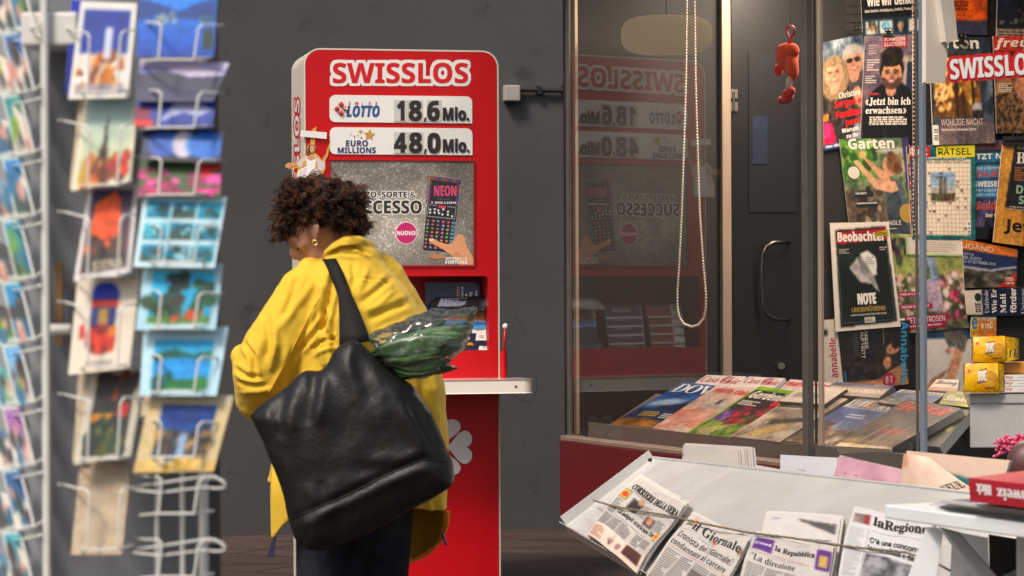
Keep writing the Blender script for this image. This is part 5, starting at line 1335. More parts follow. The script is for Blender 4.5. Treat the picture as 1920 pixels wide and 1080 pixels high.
# white box and biscuits
bx = kpt(1818, -.22); zt_ = KP.off(-.22).on(1818, 738).z; zb_ = KP.off(-.22).on(1818, 840).z
mb = MB(); mb.obox(V((bx.x, bx.y, zb_)), V((.32, -.02, 0)), V((.02, .3, 0)), UP * (zt_ - zb_)); wbx = build(mb, 'storage_box', 'white_metal', label='plain white box on the counter under the yellow biscuits', cat='box', bevel=.004)
mb = MB(); mb.obox(V((bx.x, bx.y, zt_ - .028)) + V((-.002, -.003, 0)), V((.324, -.02, 0)), V((0, -.002, 0)), UP * .026); build(mb, 'lid_rim', 'white_metal', wbx)
BXP = Plane(V((bx.x, bx.y, 0)), V((-.06, -1, 0)))
PR[:] = [1.0, 1.1, 1.05, .3]
M['biscuit_film'] = attr_mat('glossy_biscuit_film', .22, coat=.5, bump=.35, bscale=45)
def biscuit(x0, y0, x1, y1, off, label, xe):
    pl_ = BXP.off(-off)
    A = Art(60, 40, 'e0a81e'); A.tex(0, 0, 1, 1, 'd0941a', 'ecba30', 4, 3, int(x0), .9); A.ell(.72, .4, .26, .34, 'b8741c', 0, .3); A.ell(.72, .4, .2, .26, 'd29a3c', 0, .3); A.rect(0, .0, 1, .08, 'c08a20')
    A.pl([(.36, .3), (.62, .38), (.66, .84), (.4, .76)], '262c4a', 1); A.text('TUC', .385, .40, .64, .74, 'e4e0dc', 'bold', .04, lvl=2); A.greek(.6, .12, .9, .2, 1, '7a4a1a', 3); A.q(.08, .7, .16, .8, 'c83a2a', 1)
    q_ = [pl_.on(*c) for c in ((x0, y0 + 2), (x1, y0), (x1 + 1, y1), (x0 - 1, y1))]
    mb = MB(); A.emit(mb, q_, .05, bend=.006, bend_v=.008, edge='c8901c')
    o = build(mb, 'biscuit_packet', 'biscuit_film', label=label, cat='biscuit packet', group='yellow biscuit packets')
    A2 = Art(16, 20, 'd8a824'); A2.tex(0, 0, 1, 1, 'b88418', 'e6bc3c', 4, 6, 4, .9); A2.pl([(.2, .15), (.6, .2), (.65, .5), (.25, .45)], '262c4a', 1)
    mb = MB(); A2.emit(mb, [q_[1] + V((.001, .004, -.002)), pl_.on(xe, y0 + 5) + V((0, .03, 0)), pl_.on(xe, y1 - 6) + V((0, .03, 0)), q_[2] + V((.001, .004, .002))], .03, bend=.008, edge='c8901c'); build(mb, 'crimped_end', 'biscuit_film', o)
biscuit(1809, 680, 1871, 736, -.03, 'yellow biscuit packet standing directly on the white box', 1886)
biscuit(1825, 630, 1884, 679, -.02, 'yellow biscuit packet lying on top of the other', 1914)
for i in range(3):
    A = Art(30, 12, 'd8d2cc'); A.text('Toy', .06, .25, .3, .8, 'b82a3a', 'boldit'); A.greek(.4, .4, .8, .6, 1, 'a8a4a0', i)
    mb = MB(); y = 703 + i * 11; A.emit(mb, [BXP.off(.01).on(*c) for c in ((1874, y), (1960, y - 1), (1960, y + 9.5), (1874, y + 10))], .08)
    build(mb, 'small_carton', 'gloss', label=('uppermost', 'middle', 'lowest')[i] + ' of the three flat white cartons beside the biscuits', cat='carton', group='flat white cartons')
mb = MB(); mb.cbox(BXP.on(1905, 690) + V((0, .05, 0)), V((.05, 0, 0)), V((0, .03, 0)), UP * .018); build(mb, 'snack_carton', mat('orange_card', 'b87a2a', .5), label='orange snack carton behind the white cartons', cat='carton', bevel=.004)
# pink sweets in a bag at the edge
mb = MB(); rng = random.Random(3)
SWP = KP.off(-.02)
for i in range(170):
    x, y = rng.uniform(-1, 1), rng.uniform(-1, 1)
    mb.ball(SWP.on(1908 + 38 * x, 842 + 18 * y - 8 * (1 - x * x)) + V((0, rng.uniform(0, .05), 0)), .0065 * rng.uniform(.6, 1.3), .005, .0045, None, 7, 5)
build(mb, 'sweets_bag', mat('pink_foil', (.62, .05, .15), .4, noise=.6, scale=70, coat=.3), label='heap of bright pink wrapped sweets at the right edge of the counter', cat='sweets', smooth=True)
mb = MB(); c = KP.off(.05).on(1928, 872); mb.ball(c, .062, .05, .07, None, 24, 16); build(mb, 'round_pouch', mat('brown_pouch', '4a3630', .5, noise=.5, scale=14, col2='5a2a2a'), label='round brown pouch below the pink sweets at the frame edge', cat='pouch', smooth=True)
PR[:] = [1.0, 1.0, 1.0, .12]
# ------------------------------------------------------------------ newspaper tray in front of the kiosk
ra_ = KP.off(.42).on(1225, 858); rb_ = KP.off(.42).on(1700, 911); rc_ = KP.off(.80).on(1060, 985)
tn = (rb_ - ra_).cross(rc_ - ra_).normalized()
if tn.z < 0: tn = -tn
TRP = Plane(ra_, tn)
tray = empty('newspaper_tray', V((ra_.x, ra_.y, 0)) - KU * .5, 'white enamelled sloping newspaper tray in front of the kiosk', 'newspaper tray')
def trp(x, y, o=0.0): return TRP.off(o).on(x, y)
rim = [trp(1225, 858), trp(1990, 943), trp(1990, 1330), trp(1640, 1330), trp(1075, 992), trp(1060, 985)]
mb = MB(); mb.prism(rim, -tn * .004)
build(mb, 'tray_sheet', 'white_metal', tray)
def flange(p, q, h, t, name, inward):
    mb = MB(); d = (q - p)
    mb.obox(p - inward * .0005, d, tn * h, -inward * t); build(mb, name, 'white_metal', tray, bevel=.0018)
inw = (trp(1400, 960) - (trp(1225, 858) + trp(1060, 985)) / 2); sd = (trp(1060, 985) - trp(1225, 858)).normalized(); inw = (inw - sd * inw.dot(sd)); inw = (inw - tn * inw.dot(tn)).normalized()
# folded left side: a narrow sloping wall
mb = MB(); p0, p1 = trp(1225, 858), trp(1062, 984)
vs = [p0 + inw * .0, p1 + inw * .0, p1 - inw * .006 + tn * .030, p0 - inw * .006 + tn * .026]
mb.prism(vs, -inw * .003); build(mb, 'side_wall', 'white_metal', tray, bevel=.001)
lp0, lp1 = trp(1061, 985.5), trp(1640, 1330)
ld_ = (lp1 - lp0).normalized(); li = inw - ld_ * inw.dot(ld_); up_in = (trp(1400, 960) - lp0); up_in = (up_in - ld_ * up_in.dot(ld_)); up_in = (up_in - tn * up_in.dot(tn)).normalized()
mb = MB(); mb.prism([lp0, lp1, lp1 - up_in * .012 + tn * .022, lp0 - up_in * .012 + tn * .022], -up_in * .003); mb.prism([lp0, lp1, lp1 - tn * .028, lp0 - tn * .028], -up_in * .003)
build(mb, 'front_lip', 'white_metal', tray, bevel=.001)
mb = MB(); mb.tube([trp(1225, 858, .001), trp(1990, 943, .001)], .0045, 8); mb.prism([trp(1226, 859, -.003), trp(1990, 944, -.003), trp(1990, 944, -.003) - UP * .3, trp(1226, 859, -.003) - UP * .3], KN * .003)
build(mb, 'back_rim', 'white_metal', tray)
mb = MB(); mb.tube([trp(1222, 862, .014) - inw * .004, trp(1222, 862, .014) - inw * .012], .006, 12); build(mb, 'rivet', 'black_rub', tray)
mb = MB()
for (x, y) in ((1330, 1000), (1700, 1060)):
    p = trp(x, y, -.02); mb.tube([p, V((p.x, p.y, .0)) + KN * .15], .016, 10); mb.tube([V((p.x, p.y, .012)) + KN * .4 , V((p.x, p.y, .012)) - KN * .1], .014, 8)
build(mb, 'stand', 'white_metal', tray)
NEWG = 'newspapers lying in the tray'
def photo_tex(A, x0, y0, x1, y1, c0, c1, seed):
    A.tex(x0, y0, x1, y1, c0, c1, 12, 12, seed, 1, None, 1.3)
def news(A, quad, off, label, thick, copies=1, bend=0.0, warp=None, name='newspaper'):
    pl_ = TRP.off(off)
    mb = MB(); A.emit(mb, [pl_.on(*c) for c in quad], .0035, bend, edge='bdb6b0', warp=warp)
    for k in range(1, copies):
        B = Art(6, 6, 'b8b2ac'); rng = random.Random(k + int(quad[0][0]))
        dx, dy = rng.uniform(-2, 4), rng.uniform(-3, 1.5)
        pk = TRP.off(off - .0045 * k)
        B.emit(mb, [pk.on(x + dx + 1.5 * k * (i in (1, 2)), y + dy + k * .7 * (i in (2, 3)) - k * .8 * (i in (0, 1))) for i, (x, y) in enumerate(quad)], .0035, bend, edge='c6c0ba', warp=warp)
    return build(mb, name, 'matte', label=label, cat='newspaper', group=NEWG)
def columns(A, x0, y0, x1, y1, n, rows, c='6a6664', seed=0, fill=.5):
    w_ = (x1 - x0) / n
    for i in range(n): A.greek(x0 + i * w_, y0, x0 + (i + .9) * w_, y1, rows, c, seed + i, fill)
PAPER = 'aca6a1'
def curl(u, v): return -.012 * (np.clip(.22 - v, 0, 1) / .22) ** 2 + .005 * np.sin(u * 5 + v * 3) + .003 * np.sin(u * 11 - v * 8) + .008 * np.clip(u - .75, 0, 1) / .25 * np.clip(v - .6, 0, 1) / .4
A = Art(80, 110, PAPER); A.tex(0, 0, 1, 1, 'a6a09a', 'b2aca6', 3, 3, 2)
A.q(.12, .935, .45, .942, '6a6664'); A.text('CORRIERE DELLA SERA', .07, .80, 1.0, .895, '262424', 'serif', .03); A.greek(.1, .77, .5, .785, 1, '6a6664', 2)
A.rect(.0, .62, .15, .765, '2a3a3a'); A.rect(.012, .63, .138, .755, 'c8b02c'); A.ell(.075, .69, .05, .05, 'c8442a', 0, .3); A.text('M5', .03, .665, .12, .715, 'c83a22', 'bold')
photo_tex(A, .22, .55, .42, .72, '2a2628', '5a5250', 3); A.ell(.36, .73, .05, .05, 'a07860', 0, .3); A.rect(.25, .55, .42, .68, '2c2a2e'); columns(A, .44, .55, .62, .73, 1, 8, seed=3)
A.rect(.62, .5, .76, .63, '4a3a38'); A.ell(.69, .58, .05, .05, 'a87860', 0, .3); columns(A, .78, .52, .95, .66, 1, 6, seed=5)
A.rect(.9, .4, .985, .53, '2a3a3a'); A.rect(.91, .41, .975, .52, 'c8b02c'); A.ell(.942, .465, .03, .04, 'c8442a', 0, .3)
A.q(.2, .505, .86, .508, '8a8684'); A.text('Gli indagati scaricano Tor', .17, .415, .9, .495, '2c2a2a', 'serif', .01); A.greek(.17, .375, .86, .39, 1, '7a7674', 2); columns(A, .02, .38, .15, .6, 1, 9, seed=11); columns(A, .02, .2, .6, .36, 3, 8, seed=13); columns(A, .66, .24, .96, .36, 2, 6, seed=17); A.rect(.02, .0, .98, .19, 'd8b8a8'); columns(A, .04, .02, .3, .16, 1, 7, 'a87868', seed=20); A.blobs(.38, .05, .6, .15, 8, ['4a3a38', '8a6a60', 'b89888'], .02, .04, 4); A.rect(.66, .05, .96, .18, '4a2c28'); A.ell(.5, .24, .012, .01, 'b83a30'); A.rect(.68, .205, .8, .235, '6a6a6c')
news(A, [(1198, 894), (1287, 953), (1189, 1064), (1099, 996)], .040, 'folded newspaper with a bold serif masthead and two yellow boxes, leftmost in the tray', .03, 7, .004, curl)
A = Art(80, 110, PAPER); A.text('il Giornale', .14, .83, .96, .93, '2a2828', 'serif', .02); A.rect(.08, .88, .13, .96, 'c8843a'); A.greek(.02, .86, .11, .9, 3, '4a4644', 3); A.rect(.5, .8, .58, .83, 'b83a34'); A.rect(.45, .8, .48, .83, '5a8a4a'); A.greek(.3, .775, .6, .785, 1, '4a6a9a', 2); A.text('Cronista del «Giornale»', .04, .68, .94, .755, '2c2a2a', 'bold', .0); A.text('condannato al carcere', .02, .58, .9, .65, '2c2a2a', 'bold', .0); A.q(.02, .55, .98, .554, 'b87868'); columns(A, .03, .1, .97, .53, 4, 18, seed=5); A.rect(.5, .2, .97, .45, '5a5450'); A.ell(.97, .85, .04, .04, '7a5a48', 0, .4)
news(A, [(1301, 962), (1407, 1020), (1312, 1170), (1192, 1104)], .034, 'newspaper with a thin serif masthead and a two line bold headline', .02, 5, .003, curl)
A = Art(60, 70, 'b4afac'); A.rect(.1, .9, .2, .92, '5a3a7a'); A.poly([(.42, .93), (.95, .86), (.95, .7), (.7, .8)], '4a4646'); A.greek(.5, .86, .96, .89, 1, '6a6664', 1); columns(A, .05, .2, .95, .6, 4, 14, seed=2)
news(A, [(1437, 962), (1577, 971), (1560, 1085), (1410, 1075)], .026, 'loose newspaper lying open behind the purple boxed one', .02, 4, .003)
A = Art(80, 110, PAPER); A.rect(.03, .76, .27, .95, '4f2a6e'); A.text('Il Venerdì', .05, .84, .25, .88, 'c8b8d8', 'boldit'); A.text('la Repubblica', .3, .80, .80, .89, '2a2828', 'serif', .02); A.rect(.82, .7, .99, .93, '4f2a6e'); A.rect(.86, .74, .95, .87, 'a88a4a'); A.greek(.3, .74, .45, .755, 1, '7a7674', 1); A.q(.03, .715, .8, .72, 'b87878'); A.text('"La direzione', .06, .6, .6, .69, '2c2a2a', 'serif'); columns(A, .04, .1, .96, .56, 4, 18, seed=7)
news(A, [(1416, 999), (1567, 1033), (1531, 1182), (1374, 1128)], .045, 'newspaper with purple boxes on both sides of its masthead', .02, 3, .003, curl)
A = Art(80, 110, 'b6b4b6'); A.tex(.02, .82, .24, .95, '4a3a3a', 'b8a8a0', 6, 6, 3); A.rect(.16, .82, .24, .95, '7a2e2c'); A.text('laRegione', .28, .81, .95, .945, '2a2828', 'serif', .03); A.greek(.28, .77, .9, .785, 1, 'a09c9a', 3); columns(A, .02, .2, .22, .76, 1, 26, 'a8a6a8', seed=1); A.q(.24, .1, .243, .78, '8a8886'); A.text("C'è una concorrenza", .27, .635, 1.0, .70, '2c2a2a', 'serif', .015); A.text('insostenibile e dannosa', .26, .54, 1.0, .61, '2c2a2a', 'serif', .015); photo_tex(A, .26, .2, .98, .5, '3a3a3c', '8a8a8c', 5)
A.over = [(np.clip(p, 0.0, 1.0), f, c, l) for p, f, c, l in A.over]
news(A, [(1602, 952), (1752, 986), (1734, 1150), (1566, 1112)], .040, 'newspaper with a large bold serif masthead and a small portrait, rightmost in the tray', .02, 5, .003, curl)
# rope over the papers
rp_ = [(1113, 938), (1150, 949), (1200, 958), (1260, 968), (1320, 982), (1400, 998), (1480, 1008), (1600, 1026), (1700, 1036), (1760, 1058), (1800, 1080), (1840, 1105)]
mb = MB(); P_ = [trp(x, y, .052) for x, y in rp_]; P_[0] = trp(1113, 938, .03)
fine = []
for i in range(len(P_) - 1):
    for j in range(22): fine.append(P_[i].lerp(P_[i + 1], j / 22))
for ph in (0, 2.09, 4.19):
    mb.tube([p + tn * (.0019 * math.cos(i * .55 + ph)) + UP.cross(KU) * (.0019 * math.sin(i * .55 + ph)) for i, p in enumerate(fine)], .0020, 6)
build(mb, 'rope', mat('twisted_rope', '7a6a58', .9, noise=.3, scale=90), label='thin twisted rope stretched across the newspapers in the tray', cat='rope', smooth=True)
# papers standing behind the rim
BKP = Plane(KP.off(.24).on(1500, HOR), -KN + V((0, 0, .12)))
BKG = 'newspapers standing behind the tray rim'
def standing(A, quad, off, label, copies, bend=0.0, bend_v=0.0, warp=None, jit=3.0, col='bcb4ae'):
    mb = MB()
    for k in range(copies - 1, -1, -1):
        rng = random.Random(k * 7 + int(quad[0][0]))
        pk = BKP.off(off - .006 * k)
        qd = [pk.on(x + (k * jit * 1.6 if i in (1, 2) else k * .8) + rng.uniform(-1, 1), y - k * .6 + rng.uniform(-1, 1.4)) for i, (x, y) in enumerate(quad)]
        (A if k == 0 else Art(6, 6, col)).emit(mb, qd, .003, bend, bend_v, edge='a8a09a' if k % 2 else 'c6beb8', warp=warp)
    return build(mb, 'newspaper', 'matte', label=label, cat='newspaper', group=BKG)
A = Art(50, 40, 'b8b0aa'); A.text('CORRIERE', .06, .32, .8, .5, '2a2828', 'serif', .02); A.greek(.05, .58, .5, .62, 1, '5a5654', 1); A.pl([(.0, .8), (.7, .38), (.9, .25), (.6, .35), (.0, .72)], '8a827c', 0)
standing(A, [(1281, 834), (1382, 842), (1390, 930), (1276, 905)], .02, 'sheaf of folded grey newspapers behind the left end of the tray rim', 7, .006, jit=3.4)
A = Art(50, 40, 'c4c4c8'); A.pl([(.3, .72), (1, .66), (1, .56), (.4, .7)], '8a2a5a', 0); A.disc(.12, .42, .07, .1, 'a03a4a', 1); A.text('Lo Sport', .38, .3, .9, .46, '2a2628', 'serif', .02)
standing(A, [(1463, 853), (1570, 858), (1575, 960), (1462, 935)], .015, 'white newspaper with a magenta wedge behind the tray rim', 2, .004)
A = Art(20, 20, 'c0bcb8'); A.greek(.1, .6, .8, .8, 2, '3a3838', 1)
standing(A, [(1418, 873), (1466, 880), (1470, 950), (1415, 930)], .005, 'low white newspaper edge between the grey sheaf and the magenta wedge', 1)
A = Art(50, 40, 'c494a4'); A.tex(0, 0, 1, 1, 'b88898', 'cfa2b0', 4, 3, 5); A.text('laG', .16, .36, .42, .56, '2a2226', 'boldit', .02); A.q(.15, .72, .34, .735, '7a5a66'); A.ell(.6, .6, .06, .1, 'a87888', 0, .7)
standing(A, [(1578, 855), (1705, 884), (1705, 985), (1552, 955)], .03, 'pink newspaper standing behind the tray rim', 3, .006, warp=lambda u, v: .01 * np.sin(u * 4 + 1), jit=-1.5, col='b88a9a')
# peach newspaper, folded around a teal picture
A = Art(60, 40, 'd6b8a4'); A.poly([(.2, .72), (.84, .60), (.76, .0), (.3, .3)], '2a6a66'); A.poly([(.2, .72), (.45, .68), (.5, .4), (.3, .5)], '2a7a70'); A.text('sonntag', .5, .38, .8, .46, '1a4a48', 'serif')
standing(A, [(1700, 846), (1893, 864), (1860, 975), (1690, 935)], .045, 'peach newspaper with a teal picture, folded open behind the rim', 2, .006, col='c8a894')
A = Art(50, 30, 'dcc0ac'); A.tex(0, 0, 1, 1, 'd2b4a0', 'e2c8b6', 4, 3, 6); A.text('NEUE', .72, .18, .98, .34, '3a3230', 'serif', .02); A.greek(.05, .35, .3, .4, 1, '8a7468', 3); A.rect(0, .8, .25, 1, 'c89474')
standing(A, [(1694, 852), (1740, 856), (1835, 925), (1690, 990)], .065, 'front flap of a peach newspaper curling over the teal picture', 1, .01, .006)

# ------------------------------------------------------------------ white shelf in front, with booklets and its brackets
M['white_board'] = mat('white_laminate', 'dcdee0', .35, noise=.03, scale=6, coat=.2)
zS = .70
def shp(px, py, z=zS):
    r = ray(px, py); k = (z - CAMZ) / r.z; return CAM + r * k
fl, fr_ = shp(1658, 946), shp(1990, 990)
fd = (fr_ - fl).normalized(); fn = V((-fd.y, fd.x, 0)); fn = fn if fn.x > 0 else -fn
shelf = empty('side_shelf', V((fl.x, fl.y, 0)) + fn * .2 + fd * .4, 'white shelf board on grey struts at the lower right corner', 'shelf')
bot = (972 - 946) / F * fl.y
mb = MB(); mb.obox(fl - UP * bot, fd * ((fr_ - fl).length), UP * bot, fn * .42); build(mb, 'board', 'white_board', shelf, bevel=.004)
def strut(name, m_, pts, d_, t_):
    mb = MB(); mb.prism([at(x, y, d_) for x, y in pts], V((.2, 1, 0)) * t_); build(mb, name, m_, shelf, bevel=.003)
M['strut_grey'] = mat('grey_steel_strut', '8a8a8c', .45, noise=.15, scale=9, metal=.2)
strut('leg', 'white_board', [(1738, 992), (1766, 995), (1752, 1090), (1738, 1330), (1690, 1330), (1702, 1090)], 6.12, .02)
strut('strut', 'strut_grey', [(1766, 994), (1796, 1002), (1872, 1090), (2000, 1250), (1960, 1250), (1838, 1090)], 6.05, .03)
strut('back_panel', 'white_board', [(1788, 1000), (1850, 1012), (1856, 1330), (1770, 1330)], 6.26, .02)
strut('end_panel', 'white_board', [(1908, 1010), (1990, 1022), (1990, 1330), (1908, 1330)], 6.2, .02)
strut('dark_gap_strip', 'black_rub', [(1856, 1006), (1907, 1014), (1907, 1330), (1864, 1330)], 6.32, .02)  # black strip stands in for the shaded gap between the white panels
SG = 'papers piled on the side shelf'
def pile(px, py, z, wv, dv, th, col, label, deco=None, cat='newspaper'):
    p = shp(px, py, z)
    A = Art(30, 30, col)
    if deco: deco(A)
    mb = MB(); A.emit(mb, [p + dv, p + dv + wv, p + wv, p], th, edge='b8b4b2'); mb2 = None
    return build(mb, cat, 'matte', label=label, cat=cat, group=SG)
for i in range(4): pile(1742 + i * 7, 944 - i * 2.2, zS + .006 + i * .007, fd * .45 + fn * .01 * (i % 2), fn * .26 - fd * .02 * i, .006, ('c8c4c4', '9a98a0', 'c4c0c2', 'b4b0b4')[i], ('lowest', 'second lowest', 'second highest', 'topmost')[i] + ' of the flat newspapers piled under the red booklet', lambda A: columns(A, .05, .05, .95, .95, 3, 12, '5a585a'))
rb0 = shp(1819, 940, zS + .036); up_r = UP * .052
M['booklet'] = attr_mat('booklet_cover', .5)
A = Art(40, 14, 'b01f30'); A.tex(0, 0, 1, 1, 'a01c2c', 'b82638', 3, 3, 2); A.text('Bilder der Schweiz', .22, .22, 1.0, .72, 'e0d4d4', 'serif', .02, rot=180); A.text('Blick', .06, .35, .17, .8, 'e0d4d4', 'bold', .02, rot=180)
mb = MB(); A.emit(mb, [rb0 + up_r - fn * .004, rb0 + fd * .5 + up_r - fn * .004, rb0 + fd * .5, rb0], .26, edge='b01f30'); build(mb, 'booklet', 'booklet', label='thick red booklet with upside down white lettering on the side shelf', cat='booklet')
PR[:] = [1.32, 1.05, 1.18, .25]
# ------------------------------------------------------------------ postcard rack close to the camera
M['rack_wire'] = mat('white_coated_wire', 'd2d0ca', .4, noise=.05, scale=20, coat=.2)
M['rack_panel'] = mat('grey_perforated_sheet', '8e9096', .5)
M['rack_core'] = mat('dark_rack_core', '15161a', .8)
M['cardboard'] = mat('brown_cardboard', '7a5a3c', .8)
rack = empty('postcard_rack', V((at(230, 550, 4.1).x, 4.15, 0)), 'white wire postcard rack with perforated grey panels, close to the camera', 'postcard rack')
def rw(mb, pts, r=.0017, n=7): mb.tube([at(x, y, Y) for x, y, Y in pts], r, n)
mb = MB(); p = at(86, 550, 3.99); mb.tube([V((p.x, p.y, .04)), V((p.x, p.y, 1.95))], .0062, 10); build(mb, 'upright', 'rack_wire', rack)
mb = MB(); p = at(379, 550, 4.08); mb.tube([V((p.x, p.y, .04)), V((p.x, p.y, 1.95))], .0068, 10); build(mb, 'upright', 'rack_wire', rack)
for x in (292, 340):
    mb = MB(); p = at(x, 550, 4.03); mb.tube([V((p.x, p.y, .06)), V((p.x, p.y, 1.9))], .0036, 8); build(mb, 'upright', 'rack_wire', rack)
# perforated panel: a lattice with dark core behind it
mb = MB()
a, b = at(92, 550, 4.12), at(388, 550, 4.12); W_ = b.x - a.x
k = 37
for i in range(k): mb.obox(V((a.x + W_ * i / (k - 1) - .0014, 4.12, .06)), V((.0028, 0, 0)), V((0, .001, 0)), UP * 1.86)
for i in range(280): mb.obox(V((a.x, 4.1212, .06 + i * .00665)), V((W_, 0, 0)), V((0, .001, 0)), UP * .0028)
build(mb, 'perforated_panel', 'rack_panel', rack)
mb = MB(); mb.obox(V((a.x, 4.135, .06)), V((W_, 0, 0)), V((0, .16, 0)), UP * 1.86); build(mb, 'core', 'rack_core', rack)
mb = MB(); mb.obox(V((a.x - .3, 4.32, .06)), V((.29, -.18, 0)), V((.01, .02, 0)), UP * 1.86); build(mb, 'side_panel', 'rack_panel', rack)
mb = MB(); mb.obox(V((a.x - .02, 4.0, 1.575)), V((.085, 0, 0)), V((0, .1, 0)), UP * .05); build(mb, 'top_plate', 'rack_wire', rack, bevel=.004)
mb = MB(); mb.obox(at(103, 645, 4.09), V((.0125, 0, 0)), V((0, .004, 0)), UP * .125); build(mb, 'cardboard_strip', 'cardboard', rack)
mb = MB(); mb.tube([at(92, 618, 4.05), at(134, 618, 4.05)], .0085, 12); build(mb, 'bracket', 'rack_wire', rack)
mb = MB(); c = V((at(230, 550, 4.2).x, 4.2, 0)); mb.tube([c + UP * .005, c + UP * .05], [.26, .24], 32); build(mb, 'base', 'rack_core', rack)
# wire pockets
def hook1(y):
    mb = MB()
    rw(mb, [(109, y - 2, 4.04), (124, y, 4.0), (146, y + 6, 3.965), (164, y + 10, 3.955), (168, y + 18, 3.95), (164, y + 118, 3.945)])
    rw(mb, [(268, y + 2, 4.04), (250, y + 4, 3.97), (232, y + 6, 3.955), (226, y + 16, 3.95), (220, y + 118, 3.945)])
    rw(mb, [(140, y + 124, 3.99), (162, y + 120, 3.945), (222, y + 120, 3.945), (250, y + 112, 3.99)])
    build(mb, 'card_pocket', 'rack_wire', rack)
for y in (52, 227, 398, 567, 740, 910): hook1(y)
def hook2(y, full=False):
    mb = MB()
    rw(mb, [(250, y - 6, 4.03), (270, y - 3, 3.99), (296, y - 2, 3.95), (303, y + 4, 3.945), (297, y + 66, 3.94)])
    rw(mb, [(418, y + 3, 4.0), (404, y + 2, 3.96), (380, y + 1, 3.945), (372, y + 8, 3.94), (364, y + 66, 3.935)])
    rw(mb, [(262, y + 70, 3.98), (297, y + 67, 3.94), (364, y + 67, 3.935), (400, y + 62, 3.98)])
    if full: rw(mb, [(238, y + 18, 4.03), (300, y + 10, 3.95), (392, y - 4, 3.955), (404, y - 2, 3.95), (422, y + 10, 3.945), (421, y + 18, 3.945), (408, y + 20, 3.95), (380, y + 18, 3.96), (300, y + 28, 3.95), (250, y + 22, 3.98)], .0017)
    build(mb, 'card_pocket', 'rack_wire', rack)
for y in (45, 172, 298, 424, 548, 668, 790): hook2(y)
for y in (896, 1014): hook2(y, True)
for i in range(12):
    y = -60 + i * 117
    mb = MB()
    rw(mb, [(84, y + 8, 4.0), (66, y + 13, 4.0), (46, y + 17, 4.01), (42, y + 22, 4.01), (64, y + 112, 3.97), (72, y + 106, 3.98), (86, y + 98, 4.0)])
    rw(mb, [(46, y + 17, 4.01), (8, y + 22, 4.2), (2, y + 28, 4.22), (24, y + 116, 4.15), (64, y + 112, 3.97)])
    build(mb, 'card_pocket', 'rack_wire', rack)
# ---- the cards
CG = 'postcards in the front columns of the rack'
def pc(A, q, YT, YB, label, group=CG, th=.0006, cat='postcard'):
    mb = MB(); A.emit(mb, [at(q[0][0], q[0][1], YT), at(q[1][0], q[1][1], YT), at(q[2][0], q[2][1], YB), at(q[3][0], q[3][1], YB)], th, edge='d8d4cc')
    return build(mb, 'postcard', 'print', label=label, cat=cat, group=group)
def bordered(nx, ny, b=.07, base='dcdad6'):
    A = Art(nx, ny, base); return A
def inner(A, b, cb, ct, by=None): A.grad(b, by or b, 1 - b, 1 - (by or b), cb, ct)
A = bordered(40, 56); inner(A, .1, '3a62b4', '1f3f98', .08); A.rect(.1, .08, .9, .46, 'd8cfc8'); A.blobs(.12, .12, .88, .46, 50, ['d8a050', 'e0dcd8', 'c8763a', '8a5a3c', 'f0ece8'], .03, .08, 3); A.rect(.5, .4, .62, .74, 'd0d0dc'); A.rect(.52, .1, .7, .3, 'c88a2c'); A.tex(.1, .05, .9, .16, '8a8aa0', 'c8b8a8', 8, 4, 4)
pc(A, [(152, 2), (257, 6), (240, 183), (128, 186)], 4.0, 3.965, 'white bordered postcard of a golden spire against deep blue sky')
A = Art(20, 40, '2038a0'); A.grad(0, 0, 1, 1, '16308c', '2a44b0')
pc(A, [(134, 0), (160, 0), (150, 178), (121, 176)], 4.01, 3.99, 'plain blue card showing behind the golden spire card')
A = bordered(40, 56, base='d8d4c4'); inner(A, .09, 'b0a878', 'd4dcc8', .06); A.grad(.09, .3, .91, .95, 'c8ccb0', 'bcd4d8'); A.poly([(.42, .35), (.48, .8), (.54, .35)], '4a4440'); A.rect(.4, .3, .56, .4, '4a3c34'); A.blobs(.1, .06, .9, .32, 40, ['8a4a28', 'c87a2c', '6a3a28', 'b89a50', 'a83a2c'], .04, .09, 5); A.rect(.84, .1, .9, .34, 'c83a3a')
pc(A, [(160, 176), (260, 180), (245, 340), (133, 358)], 4.0, 3.965, 'pale postcard of a tall thin monument under a light sky')
A = bordered(40, 56, base='d4d0d0'); inner(A, .1, '6a4a48', '5a4a68', .06); A.poly([(.15, .4), (.2, .78), (.56, .92), (.68, .84), (.72, .4)], 'ea7420'); A.poly([(.2, .78), (.56, .92), (.5, .84)], 'f08c3c'); A.blobs(.14, .24, .74, .42, 26, ['e07020', 'b8501c', '3a2c30', '5a4440'], .04, .1, 6); A.rect(.1, .06, .9, .24, '4a3c3c'); A.text('SIENA', .3, .08, .84, .18, 'b8b0a0', 'bold', .02)
pc(A, [(168, 343), (260, 346), (245, 510), (138, 528)], 4.0, 3.965, 'postcard with an orange building on a violet dusk')
A = bordered(40, 56, base='dcd4c8'); A.ell(.48, .82, .22, .12, '2a3cb0'); A.rect(.26, .74, .7, .82, '2a3cb0'); A.rect(.26, .68, .7, .76, 'd0502c'); A.rect(.27, .38, .69, .69, '343a80'); A.rect(.4, .36, .56, .66, 'b89a5a'); A.ell(.47, .34, .24, .16, '8a2a2c', 0, .2); A.blobs(.3, .22, .66, .44, 14, ['c8501c', 'b83a20', 'd08a2c'], .04, .08, 3); A.rect(.12, .36, .18, .5, 'b83a3a'); A.text('LUGANO', .26, .06, .7, .12, '9a948c', 'bold')
pc(A, [(146, 518), (262, 520), (243, 690), (128, 703)], 4.0, 3.965, 'cream postcard with a blue and orange tower emblem')
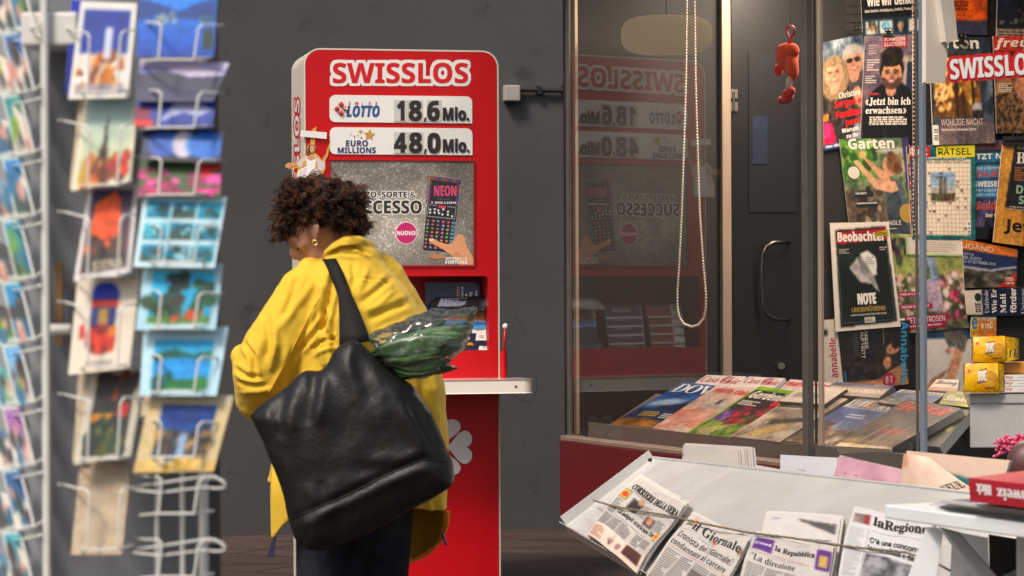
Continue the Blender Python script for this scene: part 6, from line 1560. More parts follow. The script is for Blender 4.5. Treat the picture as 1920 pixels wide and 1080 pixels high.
A = bordered(40, 56, base='cac4b8'); inner(A, .13, '26302a', '2a2422', .06); A.blobs(.14, .7, .88, .94, 20, ['8a3a20', '2a2220', 'b04a24', '3a2a24'], .05, .12, 6); A.rect(.13, .42, .72, .52, 'c8903a'); A.rect(.6, .46, .8, .62, 'b8402a'); A.blobs(.14, .08, .8, .4, 24, ['2a4a3a', '3a5a40', '22302c', '6a6a34'], .05, .12, 7)
pc(A, [(174, 690), (272, 694), (245, 856), (138, 872)], 4.0, 3.965, 'dark night postcard with orange lights and green water')
A = Art(20, 30, 'b8aa98'); A.tex(0, 0, 1, 1, 'b0a290', 'c2b4a2', 2, 3, 4)
pc(A, [(150, 866), (246, 864), (228, 1040), (133, 1040)], 4.0, 3.965, 'blank beige card back in the lowest filled pocket')
A = Art(20, 30, 'c4b8a6')
for q_, lb in (([(150, 170), (180, 172), (160, 355), (130, 352)], 'pale card edge behind the thin monument card'), ([(150, 520), (170, 520), (150, 700), (135, 700)], 'beige card edge behind the emblem card'), ([(148, 690), (182, 690), (160, 866), (136, 864)], 'beige card edge behind the dark night card')):
    pc(A, q_, 4.015, 3.99, lb)
A = Art(60, 44, '3a78c8'); A.grad(0, 0, 1, 1, '1f5cb0', '5a9ae0'); A.rect(0, .9, 1, 1, 'c8cce8'); A.poly([(0, .86), (.25, .78), (.5, .66), (.75, .78), (1, .86), (1, .55), (0, .55)], '2a5090'); A.blobs(.2, .5, 1, .62, 14, ['a8b0b8', '4a6a8a', '8a98a0'], .03, .07, 4); A.rect(.84, .1, .98, .4, '3a4a44')
pc(A, [(262, -22), (408, -22), (402, 106), (256, 106)], 3.995, 3.97, 'bright blue postcard of a lake below hills')
A = Art(60, 44, '2a3a70'); A.grad(0, .4, 1, 1, '3a4a88', 'b8b0d0'); A.rect(0, .82, 1, 1, 'c4bcd8'); A.poly([(.0, .6), (.3, .75), (.6, .6), (1, .7), (1, .3), (0, .3)], '1a2450'); A.poly([(.3, .75), (.6, .9), (1, .75), (1, .66), (.6, .6)], 'c8c0d4'); A.rect(0, 0, 1, .3, '1c2c60')
pc(A, [(262, 110), (430, 118), (400, 190), (254, 190)], 3.99, 3.965, 'violet dusk postcard of snowy mountains')
A = Art(60, 44, '22408c'); A.grad(0, 0, 1, 1, '1a3a90', '2a58b0'); A.poly([(.3, .1), (.5, .7), (.72, .9), (.86, .6), (1, .5), (.8, .3), (.6, .4)], 'b8bcd8'); A.rect(0, .1, .2, .5, '8a2a5a'); A.rect(0, 0, .25, .14, 'c83a3a')
pc(A, [(258, 164), (408, 172), (398, 240), (252, 236)], 3.985, 3.965, 'blue postcard of a pointed snowy peak')
A = Art(60, 40, '232c50'); A.ell(.28, .5, .22, .4, '3a68b4', 0, .4); A.ell(.52, .5, .14, .42, 'd8d0dc', 0, .3); A.ell(.8, .5, .24, .44, '3a7ac4', 0, .4); A.rect(0, 0, 1, .12, '2c2c3a')
pc(A, [(270, 236), (418, 242), (412, 306), (264, 300)], 3.985, 3.965, 'dark postcard with three round blue and white views')
A = Art(60, 44, '4a6a3a'); A.rect(0, .62, 1, 1, '3a5a30'); A.blobs(0, .0, 1, .62, 70, ['c02a80', 'd84a9a', '9a2060', '5a6a34', 'e070b0'], .05, .1, 4); A.blobs(.7, .6, 1, 1, 14, ['d0502a', 'c83a2c', '5a6a34'], .05, .09, 5)
pc(A, [(262, 292), (416, 298), (412, 368), (258, 366)], 3.985, 3.965, 'postcard of pink and red flower beds')
A = Art(72, 60, 'd0e0e6')
rng = random.Random(3)
for r_ in range(3):
    for c_ in range(3):
        x0, y0 = .07 + c_ * .31, .08 + r_ * .3; A.grad(x0, y0, x0 + .27, y0 + .24, rng.choice(['2a6a6a', '4a5a4a', '3a4a50', '2a8aa0']), rng.choice(['4ab8d0', '3aa0c8', '7ac8d8', '8ab0c0'])); A.blobs(x0 + .03, y0 + .03, x0 + .24, y0 + .18, 8, ['2a4a4a', '1a8aa8', '5a5a5a', 'a8d0d8'], .02, .05, r_ * 3 + c_)
A.rect(.36, .68, .62, .92, 'd0e0e6') if False else None
pc(A, [(270, 366), (425, 370), (402, 502), (250, 500)], 3.98, 3.955, 'white postcard with a grid of nine turquoise views')
A = Art(60, 50, 'b8d4de'); A.grad(.12, .1, .9, .86, '3aa8c8', '4ac4e8'); A.blobs(.1, .1, .5, .5, 16, ['2a4a3a', '3a5a40', '4a3a34'], .05, .1, 3); A.blobs(.36, .5, .56, .8, 10, ['2a4a3a', '1a3a34'], .04, .08, 4); A.blobs(.7, .3, .9, .7, 14, ['2a5a4a', '3a6a50'], .05, .1, 5); A.rect(.12, .1, .9, .2, '6a8a4a'); A.blobs(.3, .14, .8, .28, 12, ['c8643a', '5a7a3a'], .03, .06, 6)
pc(A, [(272, 492), (418, 495), (404, 618), (254, 618)], 3.98, 3.955, 'pale blue postcard of palms by the sea')
A = Art(60, 50, 'c4dce6'); A.grad(.14, .1, .86, .8, '2a8ac0', '2ab0c8'); A.rect(.14, .6, .86, .8, '4ab0d8'); A.poly([(.14, .6), (.4, .68), (.62, .6), (.86, .66), (.86, .54), (.14, .52)], '2a6a5a'); A.ell(.5, .4, .34, .16, '2aa0d8', 0, .4); A.rect(.14, .1, .86, .24, '3a7a4a'); A.blobs(.14, .1, .84, .28, 12, ['2a5a3a', '4a8a50', '2a6a6a'], .05, .1, 4)
pc(A, [(270, 612), (428, 613), (406, 742), (262, 742)], 3.98, 3.955, 'pale bordered postcard of a turquoise lake')
A = Art(60, 50, 'cfc0a0'); A.grad(.18, .5, .84, .86, '2a5a9a', '1f4a90'); A.rect(.18, .2, .86, .52, '6a5a4c'); A.blobs(.18, .2, .86, .52, 26, ['3a3c3a', '8a7a68', '4a5a70', 'b89a70'], .04, .09, 4); A.rect(.46, .2, .56, .5, '9ab0c8'); A.rect(.0, 0, 1, .14, 'd0b888'); A.blobs(.1, .04, .9, .16, 16, ['e0c890', 'd8d0c0', 'b89a50'], .04, .08, 5); A.rect(0, .9, 1, 1, 'c4bcac')
pc(A, [(282, 738), (438, 742), (400, 884), (250, 886)], 3.975, 3.95, 'sandy bordered postcard of an old street under blue sky')
A = Art(20, 20, 'c4baa8'); pc(A, [(270, 735), (420, 738), (402, 780), (262, 780)], 3.99, 3.98, 'beige card edge above the old street card')
# the column seen edge-on at the left
SGR = 'postcards in the left column of the rack'
cols = ['2a7a88', '3a6ab0', '3a8a90', '2a80b8', '4a90a8', '2a90b8', '6aa0c8', '8a5a98', '2a5a8a', '3a98a8', '2a6aa0']
for i in range(11):
    y = -62 + i * 117
    for j in range(2):
        rng = random.Random(i * 5 + j)
        A = Art(16, 24, 'b8bcb8'); A.grad(.08, .05, .94, .95, rng.choice(['8a9a78', '3a4a44', '9a7a70', '2a5a78', 'a89a90', '5a7a3a']), cols[(i + j * 3) % 11]); A.blobs(.1, .1, .9, .7, 9, ['3a2c30', 'b08a80', '2a6a8a', 'c8c0b8', '7a9a3a', '2a3a3a'], .08, .2, i + j)
        dx = -34 * j
        pc(A, [(2 + dx, y + 6 + j * 10), (38 + dx, y + 2 + j * 6), (66 + dx, y + 116), (30 + dx, y + 120 + j * 6)], 4.12 + j * .1, 4.03 + j * .1, ('first second third fourth fifth sixth seventh eighth ninth tenth eleventh'.split()[i] + ' card from the top in the ' + ('front', 'rear')[j] + ' layer of the slanted left column'), SGR)
# ------------------------------------------------------------------ the woman in the yellow jacket
YW = 7.15
PXM = F / YW                      # photo pixels per metre at her distance
def W(px, py, d=0.0): return at(px, py, YW + d)
def remesh(mb, voxel, name='r'):
    me = mb.mesh(name, [])
    o = bpy.data.objects.new(name, me); COLL.objects.link(o)
    m = o.modifiers.new('r', 'REMESH'); m.mode = 'VOXEL'; m.voxel_size = voxel
    m2 = o.modifiers.new('s', 'SMOOTH'); m2.iterations = 3; m2.factor = .5
    dg = bpy.context.evaluated_depsgraph_get()
    r = bpy.data.meshes.new_from_object(o.evaluated_get(dg))
    bpy.data.objects.remove(o); bpy.data.meshes.remove(me)
    return r
def mesh_arrays(me):
    v = np.empty(len(me.vertices) * 3); me.vertices.foreach_get('co', v)
    n = np.empty(len(me.vertices) * 3); me.vertices.foreach_get('normal', n)
    return v.reshape(-1, 3), n.reshape(-1, 3)
def project(v):
    q = v - np.array(CAM)
    return 960 + F * (q @ np.array(CR)) / q[:, 1], HOR - F * (q @ np.array(CU)) / q[:, 1]
def seg_dist(x, y, pts):
    """distance to a polyline and the side of it"""
    best = np.full(x.shape, 1e9); side = np.zeros(x.shape); along = np.zeros(x.shape)
    L = 0; tot = sum(math.dist(pts[i], pts[i + 1]) for i in range(len(pts) - 1))
    for i in range(len(pts) - 1):
        (x0, y0), (x1, y1) = pts[i], pts[i + 1]
        dx, dy = x1 - x0, y1 - y0; l = math.hypot(dx, dy)
        t = np.clip(((x - x0) * dx + (y - y0) * dy) / (l * l), 0, 1)
        d = np.hypot(x - x0 - t * dx, y - y0 - t * dy)
        s_ = np.sign((x - x0) * dy - (y - y0) * dx)
        m = d < best
        best = np.where(m, d, best); side = np.where(m, s_, side); along = np.where(m, (L + t * l) / tot, along); L += l
    return best, side, along
def folds(v, n, strokes, front=True):
    x, y = project(v)
    d = np.zeros(len(v))
    for pts, w_, amp, kind in strokes:
        dist, side, al = seg_dist(x, y, pts)
        fade = np.clip(np.minimum(al, 1 - al) * 5 + .15, 0, 1)
        g = np.exp(-(dist / w_) ** 2)
        if kind == 'r': f = g                                     # ridge with shallow troughs beside it
        elif kind == 'v': f = -g + .45 * np.exp(-((dist - 1.9 * w_) / w_) ** 2)
        else: f = side * (dist / w_) * g * 1.6                   # step: one side up, the other down
        d += amp * f * fade
    m = np.clip(-n[:, 1] * 1.6 + .1, 0, 1) if front else 1.0
    return v + n * (d * m)[:, None]
def finish(me, name, mats, parent, v=None, smooth=True, **k):
    if v is not None:
        me.vertices.foreach_set('co', v.ravel())
    org = origin_of(parent) if parent is not None else V((v if v is not None else mesh_arrays(me)[0]).mean(0))
    if parent is None:
        org.z = (v if v is not None else mesh_arrays(me)[0])[:, 2].min()
    me.transform(Matrix.Translation(-org))
    me.materials.clear(); me.materials.append(M[mats] if isinstance(mats, str) else mats)
    me.polygons.foreach_set('use_smooth', [smooth] * len(me.polygons))
    me.update()
    o = bpy.data.objects.new(name, me); COLL.objects.link(o); o.parent = parent
    if parent is None: o.location = org
    return tag(o, **k)
def hring(cx, cy, hw, hd, d=0.0, n=40, ex=2.3, slant=0.0, tilt=0.0):
    c = W(cx, cy, d); out = []
    for i in range(n):
        a = 2 * math.pi * i / n; ca, sa = math.cos(a), math.sin(a)
        x = math.copysign(abs(ca) ** (2 / ex), ca); y = math.copysign(abs(sa) ** (2 / ex), sa)
        out.append(c + V((x * hw / PXM, y * hd, x * slant + y * tilt)))
    return out
def chain(mb, pts, n=20, flat=1.0):      # pts: px, py, depth offset, radius px
    P_ = [W(x, y, d) for x, y, d, r in pts]; rs = [p[3] / PXM for p in pts]
    fp, fr = [], []
    for i in range(len(P_) - 1):
        for j in range(5): fp.append(P_[i].lerp(P_[i + 1], j / 5)); fr.append(rs[i] + (rs[i + 1] - rs[i]) * j / 5)
    fp.append(P_[-1]); fr.append(rs[-1])
    mb.tube(fp, fr, n)
    mb.ball(P_[0], rs[0] * .98, nu=20, nv=12); mb.ball(P_[-1], rs[-1] * .98, nu=20, nv=12)
M['jacket'] = mat('yellow_cotton', (.68, .43, .032), .8, noise=.06, scale=10, sheen=.08, bump=.10, bscale=240, spec=.25)
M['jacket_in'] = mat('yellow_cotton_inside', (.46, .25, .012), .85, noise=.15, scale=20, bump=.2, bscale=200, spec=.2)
M['seam'] = mat('orange_thread', (.70, .34, .01), .8)
M['trouser'] = mat('dark_navy_denim', (.012, .012, .018), .85, noise=.3, scale=30, bump=.2, bscale=300, spec=.2)
M['skin'] = mat('skin', (.44, .21, .13), .5, noise=.1, scale=30, sss=.12, bump=.04, bscale=300)
M['hair'] = mat('dark_brown_hair', (.026, .0105, .006), .55, noise=.5, scale=40, spec=.22)
M['hair2'] = mat('warm_brown_hair', (.095, .034, .014), .5, noise=.4, scale=40, spec=.28)
M['leather'] = mat('black_leather', (.007, .0062, .0062), .5, noise=.4, scale=9, bump=.16, bscale=90, spec=.34)
M['strap'] = mat('black_webbing', (.008, .0065, .007), .7, spec=.25, bump=.3, bscale=400, noise=.2, scale=40)
M['earring'] = mat('gold_metal', (.8, .55, .2), .25, metal=1)
M['shoe'] = mat('dark_shoe', (.02, .018, .018), .5)
M['eye'] = mat('dark_lashes', (.01, .006, .005), .5)
person_base = W(655, 1000)
# body: one continuous skin surface (head, neck, torso, arms, hands, legs)
mb = MB()
hx = V((-.78, -.12, -.60)).normalized()                          # where the face points: left and down
hy = V((.08, -.99, .09)).normalized(); hy = (hy - hx * hy.dot(hx)).normalized(); hz = hx.cross(hy).normalized()
if hz.z < 0: hz = -hz
hc = W(600, 421)
mb.ball(hc, .098, .078, .088, (hx, hy, hz), 28, 18)
mb.ball(hc + hx * .038 - hz * .052, .062, .055, .058, (hx, hy, hz), 24, 14)
mb.ball(hc + hx * .070 - hz * .085, .030, .032, .026, (hx, hy, hz), 16, 10)      # chin
mb.ball(hc + hx * .100 - hz * .022, .018, .012, .022, (hx, hy, hz), 14, 10)      # nose
mb.ball(hc + hx * .082 + hz * .010, .018, .052, .012, (hx, hy, hz), 16, 10)      # brow
for e in (-1, 1): mb.ball(hc + hx * .070 + hy * (.038 * e) - hz * .018, .022, .022, .018, (hx, hy, hz), 14, 10)
mb.ball(hc + hx * .092 - hz * .058, .014, .022, .009, (hx, hy, hz), 14, 10)      # lips
chain(mb, [(612, 436, .0, 40), (632, 470, .0, 38), (650, 520, .0, 60)])
ec = W(591, 431, -.090)
mb.ball(ec, .016, .010, .029, (V((.93, -.3, .15)).normalized(), V((0, -1, 0)), UP), 16, 12)
mb.ball(ec + UP * -.024 + V((.002, .0, 0)), .009, .008, .010)
chain(mb, [(650, 500, 0, 62), (668, 600, 0, 92), (672, 720, 0, 82), (668, 860, 0, 96), (664, 960, 0, 92)])
chain(mb, [(648, 520, -.02, 46), (560, 600, -.05, 32), (500, 700, -.06, 29), (540, 790, .12, 22), (585, 815, .20, 19)])
chain(mb, [(690, 520, .08, 46), (760, 620, .12, 32), (770, 730, .14, 28), (700, 790, .24, 22), (640, 812, .26, 19)])
for hxp, hyp, hd, sgn in ((600, 822, .22, 1), (625, 818, .27, -1)):           # two hands held together in front, palms and five fingers each
    mb.ball(W(hxp, hyp, hd), .042, .022, .034)
    for fi, (dx, dy, l) in enumerate(((20, -12, 34), (24, -3, 42), (24, 6, 40), (20, 14, 32))):
        chain(mb, [(hxp + sgn * dx * .8, hyp + dy, hd, 6.5), (hxp + sgn * (dx + l * .5), hyp + dy + 6, hd + .012, 6.0), (hxp + sgn * (dx + l * .7), hyp + dy + 18, hd + .02, 5.2)], 8)
    chain(mb, [(hxp + sgn * 4, hyp - 18, hd, 7.5), (hxp + sgn * 20, hyp - 32, hd - .01, 6.5), (hxp + sgn * 32, hyp - 30, hd - .015, 5.5)], 8)
L1 = [(702, 960, .04, 66), (706, 1060, .04, 55), (712, 1175, .02, 42), (728, 1290, .10, 33), (738, 1362, .12, 26)]
L2 = [(628, 960, -.02, 66), (618, 1060, -.04, 56), (604, 1175, -.08, 43), (612, 1290, -.02, 34), (614, 1362, .0, 26)]
chain(mb, L1); chain(mb, L2)
for x, d in ((738, .12), (614, .0)): mb.ball(W(x - 40, 1380, d), .115, .042, .028)
me = remesh(mb, .0075)
person = finish(me, 'person', 'skin', None, label='woman with short curly dark hair in a yellow jacket walking left with bowed head', cat='person')
mb = MB()
for e in (-1, 1): mb.ball(hc + hx * .090 + hy * (.036 * e) - hz * .020, .004, .015, .0028, (hx, hy, hz), 12, 8)
build(mb, 'eyelashes', 'eye', person, smooth=True)
mb = MB(); mb.tube([ec + UP * (-.034 + .0065 * math.cos(a * .5236)) + V((.007 * math.sin(a * .5236), -.011, 0)) for a in range(12)], .0022, 7, closed=True); build(mb, 'earring', 'earring', person, smooth=True)
# trousers and shoes
mb = MB(); chain(mb, [(660, 900, 0, 100), (664, 975, 0, 94)])
chain(mb, [(x, y, d, r * 1.10 + 2) for x, y, d, r in L1[:4]] + [(737, 1345, .12, 36)]); chain(mb, [(x, y, d, r * 1.10 + 2) for x, y, d, r in L2[:4]] + [(614, 1345, .0, 36)])
me = remesh(mb, .008); v, n = mesh_arrays(me)
v = folds(v, n, [([(600, 1010), (612, 1090)], 7, .006, 'v'), ([(660, 1000), (650, 1100)], 9, .010, 'v'), ([(690, 1030), (740, 1050)], 7, .005, 'r'), ([(600, 1050), (640, 1040)], 6, .004, 'r')])
finish(me, 'trousers', 'trouser', person, v)
mb = MB()
for x, d in ((738, .12), (614, .0)):
    mb.ball(W(x - 36, 1378, d), .135, .050, .038); mb.obox(W(x + 50, 1388, d - .04), V((-.26, 0, 0)), V((0, .085, 0)), UP * .018)
me = remesh(mb, .008); finish(me, 'shoes', 'shoe', person)
# jacket
mb = MB()
RG = [(668, 452, 16, .05), (664, 458, 34, .075), (660, 470, 50, .09), (656, 488, 62, .10), (648, 508, 84, .12), (648, 540, 113, .14), (658, 575, 128, .155), (670, 620, 139, .165), (680, 670, 144, .17), (686, 730, 149, .175), (684, 800, 156, .18), (675, 870, 166, .185), (671, 905, 168, .188)]
mb.rings([hring(cx, cy, hw, hd, 0.0) for cx, cy, hw, hd in RG] + [hring(670, 926, 167, .185, 0.0, slant=-.044)])
chain(mb, [(604, 528, -.03, 44), (580, 548, -.05, 56), (548, 594, -.07, 56), (514, 655, -.08, 58), (493, 704, -.07, 59), (482, 745, -.03, 42), (520, 795, .10, 30), (570, 815, .18, 25)], 24)
mb.ball(W(452, 668, -.06), 19 / PXM, .03, 22 / PXM, None, 16, 10)
chain(mb, [(470, 752, -.03, 24), (462, 766, -.01, 15)])
mb.ball(W(588, 510, -.03), 34 / PXM, .06, 30 / PXM)
chain(mb, [(705, 530, .09, 60), (768, 625, .12, 52), (776, 735, .14, 50), (705, 795, .22, 34), (650, 815, .25, 26)], 24)
# collar: a soft roll round the neck
cc = [(612, 478, -.07, 9), (630, 463, -.085, 11), (652, 454, -.09, 12), (674, 453, -.07, 12), (690, 461, -.03, 12), (697, 470, .02, 11), (690, 470, .07, 10)]
chain(mb, cc, 14)
me = remesh(mb, .0052)
v, n = mesh_arrays(me)
J = [([(628, 498), (622, 540), (612, 580), (606, 640)], 9, .016, 'v'), ([(640, 512), (652, 545), (650, 600)], 8, .010, 'v'),
     ([(605, 530), (600, 560), (585, 600)], 8, .010, 'r'), ([(595, 520), (560, 570), (520, 620)], 12, .006, 'r'), ([(612, 600), (585, 630), (560, 660)], 8, .010, 'v'),
     ([(606, 560), (618, 600), (604, 640)], 6, .008, 'r'), ([(598, 585), (560, 650), (535, 690)], 9, .005, 'v'), ([(560, 510), (545, 560), (530, 600)], 9, .006, 'v'),
     ([(500, 590), (505, 640), (495, 680)], 10, .007, 'v'), ([(520, 610), (515, 660), (505, 700)], 8, .006, 'r'), ([(458, 640), (475, 668), (480, 710)], 7, .010, 'v'), ([(440, 690), (462, 705), (490, 708)], 7, .007, 'v'),
     ([(450, 735), (480, 732), (515, 728)], 8, .006, 'r'), ([(445, 715), (470, 722), (500, 722)], 6, .005, 'v'), ([(540, 640), (530, 690), (500, 740)], 9, .005, 'r'),
     ([(612, 480), (640, 466), (668, 464), (692, 476)], 5, .008, 'v'), ([(600, 492), (640, 480), (680, 486)], 6, .004, 'r'), ([(655, 470), (672, 470), (690, 484)], 4, .004, 'r'),
     ([(660, 490), (665, 520), (658, 545)], 8, .005, 'v'), ([(690, 500), (680, 530), (668, 560)], 9, .005, 'r'), ([(735, 520), (700, 550), (675, 570)], 9, .006, 'v'), ([(770, 565), (730, 580), (690, 600)], 10, .006, 'v'), ([(740, 545), (705, 575), (680, 585)], 8, .005, 'r'), ([(800, 600), (750, 610), (700, 625)], 10, .004, 'r'),
     ([(790, 710), (800, 780), (806, 860)], 10, .007, 'v'), ([(812, 690), (820, 780), (826, 900)], 9, .005, 'r'), ([(775, 720), (785, 760)], 8, .005, 'r'), ([(820, 880), (815, 940), (826, 975)], 9, .008, 'v'), ([(800, 880), (798, 950)], 9, .006, 'r'),
     ([(610, 620), (625, 640), (632, 680)], 7, .010, 'v'), ([(600, 650), (610, 690)], 7, .009, 'r'), ([(585, 655), (605, 640), (630, 632)], 5, .007, 'v'), ([(588, 668), (612, 655), (632, 652)], 5, .006, 'r'),
     ([(510, 880), (520, 940), (514, 1000)], 6, .006, 'v'), ([(626, 502), (618, 545), (606, 605), (598, 650)], 5, .007, 's'), ([(596, 655), (612, 640), (634, 628)], 4, .006, 's'), ([(640, 548), (630, 600), (628, 650)], 5, .005, 's'), ([(700, 488), (735, 525), (765, 570)], 6, .003, 's'), ([(660, 520), (700, 524), (740, 530)], 3, .0022, 'v')]
J = [(p_, w_ * .62, a_ * 1.25, k_) for p_, w_, a_, k_ in J]
v = folds(v, n, J)
x, y = project(v)
v = v + n * ((fbm(x / 60, y / 48, 4) - .5) * .010 + (fbm(x / 20 + 9, y / 26, 7) - .5) * .0035)[:, None]
jk = finish(me, 'jacket', 'jacket', person, v)
# hem pieces that swing free: the left front corner and the back flap showing its inside
from mathutils.bvhtree import BVHTree
org = origin_of(person)
def surf(o):
    m_ = o.data; return BVHTree.FromPolygons([vv.co + org for vv in m_.vertices], [tuple(p.vertices) for p in m_.polygons])
bj = surf(jk)
def hit(px, py, default):
    r = ray(px, py).normalized(); h = bj.ray_cast(CAM, r)
    return h[0].y if h[0] is not None else default
def sheet(mb, rows, t=.006):
    """a cloth sheet from rows of (px, py, depth)"""
    k = len(rows[0]); vs = [W(x, y, d) for r in rows for x, y, d in r]; m_ = len(vs)
    vs2 = [p + V((0, t, 0)) for p in vs]
    fs = [(i * k + j, i * k + j + 1, (i + 1) * k + j + 1, (i + 1) * k + j) for i in range(len(rows) - 1) for j in range(k - 1)]
    fs2 = [tuple(q + m_ for q in f[::-1]) for f in fs]
    b = [i for i in range(k)] + [i * k + k - 1 for i in range(1, len(rows))] + [(len(rows) - 1) * k + j for j in range(k - 2, -1, -1)] + [i * k for i in range(len(rows) - 2, 0, -1)]
    sd = [(b[i], b[i] + m_, b[(i + 1) % len(b)] + m_, b[(i + 1) % len(b)]) for i in range(len(b))]
    mb.add(vs + vs2, fs + fs2 + sd)
mb = MB(); sheet(mb, [[(507, 872, -.09), (526, 872, -.13), (562, 874, -.17)], [(506, 895, -.115), (526, 895, -.15), (562, 897, -.19)], [(505, 925, -.12), (526, 926, -.15), (562, 928, -.19)], [(506, 958, -.115), (526, 962, -.14), (556, 968, -.18)], [(507, 990, -.11), (518, 988, -.12), (530, 984, -.14)], [(508, 1013, -.11), (512, 1010, -.115), (517, 1002, -.12)]])
build(mb, 'jacket_corner', 'jacket', jk, smooth=True, sub=1)
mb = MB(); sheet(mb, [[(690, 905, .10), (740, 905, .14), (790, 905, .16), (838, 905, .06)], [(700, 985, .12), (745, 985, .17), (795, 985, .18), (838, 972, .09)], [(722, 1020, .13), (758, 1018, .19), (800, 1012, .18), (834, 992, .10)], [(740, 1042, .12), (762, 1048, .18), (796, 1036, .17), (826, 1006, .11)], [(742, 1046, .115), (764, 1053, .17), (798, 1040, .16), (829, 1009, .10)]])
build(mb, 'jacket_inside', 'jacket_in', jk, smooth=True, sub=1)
mb = MB(); mb.tube([W(744, 1048, .10), W(766, 1054, .15), W(800, 1041, .14), (W(829, 1010, .09)), W(838, 985, .06), W(840, 960, .02)], .0045, 8); build(mb, 'hem', 'jacket', jk, smooth=True)
def surfline(pts, off, r, name, m_, parent):
    P_ = []
    for i in range(len(pts) - 1):
        for j in range(8):
            x = pts[i][0] + (pts[i + 1][0] - pts[i][0]) * j / 8; y = pts[i][1] + (pts[i + 1][1] - pts[i][1]) * j / 8
            P_.append(at(x, y, hit(x, y, YW - .1) - off))
    mb = MB(); mb.tube(P_, r, 6); return build(mb, name, m_, parent, smooth=True)
surfline([(598, 560), (570, 612), (535, 680), (505, 735), (499, 748)], .0006, .0016, 'sleeve_seam', 'seam', jk)
mb = MB(); mb.prism([W(x, y, -.075) for x, y in ((513, 1004), (519, 1006), (513, 1046), (500, 1045))], V((0, .006, 0))); build(mb, 'belt_end', mat('navy_ribbon', (.02, .015, .06), .6), person)
mb = MB(); mb.tube([W(829, 1000, .07), W(837, 1022, .06)], .0042, 10); build(mb, 'cord_toggle', mat('violet_striped_cord', '6a5a86', .6, noise=.5, scale=120), person, smooth=True)
# hair: a dark mass and many small curls on it
HB = [(602, 386, 82, 65, .115), (547, 408, 35, 34, .09), (535, 418, 21, 24, .07), (661, 408, 29, 38, .09), (664, 428, 19, 22, .06), (636, 404, 44, 38, .10), (571, 370, 50, 46, .11), (644, 372, 42, 42, .11), (604, 352, 48, 31, .10)]
mb = MB()
for x, y, rx, rz, ry in HB: mb.ball(W(x, y, .015), (rx - 14) / PXM, ry, (rz - 13) / PXM, None, 24, 16)
me = remesh(mb, .008); v, n = mesh_arrays(me)
v = v + n * ((fbm(v[:, 0] * 60, v[:, 2] * 60 + v[:, 1] * 50, 3) - .5) * .03)[:, None]
hair = finish(me, 'hair', 'hair', person, v)
# keep the ear, cheek, neck free: push the near side of the mass behind the skin there
hv = v.copy(); x, y = project(hv + 0)
face_poly = [(534, 452), (556, 449), (570, 447), (574, 424), (590, 418), (606, 424), (612, 446), (640, 440), (662, 424), (676, 444), (668, 470), (600, 500), (540, 500)]
def inpoly(px, py, pts):
    ins = np.zeros(px.shape, bool)
    for i in range(len(pts)):
        (x0, y0), (x1, y1) = pts[i], pts[(i + 1) % len(pts)]
        if y0 != y1: ins ^= ((y0 > py) != (y1 > py)) & (px < (x1 - x0) * (py - y0) / (y1 - y0) + x0)
    return ins
ins = inpoly(x, y, face_poly) & (hv[:, 1] < YW + .03)
hv[ins, 1] = YW + .03
hair.data.vertices.foreach_set('co', (hv - np.array(org)).ravel()); hair.data.update()
rng = random.Random(11); mbs = [MB(), MB()]
nh = np.array([tuple(nn) for nn in n]); idx = list(range(len(hv)))
cnt = 0; tries = 0
while cnt < 560 and tries < 9000:
    tries += 1
    i = rng.choice(idx)
    p = V(hv[i]); nn = V(nh[i])
    if ins[i] or nn.y > .5: continue
    px, py = pix(p)
    r0 = rng.uniform(.006, .015); turns = rng.uniform(.6, 1.5) * rng.choice((-1, 1)); ln = rng.uniform(.03, .062)
    t = nn.cross(V((rng.gauss(0, 1), rng.gauss(0, 1), rng.gauss(0, 1)))).normalized()
    ax = (nn * rng.uniform(.05, .55) + t * rng.uniform(.4, 1) + V((0, 0, -.5))).normalized()
    e1 = ax.orthogonal().normalized(); e2 = ax.cross(e1); ph = rng.uniform(0, 6.28)
    K = 15
    def lock(u, dph, dr, dl, spread):
        a = ph + dph + turns * 6.283 * u
        rr = r0 * dr * (.55 + .45 * math.sin(min(1, u * 1.4) * 2.2))
        return p - nn * .006 + ax * (ln * dl * u) + (e1 * math.cos(a) + e2 * math.sin(a)) * rr + spread * u
    c_ = lock(1, 0, 1, 1, V((0, 0, 0))); m_ = lock(.5, 0, 1, 1, V((0, 0, 0)))
    if any(inpoly(np.array([pix(q)[0]]), np.array([pix(q)[1]]), face_poly)[0] and q.y < YW + .03 for q in (c_, m_)): continue
    edge = px < 540 or py < 350 or px > 668  # outline locks are more often lighter: lit edges put into the colour
    tgt = mbs[1 if rng.random() < (.62 if edge else .34) else 0]
    for s_i in range(9):
        sp = V((rng.gauss(0, 1), rng.gauss(0, 1), rng.gauss(0, 1))) * (.0035 if s_i < 7 else .009)
        dph, dr, dl = rng.gauss(0, .22), rng.uniform(.8, 1.15), rng.uniform(.8, 1.1)
        tgt.tube([lock(j_ / (K - 1), dph, dr, dl, sp) for j_ in range(K)], [rng.choice((.0007, .0009, .0012))] * (K - 1) + [.0003], 3, caps=False)
    cnt += 1
for mb_, m_ in zip(mbs, ('hair', 'hair2')): build(mb_, 'curls', m_, hair, smooth=True)

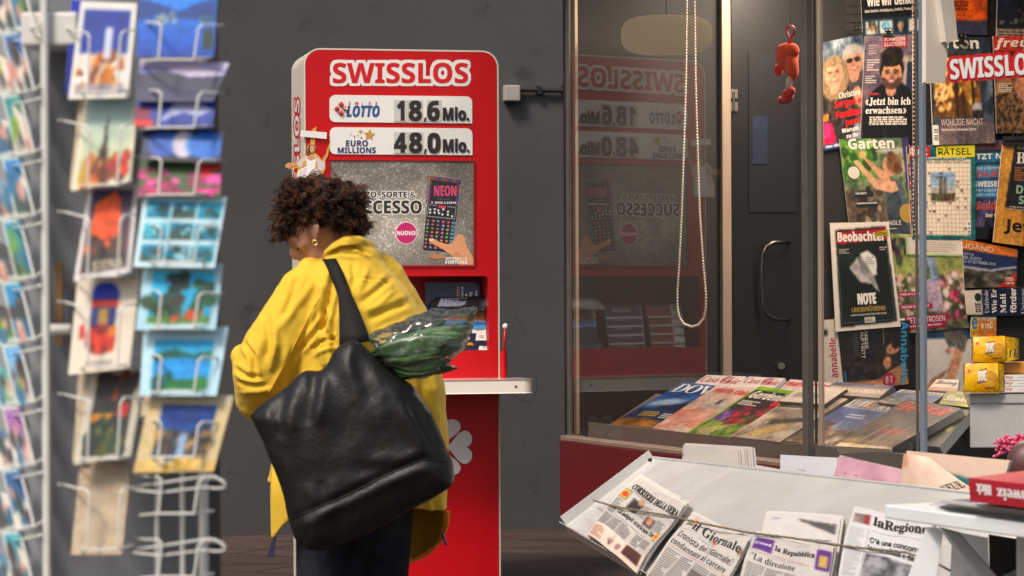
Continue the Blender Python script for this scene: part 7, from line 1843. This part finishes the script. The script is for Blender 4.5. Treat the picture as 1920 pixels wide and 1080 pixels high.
# ------------------------------------------------------------------ pillow-like solids from an outline with real depth
def pillow(outl, yc, t0, T, D, voxel, seedoff=0, close=0.0):
    """closed solid: outline in pixels at distance yc, thin rim (t0) swelling to T towards the middle"""
    mb = MB(); mb.prism([at(x, y, yc - t0 - .02) for x, y in outl], V((0, 2 * t0 + .04, 0)))
    me = remesh(mb, voxel); v, n = mesh_arrays(me)
    x, y = project(v)
    dist, _, _ = seg_dist(x, y, outl + [outl[0]])
    k = np.clip(dist / D, 0, 1); prof = t0 + T * np.sqrt(np.clip(1 - (1 - k) ** 2, 0, 1))
    s_ = np.clip((v[:, 1] - yc) / (t0 + .02), -1, 1)
    v[:, 1] = yc + s_ * prof
    me.vertices.foreach_set('co', v.ravel()); me.update()
    return me
BAG = [(467, 780), (485, 760), (510, 742), (540, 722), (556, 704), (572, 694), (590, 697), (606, 692), (615, 676), (624, 658), (640, 643), (656, 635), (668, 637), (690, 656), (724, 688), (756, 712), (770, 722), (788, 748), (806, 772), (822, 806), (838, 846), (848, 868), (853, 902), (846, 914), (806, 938), (750, 966), (696, 998), (640, 1022), (600, 1034), (572, 1032), (552, 1012), (540, 970), (524, 915), (507, 868), (490, 826), (474, 796)]
YB = 6.86
me = pillow(BAG, YB, .022, .075, 95, .007)
me.update(); v, n = mesh_arrays(me)
BF = [([(612, 690), (604, 740), (592, 800)], 10, .014, 'r'), ([(590, 700), (582, 760), (575, 800)], 11, .012, 'v'), ([(560, 720), (545, 770), (548, 810)], 11, .012, 'r'), ([(535, 740), (520, 780), (525, 830)], 9, .010, 'v'), ([(500, 765), (510, 800), (530, 840)], 9, .008, 'r'),
                 ([(664, 660), (690, 720), (700, 760)], 12, .014, 'v'), ([(690, 690), (712, 740), (722, 790)], 11, .010, 'r'), ([(732, 715), (752, 770), (790, 830), (815, 850)], 12, .020, 'r'), ([(770, 745), (790, 790), (818, 845)], 10, .014, 'v'), ([(655, 700), (645, 780), (640, 850)], 18, .008, 'v'),
                 ([(548, 972), (590, 955), (650, 928), (720, 893), (790, 862), (846, 866)], 6, .010, 'v'), ([(552, 984), (600, 966), (660, 940), (730, 905), (800, 876), (848, 878)], 9, .010, 'r'), ([(560, 930), (620, 920), (680, 885)], 16, .010, 'r'), ([(600, 900), (610, 940)], 9, .010, 'v'), ([(690, 865), (740, 862), (790, 846)], 10, .012, 'r'), ([(650, 880), (700, 880), (760, 870)], 10, .006, 'v'),
                 ([(560, 995), (570, 985), (600, 975)], 7, .010, 'r'), ([(550, 960), (565, 1000), (575, 1025)], 8, .010, 'v'), ([(740, 905), (760, 930)], 10, .006, 'v'), ([(620, 960), (640, 1000)], 12, .006, 'v'), ([(560, 850), (640, 860), (700, 830)], 24, .008, 'r'), ([(500, 830), (540, 880), (545, 930)], 10, .008, 'r')]
v = folds(v, n, [(p_, w_ * 1.2, a_ * .5, k_) for p_, w_, a_, k_ in BF])
x, y = project(v)
v = v + n * ((fbm(x / 75, y / 75, 14) - .5) * .009 + (fbm(x / 17, y / 17, 21) - .5) * .0016)[:, None]
bag = finish(me, 'tote_bag', 'leather', None, v, label='large slouchy black leather tote bag hanging from her shoulder', cat='bag')
orgb = bag.location.copy()
bb = BVHTree.FromPolygons([vv.co + orgb for vv in me.vertices], [tuple(p.vertices) for p in me.polygons])
def bhit(px, py, default):
    h = bb.ray_cast(CAM, ray(px, py).normalized()); return h[0].y if h[0] is not None else default
for pts, nm, r in (([(548, 972), (590, 955), (650, 928), (720, 893), (790, 862), (843, 864)], 'base_seam', .0018), ([(472, 781), (500, 757), (540, 729), (562, 708)], 'top_seam', .0016), ([(640, 650), (664, 643), (690, 665), (724, 697), (752, 716)], 'top_seam', .0016)):
    P_ = []
    for i in range(len(pts) - 1):
        for j in range(8):
            xx = pts[i][0] + (pts[i + 1][0] - pts[i][0]) * j / 8; yy = pts[i][1] + (pts[i + 1][1] - pts[i][1]) * j / 8
            P_.append(at(xx, yy, bhit(xx, yy, YB) - .0004))
    mb = MB(); mb.tube(P_, r, 6); build(mb, nm, 'leather', bag, smooth=True)
mb = MB()
Lf = [(604, 486), (612, 500), (621, 523), (629, 542), (634, 558), (636, 590), (636, 620), (636, 650)]
Rt = [(630, 485), (636, 496), (643, 510), (650, 528), (659, 552), (674, 584), (688, 618), (694, 640)]
K = len(Lf); vs = []
for i in range(K):
    for (a_, b_) in (Lf[i], ((Lf[i][0] + Rt[i][0]) / 2, (Lf[i][1] + Rt[i][1]) / 2), Rt[i]):
        yy = min(hit(a_, b_, YW - .02), YW) - .012
        if i >= 3: yy = yy * (1 - (i - 3) / (K - 4)) + (YB - .02) * ((i - 3) / (K - 4))
        vs.append((a_, b_, yy - YW))
rows = [vs[i * 3:(i + 1) * 3] for i in range(K)]
rows = [[(608, 484, .10), (620, 480, .10), (634, 482, .10)], [(606, 482, .02), (618, 479, .02), (632, 481, .02)]] + rows
sheet(mb, rows, .008); build(mb, 'shoulder_strap', 'strap', bag, smooth=True)

# ------------------------------------------------------------------ wrapped greenery sticking out of the bag
bq = empty('bouquet', at(715, 690, YB), 'bunch of broad green leaves wrapped in clear film, sticking out of the black bag', 'bouquet')
M['leaf'] = mat('dark_green_leaf', (.030, .092, .020), .4, noise=.45, scale=22, spec=.5, coat=.2)
M['leaf_pale'] = mat('mid_green_leaf', (.062, .15, .04), .4, noise=.4, scale=22, coat=.2)
M['stem'] = mat('pale_green_stem', (.20, .28, .11), .5)
M['film'] = glass_mat('clear_wrapping_film', (.96, .96, .94), .95, .10, 1.45, .055)
def leaf(name, m_, bx_, by_, tx, ty, wpx, d0, d1, curl_):
    K = 9; L_ = []
    for i in range(K):
        u = i / (K - 1); cx, cy = bx_ + (tx - bx_) * u, by_ + (ty - by_) * u + curl_ * math.sin(u * 3.14)
        wd = wpx * (math.sin(math.pi * min(1, u * .93 + .06)) ** .75) * .5
        nx_, ny_ = -(ty - by_), (tx - bx_); l = math.hypot(nx_, ny_); nx_, ny_ = nx_ / l, ny_ / l
        dd = d0 + (d1 - d0) * u
        L_.append([at(cx + nx_ * wd, cy + ny_ * wd, YB + dd + .012), at(cx + nx_ * wd * .45, cy + ny_ * wd * .45, YB + dd + .002), at(cx, cy, YB + dd + .007), at(cx - nx_ * wd * .45, cy - ny_ * wd * .45, YB + dd), at(cx - nx_ * wd, cy - ny_ * wd, YB + dd + .010)])
    mb = MB(); vs = [p for r in L_ for p in r]
    mb.add(vs, [(i * 5 + j, i * 5 + j + 1, (i + 1) * 5 + j + 1, (i + 1) * 5 + j) for i in range(K - 1) for j in range(4)])
    o = build(mb, name, m_, bq, smooth=True)
    so_ = o.modifiers.new('t', 'SOLIDIFY'); so_.thickness = .0012
rng = random.Random(8)
for (tx, ty, w_, d0, d1, c_, m_) in ((862, 608, 34, .03, .04, -6, 'leaf'), (838, 600, 40, .045, .05, -10, 'leaf'), (872, 628, 40, .0, -.02, -4, 'leaf_pale'), (866, 650, 36, -.02, -.04, 6, 'leaf'), (845, 676, 40, -.01, -.04, 10, 'leaf'), (818, 694, 36, .0, -.03, 8, 'leaf_pale'), (800, 612, 34, .05, .05, -8, 'leaf'), (852, 636, 44, -.03, -.055, -2, 'leaf'), (826, 656, 42, -.02, -.05, 4, 'leaf_pale'), (790, 700, 30, .01, -.02, 4, 'leaf'), (880, 612, 26, .02, .03, -4, 'leaf_pale'), (780, 640, 40, .02, .0, -6, 'leaf'), (770, 676, 38, .0, -.02, 2, 'leaf'), (810, 670, 44, .02, .02, 2, 'leaf'), (800, 636, 44, .03, .02, 0, 'leaf'), (858, 690, 28, .02, .0, 6, 'leaf'), (760, 622, 30, .04, .04, -5, 'leaf')):
    leaf('leaf', m_, rng.uniform(696, 722), rng.uniform(655, 690), tx, ty, w_, d0, d1, c_)
mb = MB()
for ty in (618, 640, 668): mb.tube([at(690, 676, YB - .01), at(760, (676 + ty) / 2 + 4, YB - .03), at(830, ty, YB - .045)], [.0028, .0022, .0012], 6)
build(mb, 'stems', 'stem', bq, smooth=True)
FO = [(688, 634), (712, 618), (741, 602), (768, 592), (792, 585), (818, 581), (850, 581), (897, 577), (893, 590), (886, 605), (880, 626), (871, 648), (856, 668), (836, 689), (815, 702), (790, 709), (765, 709), (748, 702), (726, 688), (704, 666)]
me = pillow(FO, YB - .005, .012, .075, 60, .006)
v, n = mesh_arrays(me); x, y = project(v)
al = ((x - 690) * .9 - (y - 660) * .35) / 60; ac = ((x - 690) * .35 + (y - 660) * .9) / 14
v = v + n * ((fbm(al * 1.3, ac, 5) - .5) * .022 + (fbm(al * 3, ac * 2.2, 9) - .5) * .012)[:, None]
finish(me, 'wrapping_film', 'film', bq, v)
